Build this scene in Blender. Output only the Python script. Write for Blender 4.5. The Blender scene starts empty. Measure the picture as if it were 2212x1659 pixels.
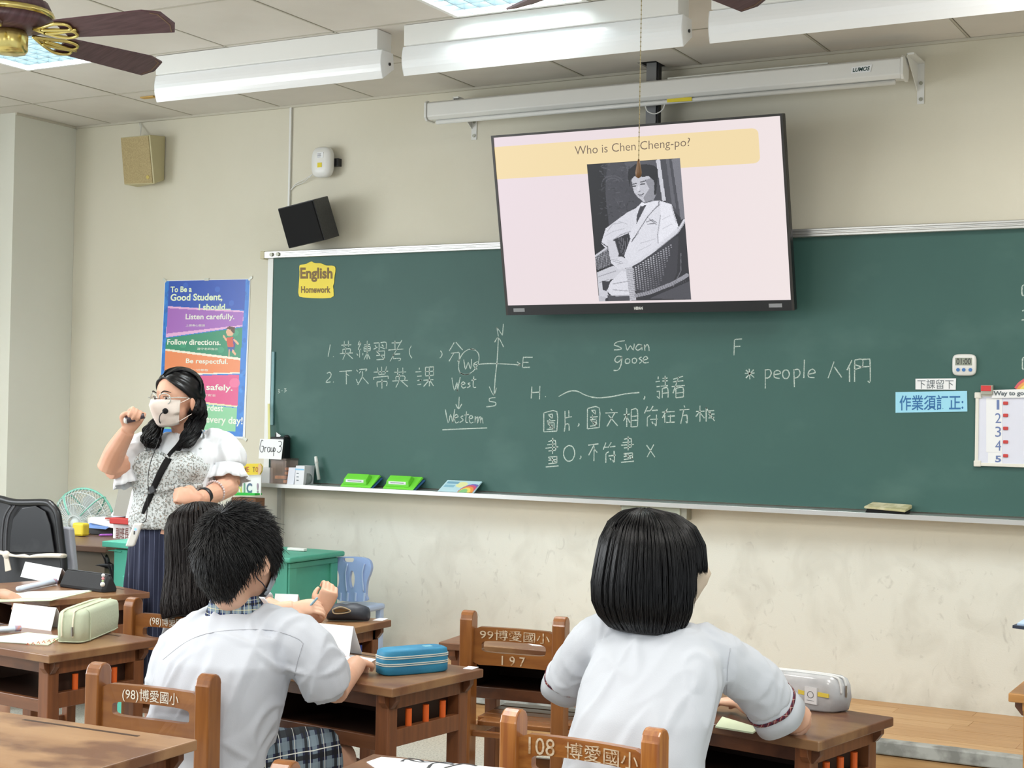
import bpy, bmesh, math, random
import numpy as np
from mathutils import Matrix, Vector, noise
from mathutils.bvhtree import BVHTree
random.seed(7); np.random.seed(7)
SC = bpy.context.scene; COL = SC.collection
D2R = math.pi/180

# ---------------- camera ----------------
W_, H_ = 2212, 1659
FPX, YAW, PITCH, ROLL = 3266.65, .4997, .0175, .0186
CAM = Vector((0, -6.5705, 1.4148))
fw = Vector((-math.sin(YAW)*math.cos(PITCH), math.cos(YAW)*math.cos(PITCH), math.sin(PITCH)))
r0 = Vector((math.cos(YAW), math.sin(YAW), 0)); u0 = r0.cross(fw)
rt = math.cos(ROLL)*r0 + math.sin(ROLL)*u0; up = -math.sin(ROLL)*r0 + math.cos(ROLL)*u0
cd = bpy.data.cameras.new('camera'); cam = bpy.data.objects.new('camera', cd); COL.objects.link(cam)
M = Matrix((rt, up, -fw)).transposed().to_4x4(); M.translation = CAM; cam.matrix_world = M
cd.sensor_fit = 'HORIZONTAL'; cd.sensor_width = 36; cd.lens = FPX/W_*36; cd.clip_start = .05
SC.camera = cam
# ---------------- world, light, exposure ----------------
w = bpy.data.worlds.new('world'); SC.world = w; w.use_nodes = True
w.node_tree.nodes['Background'].inputs[0].default_value = (.90, .97, 1, 1)
w.node_tree.nodes['Background'].inputs[1].default_value = .75
def area(name, loc, direction, sx, sy, power, col):
    l = bpy.data.lights.new(name, 'AREA'); l.shape = 'RECTANGLE'; l.size = sx; l.size_y = sy; l.energy = power; l.color = col
    o = bpy.data.objects.new(name, l); COL.objects.link(o); o.location = loc
    o.rotation_euler = Vector(direction).to_track_quat('-Z', 'Y').to_euler(); return o
area('daylight_from_left_windows', (-7.6, -4.6, 1.9), (1, .22, -.1), 3.8, 1.7, 120, (.93, .97, 1))
SC.view_settings.view_transform = 'Standard'; SC.view_settings.look = 'None'
SC.view_settings.exposure = .31; SC.view_settings.gamma = 1; SC.view_settings.use_curve_mapping = False
SC.cycles.use_denoising = True
TROFFER_W = 32
SC.cycles.max_bounces = 6; SC.cycles.diffuse_bounces = 3; SC.cycles.glossy_bounces = 3
SC.cycles.sample_clamp_indirect = 6

# ---------------- pixel <-> world ----------------
def ray(px, py): return fw + rt*((px-W_/2)/FPX) - up*((py-H_/2)/FPX)
def hit(px, py, ax, val):
    d = ray(px, py); t = (val-CAM[ax])/d[ax]; return CAM + d*t
def HX(px, py, x): return hit(px, py, 0, x)
def HY(px, py, y=0): return hit(px, py, 1, y)
def HZ(px, py, z): return hit(px, py, 2, z)
def HD(px, py, d): return CAM + ray(px, py)*d          # at forward depth d
def depth_of(p): return (Vector(p)-CAM).dot(fw)

# ---------------- mesh builder ----------------
def wloc(o):
    v = Vector((0, 0, 0))
    while o: v = v + o.location; o = o.parent
    return v
class MB:
    def __init__(s): s.v = []; s.f = []
    def add(s, vs, fs):
        n = len(s.v); s.v += [Vector(p) for p in vs]; s.f += [tuple(i+n for i in f) for f in fs]; return s
    def hexa(s, p):   # 0-3 one face loop, 4-7 opposite
        return s.add(p, [(0,1,2,3),(7,6,5,4),(0,4,5,1),(1,5,6,2),(2,6,7,3),(3,7,4,0)])
    def box(s, c, z, rot=None):
        c = Vector(c); hx, hy, hz = z[0]/2, z[1]/2, z[2]/2
        p = [Vector(q) for q in ((-hx,-hy,-hz),(hx,-hy,-hz),(hx,-hy,hz),(-hx,-hy,hz),(-hx,hy,-hz),(hx,hy,-hz),(hx,hy,hz),(-hx,hy,hz))]
        if rot is not None: p = [rot @ q for q in p]
        return s.hexa([q+c for q in p])
    def b2(s, a, b):
        return s.box([(a[i]+b[i])/2 for i in range(3)], [abs(b[i]-a[i]) for i in range(3)])
    def rings(s, R, cap=True, closed=True):
        n = len(R[0]); vs = [p for r in R for p in r]; fs = []
        m = n if closed else n-1
        for i in range(len(R)-1):
            for j in range(m):
                k = (j+1) % n; fs.append((i*n+j, i*n+k, (i+1)*n+k, (i+1)*n+j))
        if cap and closed:
            fs.append(tuple(range(n-1, -1, -1))); fs.append(tuple((len(R)-1)*n+j for j in range(n)))
        return s.add(vs, fs)
    def tube(s, pts, r, n=8, cap=True, sq=1.0, upv=None):
        pts = [Vector(p) for p in pts]; R = []; prev = None
        for i, p in enumerate(pts):
            a = pts[max(i-1,0)]; b = pts[min(i+1,len(pts)-1)]; t = (b-a)
            if t.length < 1e-9: t = Vector((0,0,1))
            t.normalize()
            if prev is None:
                q = Vector(upv) if upv else (Vector((0,0,1)) if abs(t.z) < .9 else Vector((0,1,0)))
            else: q = prev
            x = q.cross(t)
            if x.length < 1e-6: x = Vector((1,0,0)).cross(t)
            x.normalize(); y = t.cross(x).normalized(); prev = y
            rr = r[i] if isinstance(r, (list, tuple)) else r
            R.append([p + x*(math.cos(2*math.pi*k/n)*rr) + y*(math.sin(2*math.pi*k/n)*rr*sq) for k in range(n)])
        return s.rings(R, cap)
    def lathe(s, prof, n=24, c=(0,0,0), rot=None, cap=True):
        c = Vector(c); R = []
        for r, z in prof:
            ring = [Vector((r*math.cos(2*math.pi*k/n), r*math.sin(2*math.pi*k/n), z)) for k in range(n)]
            if rot is not None: ring = [rot @ q for q in ring]
            R.append([q+c for q in ring])
        return s.rings(R, cap)
    def prism(s, poly, vec, M4=None):
        vec = Vector(vec); p = [Vector((q[0], q[1], q[2] if len(q) > 2 else 0)) for q in poly]; n = len(p)
        a = p + [q+vec for q in p]
        if M4 is not None: a = [M4 @ q for q in a]
        return s.add(a, [tuple(range(n-1,-1,-1)), tuple(range(n,2*n))] + [(i,(i+1)%n,n+(i+1)%n,n+i) for i in range(n)])
    def ell(s, c, r, rot=None, n=16, m=10):
        c = Vector(c); R = []
        for i in range(m+1):
            th = math.pi*(.002+.996*i/m)
            ring = [Vector((r[0]*math.sin(th)*math.cos(2*math.pi*k/n), r[1]*math.sin(th)*math.sin(2*math.pi*k/n), -r[2]*math.cos(th))) for k in range(n)]
            if rot is not None: ring = [rot @ q for q in ring]
            R.append([q+c for q in ring])
        return s.rings(R, True)
    def ribbon(s, pts, w, nrm, lift=0, wob=0):
        pts = [Vector(p) for p in pts]; nrm = Vector(nrm); vs = []
        for i, p in enumerate(pts):
            t = (pts[min(i+1,len(pts)-1)]-pts[max(i-1,0)]); t = t.normalized() if t.length > 1e-9 else Vector((1,0,0))
            x = nrm.cross(t).normalized()*(w/2*(1+random.uniform(-wob,wob))); vs += [p-x+nrm*lift, p+x+nrm*lift]
        return s.add(vs, [(2*i,2*i+1,2*i+3,2*i+2) for i in range(len(pts)-1)])
    def xform(s, M4):
        s.v = [M4 @ q for q in s.v]; return s
    def build(s, name, mat, parent=None, smooth=False, bevel=0, seg=2, base=False, sub=0, mats=None):
        me = bpy.data.meshes.new(name)
        off = wloc(parent)
        if base:
            xs = [q.x for q in s.v]; ys = [q.y for q in s.v]; zs = [q.z for q in s.v]
            off = Vector(((min(xs)+max(xs))/2, (min(ys)+max(ys))/2, min(zs)))
        me.from_pydata([tuple(q-off) for q in s.v], [], s.f); me.update()
        o = bpy.data.objects.new(name, me); COL.objects.link(o)
        if base: o.location = off - (wloc(parent) if parent else Vector((0,0,0)))
        if parent: o.parent = parent
        for m in (mat if isinstance(mat, (list, tuple)) else [mat]): me.materials.append(m)
        bm = bmesh.new(); bm.from_mesh(me); bmesh.ops.recalc_face_normals(bm, faces=bm.faces); bm.to_mesh(me); bm.free()
        if smooth: me.polygons.foreach_set('use_smooth', [True]*len(me.polygons))
        if bevel:
            b = o.modifiers.new('bevel', 'BEVEL'); b.width = bevel; b.segments = seg; b.limit_method = 'ANGLE'; b.angle_limit = .6
        if sub: m = o.modifiers.new('sub', 'SUBSURF'); m.levels = m.render_levels = sub
        return o
def tag(o, label=None, cat=None, group=None, kind=None):
    if label: o['label'] = label
    if cat: o['category'] = cat
    if group: o['group'] = group
    if kind: o['kind'] = kind
    return o
def thing(name, label, cat, loc=(0,0,0), group=None, kind=None):
    o = bpy.data.objects.new(name, None); COL.objects.link(o); o.location = loc; o.empty_display_size = .1
    return tag(o, label, cat, group, kind)
def single(mb, name, mat, label, cat, group=None, **k):
    return tag(mb.build(name, mat, base=True, **k), label, cat, group)
def copy_tree(o, parent=None):
    c = o.copy(); COL.objects.link(c); c.parent = parent
    for ch in [x for x in o.children]: copy_tree(ch, c)
    return c
def struct(mb, name, mat, parent=None, **k):
    o = mb.build(name, mat, parent, **k)
    if not parent: o['kind'] = 'structure'
    return o

# ---------------- materials ----------------
def lin(c):
    if isinstance(c, str):
        c = c.lstrip('#'); c = [int(c[i:i+2], 16)/255 for i in (0, 2, 4)]
    return tuple(x/12.92 if x <= .04045 else ((x+.055)/1.055)**2.4 for x in c)
def sock(n, *names):
    for a in names:
        if a in n.inputs: return n.inputs[a]
_m = {}
def mat(name, col, rough=.6, metal=0, spec=.5, noise_c=None, nscale=6, nstretch=(1,1,1), ndetail=4, lo=.4, hi=.6,
        bump=0, bscale=80, bstretch=(1,1,1), emit=0, alpha=1, trans=0, sheen=0, layer2=None, ior=None, coat=0, sss=0):
    if name in _m: return _m[name]
    m = bpy.data.materials.new(name); m.use_nodes = True; nt = m.node_tree; N = nt.nodes; L = nt.links
    b = N['Principled BSDF']; c = lin(col)
    b.inputs['Base Color'].default_value = (*c, 1); b.inputs['Roughness'].default_value = rough; b.inputs['Metallic'].default_value = metal
    sock(b, 'Specular IOR Level', 'Specular').default_value = spec
    if ior: b.inputs['IOR'].default_value = ior
    if coat: b.inputs['Coat Weight'].default_value = coat; b.inputs['Coat Roughness'].default_value = .15
    if sss:
        b.inputs['Subsurface Weight'].default_value = sss; b.inputs['Subsurface Radius'].default_value = (.02,.008,.004)
        b.inputs['Subsurface Scale'].default_value = .5
    tc = None
    def coords(st):
        nonlocal tc
        if tc is None: tc = N.new('ShaderNodeTexCoord')
        mp = N.new('ShaderNodeMapping'); mp.inputs['Scale'].default_value = st; L.new(tc.outputs['Object'], mp.inputs['Vector']); return mp.outputs[0]
    def noisen(sc_, st, det=4):
        n = N.new('ShaderNodeTexNoise'); n.inputs['Scale'].default_value = sc_; n.inputs['Detail'].default_value = det
        L.new(coords(st), n.inputs['Vector']); return n.outputs['Fac']
    def ramp(src, lo_, hi_):
        r = N.new('ShaderNodeMapRange'); r.inputs['From Min'].default_value = lo_; r.inputs['From Max'].default_value = hi_; L.new(src, r.inputs['Value']); return r.outputs[0]
    if noise_c is not None:
        mx = N.new('ShaderNodeMix'); mx.data_type = 'RGBA'
        mx.inputs['A'].default_value = (*c, 1); mx.inputs['B'].default_value = (*lin(noise_c), 1)
        L.new(ramp(noisen(nscale, nstretch, ndetail), lo, hi), mx.inputs['Factor']); out = mx.outputs['Result']
        if layer2:   # (colour, scale, stretch, lo, hi)
            c2, s2, st2, l2, h2 = layer2
            m2 = N.new('ShaderNodeMix'); m2.data_type = 'RGBA'; L.new(out, m2.inputs['A']); m2.inputs['B'].default_value = (*lin(c2), 1)
            L.new(ramp(noisen(s2, st2, 5), l2, h2), m2.inputs['Factor']); out = m2.outputs['Result']
        L.new(out, b.inputs['Base Color'])
    if bump:
        bp = N.new('ShaderNodeBump'); bp.inputs['Strength'].default_value = bump; bp.inputs['Distance'].default_value = .002
        L.new(noisen(bscale, bstretch, 3), bp.inputs['Height']); L.new(bp.outputs[0], b.inputs['Normal'])
    if emit: b.inputs['Emission Color'].default_value = (*c, 1); b.inputs['Emission Strength'].default_value = emit
    if alpha < 1: b.inputs['Alpha'].default_value = alpha
    if trans: sock(b, 'Transmission Weight', 'Transmission').default_value = trans
    if sheen: b.inputs['Sheen Weight'].default_value = sheen
    _m[name] = m; return m
def vmat(name, rough=.5, emit=0, bump=0):
    """print: colour comes from the flat print's own colour attribute"""
    if name in _m: return _m[name]
    m = bpy.data.materials.new(name); m.use_nodes = True; nt = m.node_tree; b = nt.nodes['Principled BSDF']
    a = nt.nodes.new('ShaderNodeVertexColor'); a.layer_name = 'ink'
    b.inputs['Roughness'].default_value = rough
    if emit:
        b.inputs['Base Color'].default_value = (.01,.01,.01,1)
        nt.links.new(a.outputs[0], b.inputs['Emission Color']); b.inputs['Emission Strength'].default_value = emit
    else: nt.links.new(a.outputs[0], b.inputs['Base Color'])
    _m[name] = m; return m
class Print:
    """a tiny raster painted with shapes; becomes a grid whose faces carry the ink colour. Coordinates 0..1, y down."""
    def __init__(s, nx, ny, bg):
        s.nx, s.ny = nx, ny; s.a = np.ones((ny, nx, 3))*np.array(lin(bg))
        s.X, s.Y = np.meshgrid((np.arange(nx)+.5)/nx, (np.arange(ny)+.5)/ny)
    def mask_poly(s, pts):
        inside = np.zeros((s.ny, s.nx), bool); n = len(pts)
        for i in range(n):
            x1, y1 = pts[i]; x2, y2 = pts[(i+1) % n]
            if y1 == y2: continue
            c = ((y1 > s.Y) != (y2 > s.Y)) & (s.X < (x2-x1)*(s.Y-y1)/(y2-y1)+x1); inside ^= c
        return inside
    def put(s, m, col, k=1.0):
        c = np.array(lin(col)); s.a[m] = s.a[m]*(1-k)+c*k; return s
    def poly(s, pts, col, k=1.0): return s.put(s.mask_poly(pts), col, k)
    def ell(s, cx, cy, rx, ry, col, k=1.0, rot=0):
        dx = s.X-cx; dy = s.Y-cy; c, q = math.cos(rot), math.sin(rot)
        return s.put(((dx*c+dy*q)/rx)**2+((dy*c-dx*q)/ry)**2 < 1, col, k)
    def line(s, pts, w, col, k=1.0, asp=1.0):
        for (x1, y1), (x2, y2) in zip(pts[:-1], pts[1:]):
            dx, dy = x2-x1, (y2-y1)*asp; L2 = dx*dx+dy*dy+1e-12
            t = np.clip(((s.X-x1)*dx+(s.Y-y1)*asp*dy)/L2, 0, 1)
            s.put(((s.X-x1-t*dx)**2+((s.Y-y1)*asp-t*dy)**2) < (w/2)**2, col, k)
        return s
    def mesh(s, name, m, P, parent=None):
        """P(u,v)->Vector for u,v in 0..1 (v down)"""
        nx, ny = s.nx, s.ny; p00 = P(0,0); ex = P(1,0)-p00; ey = P(0,1)-p00; off = wloc(parent)
        U, V = np.meshgrid(np.arange(nx+1)/nx, np.arange(ny+1)/ny)
        co = np.array(p00-off)[None,:]+U.reshape(-1,1)*np.array(ex)[None,:]+V.reshape(-1,1)*np.array(ey)[None,:]
        i = np.arange(nx)[None,:]+np.arange(ny)[:,None]*(nx+1); i = i.reshape(-1)
        F = np.stack([i, i+nx+1, i+nx+2, i+1], 1)
        me = bpy.data.meshes.new(name); me.vertices.add(len(co)); me.vertices.foreach_set('co', co.reshape(-1))
        me.loops.add(F.size); me.loops.foreach_set('vertex_index', F.reshape(-1)); me.polygons.add(len(F))
        me.polygons.foreach_set('loop_start', np.arange(len(F))*4); me.polygons.foreach_set('loop_total', np.full(len(F), 4)); me.update()
        at = me.color_attributes.new('ink', 'FLOAT_COLOR', 'CORNER')
        c = np.concatenate([s.a.reshape(-1,3), np.ones((nx*ny,1))], 1); at.data.foreach_set('color', np.repeat(c, 4, 0).reshape(-1))
        me.materials.append(m); o = bpy.data.objects.new(name, me); COL.objects.link(o)
        if parent: o.parent = parent
        return o
def raw_mesh(name, co, F, m, parent=None, smooth=True):
    co = np.asarray(co, float)-np.array(wloc(parent))[None,:]; F = np.asarray(F)
    me = bpy.data.meshes.new(name); me.vertices.add(len(co)); me.vertices.foreach_set('co', co.reshape(-1))
    me.loops.add(F.size); me.loops.foreach_set('vertex_index', F.reshape(-1)); me.polygons.add(len(F))
    me.polygons.foreach_set('loop_start', np.arange(len(F))*F.shape[1]); me.polygons.foreach_set('loop_total', np.full(len(F), F.shape[1])); me.update()
    if smooth: me.polygons.foreach_set('use_smooth', [True]*len(F))
    me.materials.append(m); o = bpy.data.objects.new(name, me); COL.objects.link(o)
    if parent: o.parent = parent
    return o
# ---------------- text ----------------
def text_mb(s, size=1, bold=0, depth=0, spacing=1, res=3):
    cu = bpy.data.curves.new('lettering', 'FONT'); cu.body = s; cu.size = 1; cu.offset = bold; cu.extrude = depth; cu.resolution_u = res; cu.space_character = spacing
    o = bpy.data.objects.new('lettering', cu); COL.objects.link(o); dg = bpy.context.evaluated_depsgraph_get()
    me = bpy.data.meshes.new_from_object(o.evaluated_get(dg)); mb = MB()
    mb.v = [Vector(q.co) for q in me.vertices]; mb.f = [tuple(p.vertices) for p in me.polygons]
    bpy.data.objects.remove(o); bpy.data.curves.remove(cu); bpy.data.meshes.remove(me)
    if mb.v:
        x0 = min(q.x for q in mb.v); x1 = max(q.x for q in mb.v); y0 = min(q.y for q in mb.v); y1 = max(q.y for q in mb.v)
        mb.box_ = (x0, y0, x1, y1)
    return mb
def text_on(s, P, u0, v0, u1, v1, m, parent, nrm, name='lettering', bold=0, lift=.0006, spacing=1):
    """fit string s into the box u0..u1, v0..v1 (v down) of the surface P(u,v)"""
    mb = text_mb(s, bold=bold, spacing=spacing); x0, y0, x1, y1 = mb.box_; nrm = Vector(nrm)
    mb.v = [P(u0+(q.x-x0)/(x1-x0)*(u1-u0), v1-(q.y-y0)/(y1-y0)*(v1-v0))+nrm*lift for q in mb.v]
    return mb.build(name, m, parent)
def quadP(a, b, c, d):   # tl, tr, br, bl -> P(u,v)
    a, b, c, d = map(Vector, (a, b, c, d))
    return lambda u, v: (a*(1-u)+b*u)*(1-v)+(d*(1-u)+c*u)*v
# ---------------- organic helpers ----------------
def remeshed(mb, name, m, parent, voxel=.008, smooth=6, fold=None, sub=0):
    o = mb.build(name, m, None)
    r = o.modifiers.new('r', 'REMESH'); r.mode = 'VOXEL'; r.voxel_size = voxel; r.use_smooth_shade = True
    if smooth: s = o.modifiers.new('s', 'SMOOTH'); s.factor = .5; s.iterations = smooth
    dg = bpy.context.evaluated_depsgraph_get(); me = bpy.data.meshes.new_from_object(o.evaluated_get(dg))
    old = o.data; o.modifiers.clear(); o.data = me; bpy.data.meshes.remove(old); me.name = name
    if fold:
        n = [v.normal.copy() for v in me.vertices]
        for v, k in zip(me.vertices, n): v.co = v.co + k*fold(v.co)
    if parent:
        off = wloc(parent)
        for v in me.vertices: v.co -= off
        o.parent = parent
    me.polygons.foreach_set('use_smooth', [True]*len(me.polygons)); me.update()
    if not me.materials: me.materials.append(m)
    return o
def catmull(pts, k=6):
    pts = [Vector(p) for p in pts]; out = []
    for i in range(len(pts)-1):
        p0 = pts[max(i-1,0)]; p1 = pts[i]; p2 = pts[i+1]; p3 = pts[min(i+2,len(pts)-1)]
        for j in range(k):
            t = j/k; out.append(.5*((2*p1)+(p2-p0)*t+(2*p0-5*p1+4*p2-p3)*t*t+(3*p1-p0-3*p2+p3)*t**3))
    out.append(pts[-1]); return out
def lerp_list(a, n):
    x = np.linspace(0, len(a)-1, n); return list(np.interp(x, range(len(a)), a))
def strands(name, m, parent, P, rad, outward=None):
    """P (N,S,3) world points -> thin three-sided hairs joined in one mesh"""
    N, S, _ = P.shape; T = np.gradient(P, axis=1); T /= np.linalg.norm(T, axis=2, keepdims=True)+1e-9
    ref = np.array([.3,.5,.81]); A = np.cross(T, ref); A /= np.linalg.norm(A, axis=2, keepdims=True)+1e-9; B = np.cross(T, A)
    r = np.asarray(rad).reshape(1,-1,1) if np.ndim(rad) else rad
    V = np.stack([P+(A*math.cos(q)+B*math.sin(q))*r for q in (0, 2.094, 4.189)], 2).reshape(-1,3)
    base = (np.arange(N)[:,None,None]*S+np.arange(S-1)[None,:,None])*3; k = np.arange(3)[None,None,:]; k2 = (k+1) % 3
    F = np.stack([base+k, base+k2, base+3+k2, base+3+k], -1).reshape(-1,4)
    o = raw_mesh(name, V, F, m, parent); o['kind'] = 'stuff'; return o
def bvh_of(o):
    me = o.data; off = wloc(o)
    return BVHTree.FromPolygons([tuple(v.co+off) for v in me.vertices], [tuple(p.vertices) for p in me.polygons])
def on_surf(bv, px, py, lift=.001):
    d = ray(px, py).normalized(); r = bv.ray_cast(CAM, d)
    return (r[0]-d*lift) if r[0] else None
# ======================= materials =======================
CEIL_Z = 3.04
M_wall = mat('cream_wall_paint', '#e6e6dc', .75, noise_c='#e1e1d6', nscale=1.5, lo=.35, hi=.65, bump=.15, bscale=220)
# front wall: cream paint with scuffs and stains that gather low down
M_fwall = mat('scuffed_wall_paint', '#ded9c8', .75, noise_c='#d8d3c0', nscale=1.2, lo=.35, hi=.65, bump=.2, bscale=160)
def scuffs(m):
    nt = m.node_tree; N = nt.nodes; L = nt.links; b = N['Principled BSDF']; src = b.inputs['Base Color'].links[0].from_socket
    tc = N.new('ShaderNodeTexCoord'); sx = N.new('ShaderNodeSeparateXYZ'); L.new(tc.outputs['Object'], sx.inputs[0])
    def mr(s, a, c, lo=0, hi=1):
        r = N.new('ShaderNodeMapRange'); r.inputs[1].default_value = a; r.inputs[2].default_value = c; r.inputs[3].default_value = lo; r.inputs[4].default_value = hi; L.new(s, r.inputs[0]); return r.outputs[0]
    def nz(sc, det, st=(1,1,1), dist=0):
        mp = N.new('ShaderNodeMapping'); mp.inputs['Scale'].default_value = st; L.new(tc.outputs['Object'], mp.inputs[0])
        n = N.new('ShaderNodeTexNoise'); n.inputs['Scale'].default_value = sc; n.inputs['Detail'].default_value = det; n.inputs['Distortion'].default_value = dist; L.new(mp.outputs[0], n.inputs[0]); return n.outputs[0]
    def mul(a, c):
        k = N.new('ShaderNodeMath'); k.operation = 'MULTIPLY'; L.new(a, k.inputs[0]); L.new(c, k.inputs[1]); return k.outputs[0]
    def mix(a, col, f):
        x = N.new('ShaderNodeMix'); x.data_type = 'RGBA'; L.new(a, x.inputs['A']); x.inputs['B'].default_value = (*lin(col), 1); L.new(f, x.inputs['Factor']); return x.outputs['Result']
    low = mr(sx.outputs[2], .93, .80)             # below the board the wall colour turns whiter
    out = mix(src, '#e0e2da', mr(low, 0, 1, 0, .9))
    f = mul(low, mr(nz(4.5, 9, (1.2,1,1), .8), .48, .74, 0, .36)); out = mix(out, '#b4b2a6', f)
    f = mul(low, mr(nz(16, 8, (1,1,.7), 1.8), .62, .76, 0, .34)); out = mix(out, '#8f8d84', f)
    f = mul(mr(sx.outputs[2], .26, .18), mr(nz(9, 5), .35, .7, .0, .45)); out = mix(out, '#9c988a', f)
    L.new(out, b.inputs['Base Color'])
scuffs(M_fwall)
M_tile = mat('ceiling_tile_board', '#dfdad2', .85, noise_c='#d6d0c7', nscale=3, lo=.3, hi=.7, bump=.3, bscale=300)
M_grid = mat('ceiling_grid_metal', '#8f8a7c', .6)
M_white = mat('white_enamel', '#e6e6e2', .35)
M_gloss = mat('glossy_white_reflector', '#eceded', .18, coat=.4)
M_alu = mat('brushed_aluminium', '#d3d4d2', .32, metal=.7)
M_alu_d = mat('dull_aluminium', '#a9a99c', .45, metal=.5)
M_black = mat('black_plastic', '#15161a', .35)
M_blackm = mat('matt_black_cloth', '#08080b', .9)
M_dark = mat('dark_void', '#1c1d1f', .8)
M_paper = mat('white_paper', '#eef0f2', .6)
M_ink = mat('dark_ink', '#3b3d42', .7)
M_cream_plastic = mat('cream_plastic', '#c9c0a0', .5)
M_beige = mat('beige_fabric_grille', '#b8a67a', .7, noise_c='#a8966b', nscale=160, lo=.4, hi=.6)
M_beige2 = mat('beige_painted_wood', '#c6bd95', .55)
M_concrete = mat('grey_stone_edge', '#a9aaa6', .6, noise_c='#7f807c', nscale=14, lo=.42, hi=.62)
M_plank = mat('laminate_plank', '#c69a66', .38, noise_c='#b5854f', nscale=5, nstretch=(1,14,8), lo=.3, hi=.7, layer2=('#a37443', 9, (.6,30,14), .55, .72))
M_plank2 = mat('laminate_plank_light', '#d0a774', .38, noise_c='#bd8f5a', nscale=5, nstretch=(1,12,8), lo=.3, hi=.7, layer2=('#ab7c4a', 9, (.6,30,14), .58, .74))
M_terrazzo = mat('terrazzo', '#b9b8ae', .3, noise_c='#8f8f86', nscale=120, lo=.5, hi=.62, layer2=('#dedcd0', 190, (1,1,1), .60, .66))
M_chalkboard = mat('green_chalkboard', '#355c56', .55, noise_c='#3a625b', nscale=1.6, lo=.3, hi=.7, layer2=('#52756e', 2.2, (1,1,1.6), .56, .95), bump=.1, bscale=400)
M_chalk = mat('chalk', '#c9d4cc', .9, noise_c='#8fa7a0', nscale=260, lo=.42, hi=.62)
# ======================= structure =======================
LX = -6.55
s = MB(); s.b2((-9.5,-9.5,-.05),(1.9,.2,0)); fl = struct(s, 'floor', M_terrazzo)
s = MB(); s.b2((-7.1,0,-.0),(1.9,.15,3.2)); wf = struct(s, 'wall_front', M_fwall)
s = MB(); s.b2((-7.1,-.47,0),(LX,-.001,3.2)); s.b2((-7.25,-2.2,0),(-7.1,.15,3.2)); wl = struct(s, 'wall_left', M_wall)
s = MB(); s.b2((1.6,-2.6,0),(1.75,-.001,3.2)); struct(s, 'wall_right', M_wall)
ceil = thing('ceiling', None, None); ceil['kind'] = 'structure'
s = MB(); s.b2((-9.5,-9.5,CEIL_Z+.10),(1.9,.15,CEIL_Z+.2)); s.build('ceiling_slab', M_grid, ceil)
s = MB(); s.b2((-9.5,-9.5,CEIL_Z),(1.55,-4.3,CEIL_Z+.011)); s.build('far_ceiling_panel', M_tile, ceil)
GX0 = -3.8309
trof = {(-1.22,2),(-1.22,-2)}
proto = None
TROFFERS = [(-3.22,-1.2),(-5.66,-1.22)]
troff_tiles = set()
gxs = [GX0+.61*k for k in range(-6, 10)]
tile_me = None
def in_troffer(x0, y0):
    return any(abs(x0-tx) < .02 and (abs(y0+.61-ty) < .1 or abs(y0+1.22-ty) < .1) for tx, ty in TROFFERS)
hole_tile = None
s = MB()
for k in range(-6, 10):                               # exposed grid bars
    x = GX0+.61*k; s.b2((x-.0045,-4.3,CEIL_Z-.001),(x+.0045,0,CEIL_Z+.011))
for j in range(0, 8):
    y = -.61*j-.006; s.b2((-7.2,y-.0045,CEIL_Z-.001),(1.55,y+.0045,CEIL_Z+.011))
s.build('ceiling_grid_bar', M_white if False else mat('grid_bar_paint', '#bdb7a8', .5), ceil)
for k in range(-6, 9):
    for j in range(0, 7):
        x0 = GX0+.61*k; y1 = -.61*j-.006; y0 = y1-.61
        if in_troffer(x0, y0): continue
        dz = random.uniform(0, .0015)
        if k == 1 and j == 0:                          # the tile cut for the screen's post
            s = MB(); a, b = (x0+.008, y0+.008), (x0+.602, y1-.008); hx0, hx1, hy0 = -2.87, -2.775, -.16
            s.b2((a[0],a[1],CEIL_Z+dz),(b[0],hy0,CEIL_Z+.01)); s.b2((a[0],hy0,CEIL_Z+dz),(hx0,b[1],CEIL_Z+.01)); s.b2((hx1,hy0,CEIL_Z+dz),(b[0],b[1],CEIL_Z+.01))
            s.build('ceiling_tile', M_tile, ceil); s = MB(); s.b2((hx0,hy0,CEIL_Z+.009),(hx1,-.01,CEIL_Z+.0115)); s.build('tile_hole', M_dark, ceil); continue
        if tile_me is None:
            s = MB(); s.b2((.008,.008,0),(.602,.602,.01)); t = s.build('ceiling_tile', M_tile, ceil); tile_me = t.data
        else:
            t = bpy.data.objects.new('ceiling_tile', tile_me); COL.objects.link(t); t.parent = ceil
        t.location = (x0, y0, CEIL_Z+dz)
s = MB(); s.b2((-6.55,-.014,CEIL_Z-.012),(1.55,-.001,CEIL_Z)); s.b2((LX,-.47,CEIL_Z-.012),(LX+.013,-.001,CEIL_Z)); struct(s, 'trim_1', mat('wall_angle_paint', '#c9c4b4', .5))
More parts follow.
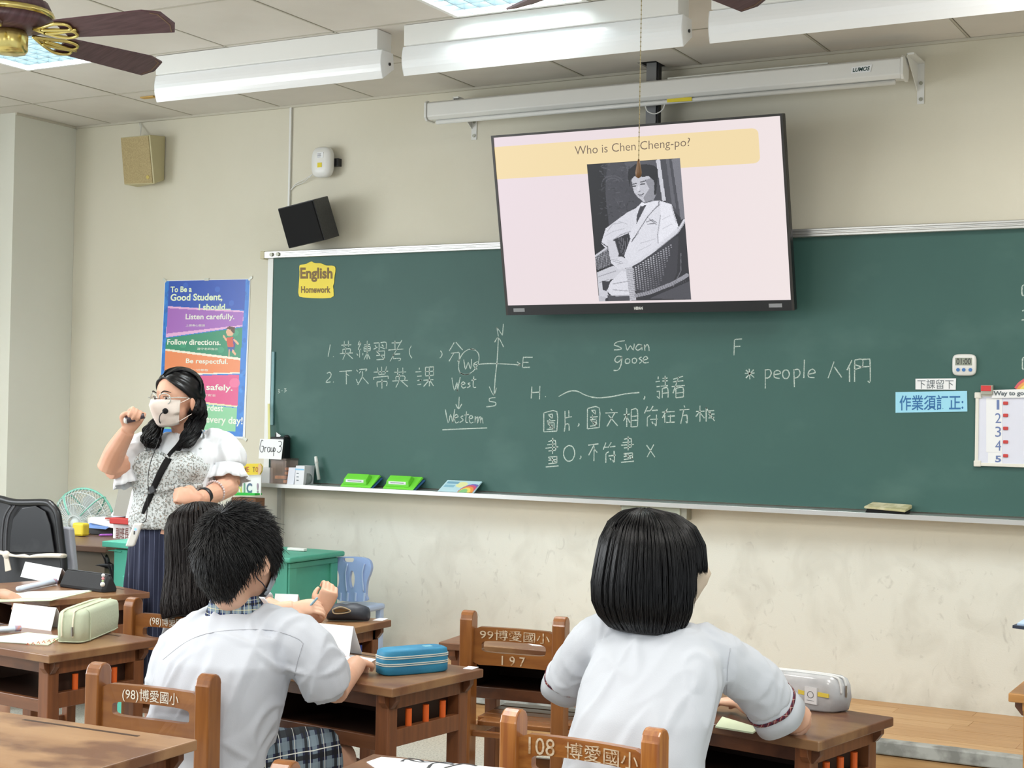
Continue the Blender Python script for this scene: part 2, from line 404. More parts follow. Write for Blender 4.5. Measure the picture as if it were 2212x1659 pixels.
# platform: laminate planks, stone nosing, riser
PF_Y, PF_Z, PF_X0 = -.80, .18, -4.27
pf = thing('platform_floor', None, None); pf['kind'] = 'structure'
s = MB(); s.b2((PF_X0,PF_Y+.03,0),(1.59,-.002,PF_Z-.012)); s.build('platform_core', M_plank, pf)
rows = 7; rh = (0-(PF_Y+.045))/rows
for i in range(rows):
    x = PF_X0-random.uniform(0,.6); y0 = PF_Y+.045+i*rh
    while x < 1.55:
        L_ = random.uniform(.55,.95); a, b = max(x, PF_X0), min(x+L_, 1.58)
        if b-a > .02:
            s = MB(); s.b2((a+.0006,y0+.0005,PF_Z-.012),(b-.0006,y0+rh-.0005,PF_Z+random.uniform(-.0004,.0002))); s.build('plank', M_plank if random.random() < .55 else M_plank2, pf)
        x += L_
for i in range(2):
    x = PF_X0-random.uniform(0,.6)
    while x < 1.55:
        L_ = random.uniform(.6,.95); a, b = max(x, PF_X0), min(x+L_, 1.58)
        if b-a > .02:
            s = MB(); s.b2((a+.0006,PF_Y+.012,.002+i*.062),(b-.0006,PF_Y+.03,.062+i*.062)); s.build('riser_plank', M_plank2 if random.random() < .5 else M_plank, pf)
        x += L_
s = MB(); s.b2((PF_X0,PF_Y-.012,PF_Z-.048),(1.58,PF_Y+.045,PF_Z+.004)); s.build('stone_nosing', M_concrete, pf, bevel=.006)

# ======================= troffer lights =======================
def troffer(x0, y1, label, n=8, L_=1.2):
    t = thing('ceiling_light', label, 'ceiling light', (x0+.305, y1-L_/2, CEIL_Z), group=None)
    z = CEIL_Z; y0 = y1-L_
    s = MB(); s.b2((x0+.02,y0+.02,z+.075),(x0+.59,y1-.02,z+.08)); e = s.build('lamp_panel', mat('lamp_glow', '#f2fbff', .5, emit=11), t)
    s = MB()
    for a, b in (((x0,y0,z-.004),(x0+.02,y1,z+.08)), ((x0+.59,y0,z-.004),(x0+.61,y1,z+.08)), ((x0+.02,y0,z-.004),(x0+.59,y0+.02,z+.08)), ((x0+.02,y1-.02,z-.004),(x0+.59,y1,z+.08))): s.b2(a, b)
    s.build('frame', M_white, t)
    s = MB(); m = int(round(n*L_/.61))
    for i in range(1, n):
        x = x0+.02+.57*i/n; s.hexa([(x-.002,y0+.02,z),(x+.002,y0+.02,z),(x+.006,y0+.02,z+.045),(x-.006,y0+.02,z+.045),(x-.002,y1-.02,z),(x+.002,y1-.02,z),(x+.006,y1-.02,z+.045),(x-.006,y1-.02,z+.045)])
    for j in range(1, m):
        y = y0+.02+(L_-.04)*j/m; s.hexa([(x0+.02,y-.002,z),(x0+.02,y+.002,z),(x0+.02,y+.006,z+.045),(x0+.02,y-.006,z+.045),(x0+.59,y-.002,z),(x0+.59,y+.002,z),(x0+.59,y+.006,z+.045),(x0+.59,y-.006,z+.045)])
    s.build('louvre', mat('mirror_louvre', '#7b8c92', .3, metal=.6), t)
    l = bpy.data.lights.new('tube_light', 'AREA'); l.shape = 'RECTANGLE'; l.size = .5; l.size_y = L_-.1; l.energy = TROFFER_W*1.6; l.color = (1, .97, .92)
    lo = bpy.data.objects.new('tube_light', l); COL.objects.link(lo); lo.parent = t; lo.location = (0, 0, .068)
    return t
troffer(-3.22, -1.216, 'glowing louvred ceiling light beside the middle white board lamp')
troffer(-5.66, -1.226, 'glowing louvred ceiling light behind the left ceiling fan')
for (x, y) in ((-.78,-1.22),(-3.22,-4.3),(-5.66,-4.3),(-.78,-4.3),(-3.22,-7.0),(-5.66,-7.0),(-.78,-7.0)):
    l = bpy.data.lights.new('ceiling_panel_light', 'AREA'); l.shape = 'RECTANGLE'; l.size = .5; l.size_y = 1.1; l.energy = TROFFER_W; l.color = (1, .97, .92)
    lo = bpy.data.objects.new('ceiling_panel_light', l); COL.objects.link(lo); lo.location = (x+.305, y-.6, CEIL_Z-.012)

# ======================= board lamps =======================
def board_lamp(x0, x1, label, yo=0):
    t = thing('board_lamp', label, 'lamp', ((x0+x1)/2, -1.15, 2.84), group='white reflector lamps over the blackboard')
    s = MB(); s.b2((x0,-1.20+yo,2.952),(x1,-1.09+yo,CEIL_Z-.001)); s.build('mounting_channel', M_white, t, bevel=.002)
    # curved reflector: profile in y,z
    pr = []
    for i in range(9):
        a = i/8; pr.append((-1.183+yo-.014*math.sin(a*3.14)+.010*a, 2.951-.122*a))
    s = MB(); xa, xb = x0-.012, x1+.012
    R = [[Vector((xa,y,z)) for y, z in pr]+[Vector((xa,y+.0025,z+.001)) for y, z in pr[::-1]], [Vector((xb,y,z)) for y, z in pr]+[Vector((xb,y+.0025,z+.001)) for y, z in pr[::-1]]]
    s.rings(R); s.build('reflector', M_gloss, t)
    for xe in (xa-.001, xb+.001):
        s = MB(); p = [(xe,y,z) for y, z in pr]+[(xe,pr[-1][0]+.085,2.885),(xe,pr[-1][0]+.075,2.951)]
        s.prism(p, (.0015 if xe == xb+.001 else -.0015,0,0)); s.build('end_plate', M_gloss, t)
    s = MB(); s.tube([(xb+.002,-1.125+yo,2.90),(xb+.007,-1.125+yo,2.90)], .007, 8); s.build('screw', M_black, t)
    s = MB(); s.tube([(xa+.03,-1.115+yo,2.925),(xb-.03,-1.115+yo,2.925)], .0145, 12); s.build('lamp_tube', M_gloss, t)
    return t
board_lamp(-4.86, -3.62, 'long white board lamp by the ceiling fan, leftmost of three')
board_lamp(-3.485, -2.235, 'long white board lamp beside the louvred light, middle of three')
board_lamp(-2.10, -.85, 'long white board lamp at the top right corner, rightmost of three')
p = HZ(312, 211, CEIL_Z-.003)
s = MB(); s.box((p.x+.03,p.y,CEIL_Z-.004), (.09,.035,.006)); single(s, 'ceiling_sticker', mat('ochre_label', '#c9a257', .6), 'small ochre label on the ceiling beside the left board lamp', 'label')

# ======================= ceiling fans =======================
M_brass = mat('polished_brass', '#d9c77c', .22, metal=.95)
M_fanwood = mat('dark_fan_wood', '#4b3036', .4, noise_c='#5f434a', nscale=12, nstretch=(1,8,1), lo=.35, hi=.65)
M_fantrim = mat('fan_trim_line', '#7a5f48', .4)
def ceiling_fan(c, angs, label, chain=None):
    t = thing('ceiling_fan', label, 'ceiling fan', c, group='ceiling fans with dark wooden blades'); cx, cy, cz = c
    s = MB(); s.lathe([(.012,cz+.1),(.012,CEIL_Z-.04)], 10, (cx,cy,0)); s.build('down_rod', M_brass, t, smooth=True)
    s = MB(); s.lathe([(.03,CEIL_Z-.06),(.06,CEIL_Z-.03),(.065,CEIL_Z-.001)], 20, (cx,cy,0)); s.build('canopy', M_brass, t, smooth=True)
    s = MB(); s.lathe([(.05,cz-.02),(.11,cz-.012),(.135,cz+.025)], 32, (cx,cy,0)); s.build('motor_lower', M_fanwood, t, smooth=True)
    s = MB(); s.lathe([(.137,cz+.024),(.142,cz+.034),(.137,cz+.044)], 32, (cx,cy,0)); s.build('brass_band', M_brass, t, smooth=True)
    s = MB(); s.lathe([(.135,cz+.045),(.12,cz+.075),(.06,cz+.105),(.02,cz+.12)], 32, (cx,cy,0)); s.build('motor_upper', M_fanwood, t, smooth=True)
    s = MB(); s.lathe([(.02,cz-.1),(.05,cz-.095),(.058,cz-.085),(.058,cz-.035),(.05,cz-.02)], 24, (cx,cy,0)); s.build('switch_housing', M_brass, t, smooth=True)
    for a in angs:
        R = Matrix.Rotation(a, 4, 'Z'); T = Matrix.Translation((cx,cy,cz-.03)) @ R @ Matrix.Rotation(-.34, 4, 'X')
        s = MB(); s.prism([(.20,-.048,0),(.54,-.063,0),(.60,-.045,0),(.615,.02,0),(.59,.063,0),(.20,.048,0)], (0,0,.006), T); b = s.build('blade', M_fanwood, t)
        s = MB(); s.prism([(.565,-.052,-.001),(.59,-.04,-.001),(.600,.02,-.001),(.583,.058,-.001),(.580,.057,-.001),(.596,.02,-.001),(.585,-.038,-.001),(.563,-.049,-.001)], (0,0,.0008), T); s.build('trim_line', M_fantrim, b)
        s = MB()
        for sg in (-1, 1):
            s.tube([T @ Vector(q) for q in catmull([(.09,0,.01),(.14,.02*sg,0),(.2,.04*sg,-.005),(.245,.03*sg,-.006),(.24,.004*sg,-.006),(.19,.008*sg,-.006),(.13,.01*sg,-.004)], 4)], .006, 6)
        s.tube([T @ Vector(q) for q in catmull([(.09,0,.01),(.17,0,-.002),(.26,0,-.006)], 4)], .006, 6)
        s.build('blade_bracket', M_brass, t, smooth=True)
    if chain:
        s = MB(); (x, y), zb = chain; n = int((cz-.09-zb)/.006)
        s.tube([(x,y,cz-.09),(x,y,zb+.05)], .0011, 5)
        for i in range(0, n-6, 2): s.ell((x,y,zb+.05+i*.006), (.0022,.0022,.0026), n=6, m=4)
        s.build('pull_chain', mat('old_chain', '#8f8463', .4, metal=.7), t)
        s = MB(); s.lathe([(.002,zb+.05),(.004,zb+.042),(.009,zb+.015),(.007,zb+.004),(.001,zb)], 12, (x,y,0)); s.build('chain_pendant', mat('chain_pendant_wood', '#6b4a2a', .4), t, smooth=True)
    return t
FZ = 2.66
fc = HZ(22, 66, FZ-.02)
def ang_to(c, px, py, z): q = HZ(px, py, z); return math.atan2(q.y-c.y, q.x-c.x)
a1 = ang_to(fc, 345, 150, FZ-.03)
ceiling_fan((fc.x,fc.y,FZ), [a1+k*2*math.pi/5 for k in range(5)], 'dark wooden ceiling fan with brass fittings in the top left corner')
FY2 = -2.92
q0 = HY(1383, 0, FY2); q1 = HY(1379, 385, FY2)
fc2 = Vector((q0.x-.03, FY2, 0)); a2 = ang_to(fc2, 1150, 4, FZ-.03)
ceiling_fan((fc2.x,fc2.y,FZ), [a2+k*2*math.pi/5 for k in range(5)], 'ceiling fan above the screen, only a blade and its pull chain in view', chain=((q1.x,FY2), q1.z))

# ======================= wall things, upper =======================
s = MB(); x = HY(629,300).x; s.b2((x-.006,-.012,HY(627,520).z),(x+.006,-.0005,CEIL_Z-.01)); single(s, 'cable_conduit', M_white, 'thin white cable conduit running down the wall to the black speaker', 'conduit')
# beige speaker
t = thing('wall_speaker', 'beige box speaker high on the wall near the corner', 'speaker', (HY(305,350,-.07).x,-.07,HY(305,395,-.07).z))
F = [HY(260,297,-.15), HY(324,291,-.15), HY(334,397,-.11), HY(268,399,-.11)]
B = [HY(357,298,-.005)]; bx = B[0].x
back = [Vector((bx-.20,-.004,F[0].z+.0)), Vector((bx,-.004,B[0].z+.01)), Vector((bx,-.004,HY(357,389,-.005).z)), Vector((bx-.2,-.004,F[3].z))]
s = MB(); s.hexa(F+back); s.build('cabinet', M_beige2, t, bevel=.004)
nrm = (F[1]-F[0]).cross(F[3]-F[0]).normalized(); nrm = nrm if nrm.y < 0 else -nrm
P = quadP(*F); g = [P(.03,.02)+nrm*.004, P(.95,.02)+nrm*.004, P(.95,.98)+nrm*.004, P(.03,.98)+nrm*.004]
s = MB(); s.hexa(g+[q-nrm*.003 for q in g]); s.build('grille', M_beige, t)
s = MB(); c = P(.82,.86)+nrm*.004; s.tube([c, c+nrm*.003], .011, 16); s.build('badge', M_brass, t)
for dx in (0,.012):
    s = MB(); q = HY(300+dx*800, 262); s.tube(catmull([HY(299+dx*300,262,-.004), HY(303+dx*200,275,-.02), HY(303,292,-.06)], 4), .0018, 6); s.build('speaker_wire', M_white, t)
# router
rc = HY(698, 351, -.05)
t = thing('wireless_router', 'white rounded wireless router with yellow sticker on the wall', 'router', (rc.x,-.03,rc.z-.07))
s = MB(); prof = []
R = []
for y, k in ((-.075,.90),(-.085,.78),):
    pass
def sq_ring(cx, cz, y, ax, az, n=32, e=3.2, tx=0):
    return [Vector((cx+ax*math.copysign(abs(math.cos(q))**(2/e), math.cos(q)), y+tx*math.cos(q), cz+az*math.copysign(abs(math.sin(q))**(2/e), math.sin(q)))) for q in [2*math.pi*i/n for i in range(n)]]
s.rings([sq_ring(rc.x,rc.z,-.035,.060,.075), sq_ring(rc.x,rc.z,-.042,.066,.081), sq_ring(rc.x,rc.z,-.062,.066,.081), sq_ring(rc.x,rc.z,-.074,.058,.073), sq_ring(rc.x,rc.z,-.078,.03,.04)])
s.build('shell', M_white, t, smooth=True)
s = MB(); s.b2((rc.x+.02,-.034,rc.z-.02),(rc.x+.085,-.002,rc.z+.02)); s.build('wall_bracket', M_black, t)
s = MB(); s.b2((rc.x-.02,-.0795,rc.z+.02),(rc.x+.02,-.0765,rc.z+.05)); lb = s.build('label_sticker', M_paper, t)
for i in range(4):
    s = MB(); s.b2((rc.x-.017,-.0798,rc.z+.024+i*.006),(rc.x+.004+.004*(i%2),-.0795,rc.z+.026+i*.006)); s.build('label_print', M_ink, lb)
s = MB(); s.b2((rc.x-.016,-.0795,rc.z-.03),(rc.x+.012,-.0765,rc.z-.005)); s.build('yellow_sticker', mat('yellow_sticker', '#e3cf2f', .6), t)
for k in (0, 1):
    s = MB(); s.tube(catmull([HY(676-k*3,376+k*3,-.04), HY(655,389+k*5,-.02), HY(638,398+k*3,-.01), HY(628,411,-.008)], 5), .002, 6); s.build('cable', M_white, t, smooth=True)
# black speaker
f = [HY(600,451,-.26), HY(676,431,-.26), HY(702,519,-.20), HY(624,537,-.20)]
ext = HY(708,423,-.10)-f[1]
bk = [q+ext for q in f]
t = thing('wall_speaker', 'black box speaker tilted above the left end of the blackboard', 'speaker', ((f[0].x+bk[2].x)/2,-.1,f[3].z))
s = MB(); s.hexa(f+bk); s.build('cabinet', mat('charcoal_vinyl', '#34363a', .45, noise_c='#2b2c30', nscale=90), t, bevel=.003)
nrm = (f[1]-f[0]).cross(f[3]-f[0]).normalized(); nrm = nrm if nrm.y < 0 else -nrm
P = quadP(*f); g = [P(.02,.02), P(.98,.02), P(.98,.98), P(.02,.98)]
s = MB(); s.hexa([q+nrm*.008 for q in g]+[q+nrm*.0005 for q in g]); s.build('grille', M_blackm, t, bevel=.003)
s = MB(); c = (bk[0]+bk[2])/2; s.tube([c, (c.x+.02,-.02,c.z)], .018, 10); s.tube([(c.x+.02,-.02,c.z),(c.x+.02,-.001,c.z)], .04, 12); s.build('wall_bracket', M_black, t)
# ======================= projector screen =======================
t = thing('projector_screen', 'rolled-up white projector screen housing above the television', 'projector screen', (-2.8,-.14,2.85))
xa, xb, sy, sz = -3.985, -1.63, -.165, 2.897
pr = [(-.045,.036),(-.045,-.03),(-.03,-.045),(.03,-.045),(.042,-.03),(.042,.036),(.03,.045),(-.03,.045)]
s = MB(); s.prism([(xa,sy+a,sz+b) for a, b in pr], (xb-xa,0,0)); s.build('housing', mat('grey_white_metal', '#e4e4e0', .4), t, bevel=.004)
s = MB(); s.tube([(xa+.04,sy-.012,sz-.056),(xb-.03,sy-.012,sz-.056)], .011, 10); s.build('bottom_bar', M_white, t, smooth=True)
for xe, d in ((xa,-.012),(xb,.012)):
    s = MB(); s.prism([(xe,sy+a*1.12,sz+b*1.12) for a, b in pr], (d,0,0)); s.build('end_cap', M_white, t, bevel=.002)
for xx in (xa+.14, xb+.02):
    s = MB(); s.b2((xx,-.004,2.775),(xx+.03,-.0005,2.96)); s.prism([(xx,-.004,2.955),(xx,-.19,2.955),(xx,-.19,2.945),(xx,-.004,2.83)], (.003,0,0)); s.b2((xx,-.19,2.950),(xx+.03,-.004,2.958)); br = s.build('wall_bracket', M_white, t)
    for zz in (2.795, 2.865):
        s = MB(); s.tube([(xx+.016,-.004,zz),(xx+.016,-.009,zz)], .008, 10); s.build('bolt', M_alu_d, br)
a, b, c = HY(1394,229,-.178), HY(1436,225,-.178), HY(1415,246,-.178)
s = MB(); s.tube(catmull([a, (a+c)/2+Vector((-.012,0,-.006)), c, (b+c)/2+Vector((.012,0,-.006)), b], 5), .003, 6); s.build('pull_handle', M_white, t, smooth=True)
q = [HY(1441,212,-.191), HY(1494,210,-.191), HY(1494,218,-.191), HY(1441,221,-.191)]
s = MB(); s.hexa(q+[p+Vector((0,.004,0)) for p in q]); s.build('yellow_label', mat('yellow_sticker', '#e3cf2f', .6), t)
q = [HY(1840,145,-.2125), HY(1884,139,-.2125), HY(1880,155,-.2125), HY(1838,159,-.2125)]
s = MB(); s.hexa(q+[p+Vector((0,.0015,0)) for p in q]); lg = s.build('maker_plate', M_paper, t)
text_on('LUMOS', quadP(*q), .08, .2, .92, .8, mat('teal_ink', '#2a4a48', .6), lg, (0,-1,0), bold=.03)
s = MB(); s.b2((-2.7,sy-.03,sz+.046),(-1.95,sy+.02,sz+.052)); s.build('clear_tape', mat('clear_tape', '#cfd0c8', .3), t)
# ======================= tv post and tv =======================
t = thing('television_post', 'grey steel post dropping from the ceiling behind the television', 'bracket', (-2.8,-.1,2.5))
s = MB(); s.b2((-2.845,-.105,2.35),(-2.795,-.055,CEIL_Z+.008)); s.build('post', mat('grey_steel', '#8e8f90', .4, metal=.4), t)
s = MB(); s.b2((-2.795,-.10,2.35),(-2.783,-.07,CEIL_Z+.006)); s.build('slotted_rail', M_black, t)
s = MB(); s.b2((-3.0,-.12,2.1),(-2.62,-.06,2.45)); s.build('mount_plate', M_black, t)
TVTL, TVTR, TVBL, TVBR = Vector((-3.540,-.335,2.719)), Vector((-2.102,-.335,2.714)), Vector((-3.532,-.165,1.876)), Vector((-2.090,-.165,1.877))
t = thing('television', 'large flat television showing a portrait slide, hung before the blackboard', 'television', (-2.82,-.2,1.88))
ex = (TVTR-TVTL).normalized(); ey = (TVBL-TVTL).normalized(); nr = ex.cross(ey).normalized(); nr = nr if nr.y < 0 else -nr
P = quadP(TVTL, TVTR, TVBR, TVBL)
def slab(a, front, depth):   # a: list of 4 (u,v); between front and front-depth along nr
    q = [P(u,v) for u, v in a]; s = MB(); return s.hexa([k+nr*front for k in q]+[k+nr*(front-depth) for k in q])
slab([(0,0),(1,0),(1,1),(0,1)], 0, .035).build('back_case', M_black, t, bevel=.004)
slab([(.2,.25),(.8,.25),(.8,.95),(.2,.95)], -.035, .03).build('rear_bulge', M_black, t)
u0, u1, v0, v1 = .008, .992, .012, .945
for a in ([(0,0),(1,0),(1,v0),(0,v0)], [(0,v0),(u0,v0),(u0,1),(0,1)], [(u1,v0),(1,v0),(1,1),(u1,1)]): slab(a, .007, .007).build('bezel', mat('gunmetal_bezel', '#3c3a38', .35, metal=.5), t)
slab([(u0,v1),(u1,v1),(u1,1),(u0,1)], .007, .007).build('lower_bezel', M_black, t)
def scr(u, v): return P(u0+(u1-u0)*u, v0+(v1-v0)*v)+nr*.0015
SCR_E = .77
def glow(n, c, k=1): return mat(n, c, .5, emit=SCR_E*k, spec=.1)
def emat(n, c):
    if n in _m: return _m[n]
    m = mat(n, '#050505', .35, spec=.3); b = m.node_tree.nodes['Principled BSDF']; b.inputs['Emission Color'].default_value = (*lin(c), 1); b.inputs['Emission Strength'].default_value = SCR_E; return m
sp = Print(100, 60, '#f2e5e5')
sp.a *= (1-.10*(1-sp.X)*(1-sp.Y*.5))[:,:,None]**np.array([1.0,1.4,.7])[None,None,:]   # the panel's own uneven backlight
sc_o = sp.mesh('screen', vmat('screen_light', .3, emit=SCR_E), scr, t)
def patch(name, pts, m, lift, parent=sc_o):
    s = MB(); s.prism([scr(u,v)+nr*lift for u, v in pts], nr*.0004); return s.build(name, m, parent)
bp = [(0,.055),(0,.225)]+[(.92+.022*math.sin(a), .205+.02*math.cos(a)) for a in np.linspace(0, math.pi/2, 6)]+[(.92+.022*math.cos(a), .08-.025*math.sin(a)) for a in np.linspace(0, math.pi/2, 6)]
bp = [(0,.055),(.0,.245)]+[(.905+.022*math.sin(a), .215+.03*math.cos(a)) for a in np.linspace(0, math.pi/2, 6)]+[(.905+.022*math.cos(a), .085-.03*math.sin(a)) for a in np.linspace(0, math.pi/2, 6)]
patch('title_band', bp, emat('band_light', '#f6dfae'), .0004)
# ---------- slide: title lettering and monochrome portrait ----------
def c5(x, y): return (1040+x/3.16, 230+y/3.16)
def px_to_plane(px, py, P0, n):
    d = ray(px, py); t = (P0-CAM).dot(n)/d.dot(n); return CAM+d*t
_o = P(0,0)+nr*.002; _ex = TVTR-TVTL; _ey = TVBL-TVTL
def scr_px(x, y): return px_to_plane(*c5(x, y), _o, nr)
# title
tq = [scr_px(636,272), scr_px(1424,212), scr_px(1424,300), scr_px(640,362)]
TM = emat('title_ink', '#7b6a5c')
ttl = text_on('Who is Chen Cheng-po?', quadP(*tq), 0, .0, 1, .86, TM, sc_o, nr, 'title_lettering', bold=-.004, lift=.0004); ttl['kind'] = 'stuff'
# portrait
c4 = [(720,395),(1355,352),(1428,1318),(803,1330)]
pq = [scr_px(*c) for c in c4]
def inv(x, y):     # crop px -> uv by bilinear inverse (newton)
    u = v = .5
    for _ in range(12):
        fx = (c4[0][0]*(1-u)+c4[1][0]*u)*(1-v)+(c4[3][0]*(1-u)+c4[2][0]*u)*v-x
        fy = (c4[0][1]*(1-u)+c4[1][1]*u)*(1-v)+(c4[3][1]*(1-u)+c4[2][1]*u)*v-y
        a = (c4[1][0]-c4[0][0])*(1-v)+(c4[2][0]-c4[3][0])*v; b = (c4[3][0]-c4[0][0])*(1-u)+(c4[2][0]-c4[1][0])*u
        c = (c4[1][1]-c4[0][1])*(1-v)+(c4[2][1]-c4[3][1])*v; d = (c4[3][1]-c4[0][1])*(1-u)+(c4[2][1]-c4[1][1])*u
        D = a*d-b*c; u -= (d*fx-b*fy)/D; v -= (a*fy-c*fx)/D
    return u, v
pp = Print(170, 260, '#2a2a33')
def G(v): v = int(v); return '#%02x%02x%02x' % (v, v, min(255, v+9))
def PO(pts, g, k=1): pp.poly([inv(*q) for q in pts], G(g), k)
def LI(pts, w, g, k=1): pp.line([inv(*q) for q in pts], w/650, G(g), k, asp=1.5)
def EL(x, y, rx, ry, g, k=1, rot=0): u, v = inv(x, y); pp.ell(u, v, rx/635, ry/960, G(g), k, rot)
rs = random.Random(5)
PO([(860,388),(1195,365),(1240,660),(1000,720),(900,800),(880,860),(850,600)], 66); PO([(980,380),(1195,365),(1215,500),(1040,560)], 84)
PO([(720,395),(830,388),(880,900),(800,1330),(770,1330)], 22)
for i in range(150):
    x = rs.uniform(800,1040); y = rs.uniform(400,760); a = rs.uniform(0,6.28); l = rs.uniform(10,34)
    LI([(x,y),(x+l*math.cos(a),y+l*.6*math.sin(a))], rs.uniform(3,9), rs.choice([50,62,78,95,30]), .55)
for r in (40,60): LI([(900+r*1.2*math.cos(q),520+r*.8*math.sin(q)) for q in np.linspace(3.3,6,9)], 7, 92, .6)
PO([(1195,365),(1222,362),(1262,640),(1238,645)], 205); PO([(1222,362),(1300,358),(1362,760),(1262,650)], 70); PO([(1300,358),(1355,352),(1385,760),(1360,770)], 120); PO([(1262,360),(1282,358),(1330,700),(1300,660)], 98)
# wicker back and chair
PO([(1330,800),(1388,760),(1428,1318),(1100,1322),(1300,1200)], 40)
PO([(772,1015),(860,960),(890,1075),(790,1115)], 150)
for i in range(14): LI([(772+i*9,1010-i*3),(784+i*9,1115-i*3)], 3.5, 40)
for i in range(9): LI([(770,1020+i*12),(885,985+i*11)], 3, 45)
PO([(930,880),(1010,880),(1020,960),(985,1015),(930,1000)], 40)
for i in range(7): LI([(935+i*11,885),(960+i*8,1005)], 2.5, 120)
LI([(772,1022),(858,962)], 13, 200)
# suit
PO([(1060,690),(1110,640),(1220,640),(1300,665),(1335,790),(1340,850),(1200,960),(1080,1060),(990,1100),(980,1010),(1020,900),(1000,820)], 222)
PO([(1060,690),(1000,720),(930,770),(850,830),(818,930),(850,965),(905,905),(1010,860),(1080,760)], 218)
PO([(1225,650),(1300,670),(1345,820),(1240,910),(1205,930),(1225,800)], 232)
LI([(1225,740),(1205,870),(1210,930)], 7, 150, .7); LI([(1300,680),(1330,790)], 8, 165, .6)
LI([(905,905),(960,870),(1020,850)], 7, 120, .6); LI([(860,850),(900,800),(960,790)], 6, 170, .7); LI([(850,880),(900,850),(980,830)], 5, 180, .7)
LI([(940,780),(1000,800)], 5, 165, .6); LI([(820,925),(860,955)], 6, 60); LI([(1180,700),(1215,670),(1215,645)], 8, 110, .8); LI([(1180,700),(1135,755),(1030,920)], 6, 90, .8)
PO([(1035,900),(1085,850),(1030,922)], 80, .8)
for a in ([(1130,785),(1170,770),(1200,790)], [(1140,800),(1185,795)], [(1150,765),(1195,800)]): LI(a, 6, 95, .8)
for a in ([(1090,930),(1190,900)], [(1080,980),(1160,940)], [(1240,830),(1300,800)], [(1235,770),(1290,740)]): LI(a, 5, 185, .7)
PO([(1098,655),(1128,672),(1090,745),(1062,800),(1065,740)], 62); PO([(1110,640),(1130,665),(1100,680),(1085,665)], 235); PO([(1130,660),(1215,640),(1180,700),(1120,740)], 228)
# trousers, hands
PO([(790,1130),(900,1085),(990,1105),(1010,1150),(880,1180),(860,1240),(870,1300),(805,1330)], 205)
PO([(880,1200),(960,1120),(1020,1130),(1035,1290),(900,1300),(860,1260)], 220)
for a in ([(800,1160),(920,1120)], [(810,1200),(870,1180)], [(900,1210),(1010,1190)], [(900,1250),(1020,1260)], [(880,1290),(1030,1290)]): LI(a, 6, 135, .7)
PO([(825,1190),(880,1190),(855,1260),(830,1250)], 50); PO([(860,1290),(1030,1300),(1020,1322),(870,1325)], 70); PO([(800,1290),(850,1300),(845,1330),(803,1330)], 190)
PO([(862,905),(915,915),(940,1000),(935,1040),(880,1035),(866,960)], 208); PO([(880,1035),(960,1020),(1010,1050),(1000,1100),(940,1110),(890,1070)], 216)
for i in range(4): LI([(885+i*16,1045+i*10),(930+i*14,1038+i*9)], 4, 140, .8)
LI([(915,915),(940,1000)], 5, 120, .7)
# head
PO([(1040,560),(1030,500),(1045,470),(1150,455),(1190,520),(1195,600),(1175,640),(1120,655),(1075,620),(1050,590)], 196)
PO([(1120,500),(1185,480),(1197,600),(1175,645),(1125,655),(1110,620),(1150,560)], 128, .8)
PO([(1008,430),(1060,392),(1140,396),(1205,440),(1208,490),(1194,570),(1180,505),(1140,470),(1050,474),(1022,500),(1015,550),(1006,480)], 26)
EL(1108,436,98,42,30); PO([(1185,470),(1205,480),(1195,600),(1182,600)], 30)
for a, wv in (([(1035,530),(1062,522)], 6), ([(1090,515),(1125,505)], 7)): LI(a, wv, 60)
LI([(1040,542),(1058,540)], 7, 45); LI([(1092,530),(1118,525)], 8, 45); LI([(1070,540),(1066,570),(1078,578),(1092,574)], 5, 110, .9)
LI([(1075,600),(1095,603),(1112,592)], 7, 85); LI([(1082,612),(1104,610)], 5, 120, .8); EL(1075,556,10,22,225,.7,.2); EL(1060,575,14,10,215,.6); LI([(1080,640),(1120,655),(1170,640)], 6, 70, .8)
# near armrest wicker
PO([(1030,1100),(1180,990),(1320,890),(1345,880),(1335,1130),(1300,1210),(1070,1300)], 58)
for i in range(17):
    for j in range(15):
        x = 1040+i*17+j*1.5; y = 1108-i*11+j*14.5
        if x+0 < 1310-j*6 and y < 1255: EL(x, y, 5.5, 4.6, 205-j*6-i*3)
LI([(1385,775),(1340,850),(1200,965),(1090,1045),(1000,1095)], 20, 215); LI([(1385,785),(1340,862),(1200,975)], 6, 130, .7)
PO([(988,1100),(1032,1090),(1060,1320),(1018,1325)], 190)
for i in range(16): LI([(992+i*1.6,1115+i*13),(1034+i*1.4,1110+i*13)], 3, 110, .7)
LI([(1060,1290),(1150,1270),(1300,1210),(1370,1170),(1400,1150)], 26, 150)
for i in range(22): LI([(1070+i*15,1280-i*5),(1078+i*15,1300-i*5)], 3.5, 80, .8)
LI([(1360,1000),(1360,1120),(1310,1225)], 6, 120, .7); PO([(1150,1310),(1420,1190),(1428,1318)], 75)
gr = np.random.RandomState(3).normal(0,.05,(pp.ny,pp.nx,1)); pp.a = np.clip(pp.a*(1+gr), 0, 1)
Pq = quadP(*pq)
pp.mesh('portrait_picture', vmat('screen_light', .3, emit=SCR_E), lambda u, v: Pq(u, v)+nr*.0006, sc_o)
for a, txt in (((.47,.50),'HERAN'), ((.03,.072),''), ((.92,.962),'')):
    if txt: text_on(txt, P, a[0], .965, a[1], .982, M_white, t, nr, 'maker_mark', bold=.03, lift=.0085)
    else: slab([(a[0],.962),(a[1],.962),(a[1],.982),(a[0],.982)], .0082, .001).build('rating_sticker', mat('silver_sticker', '#8d8f92', .4), t)
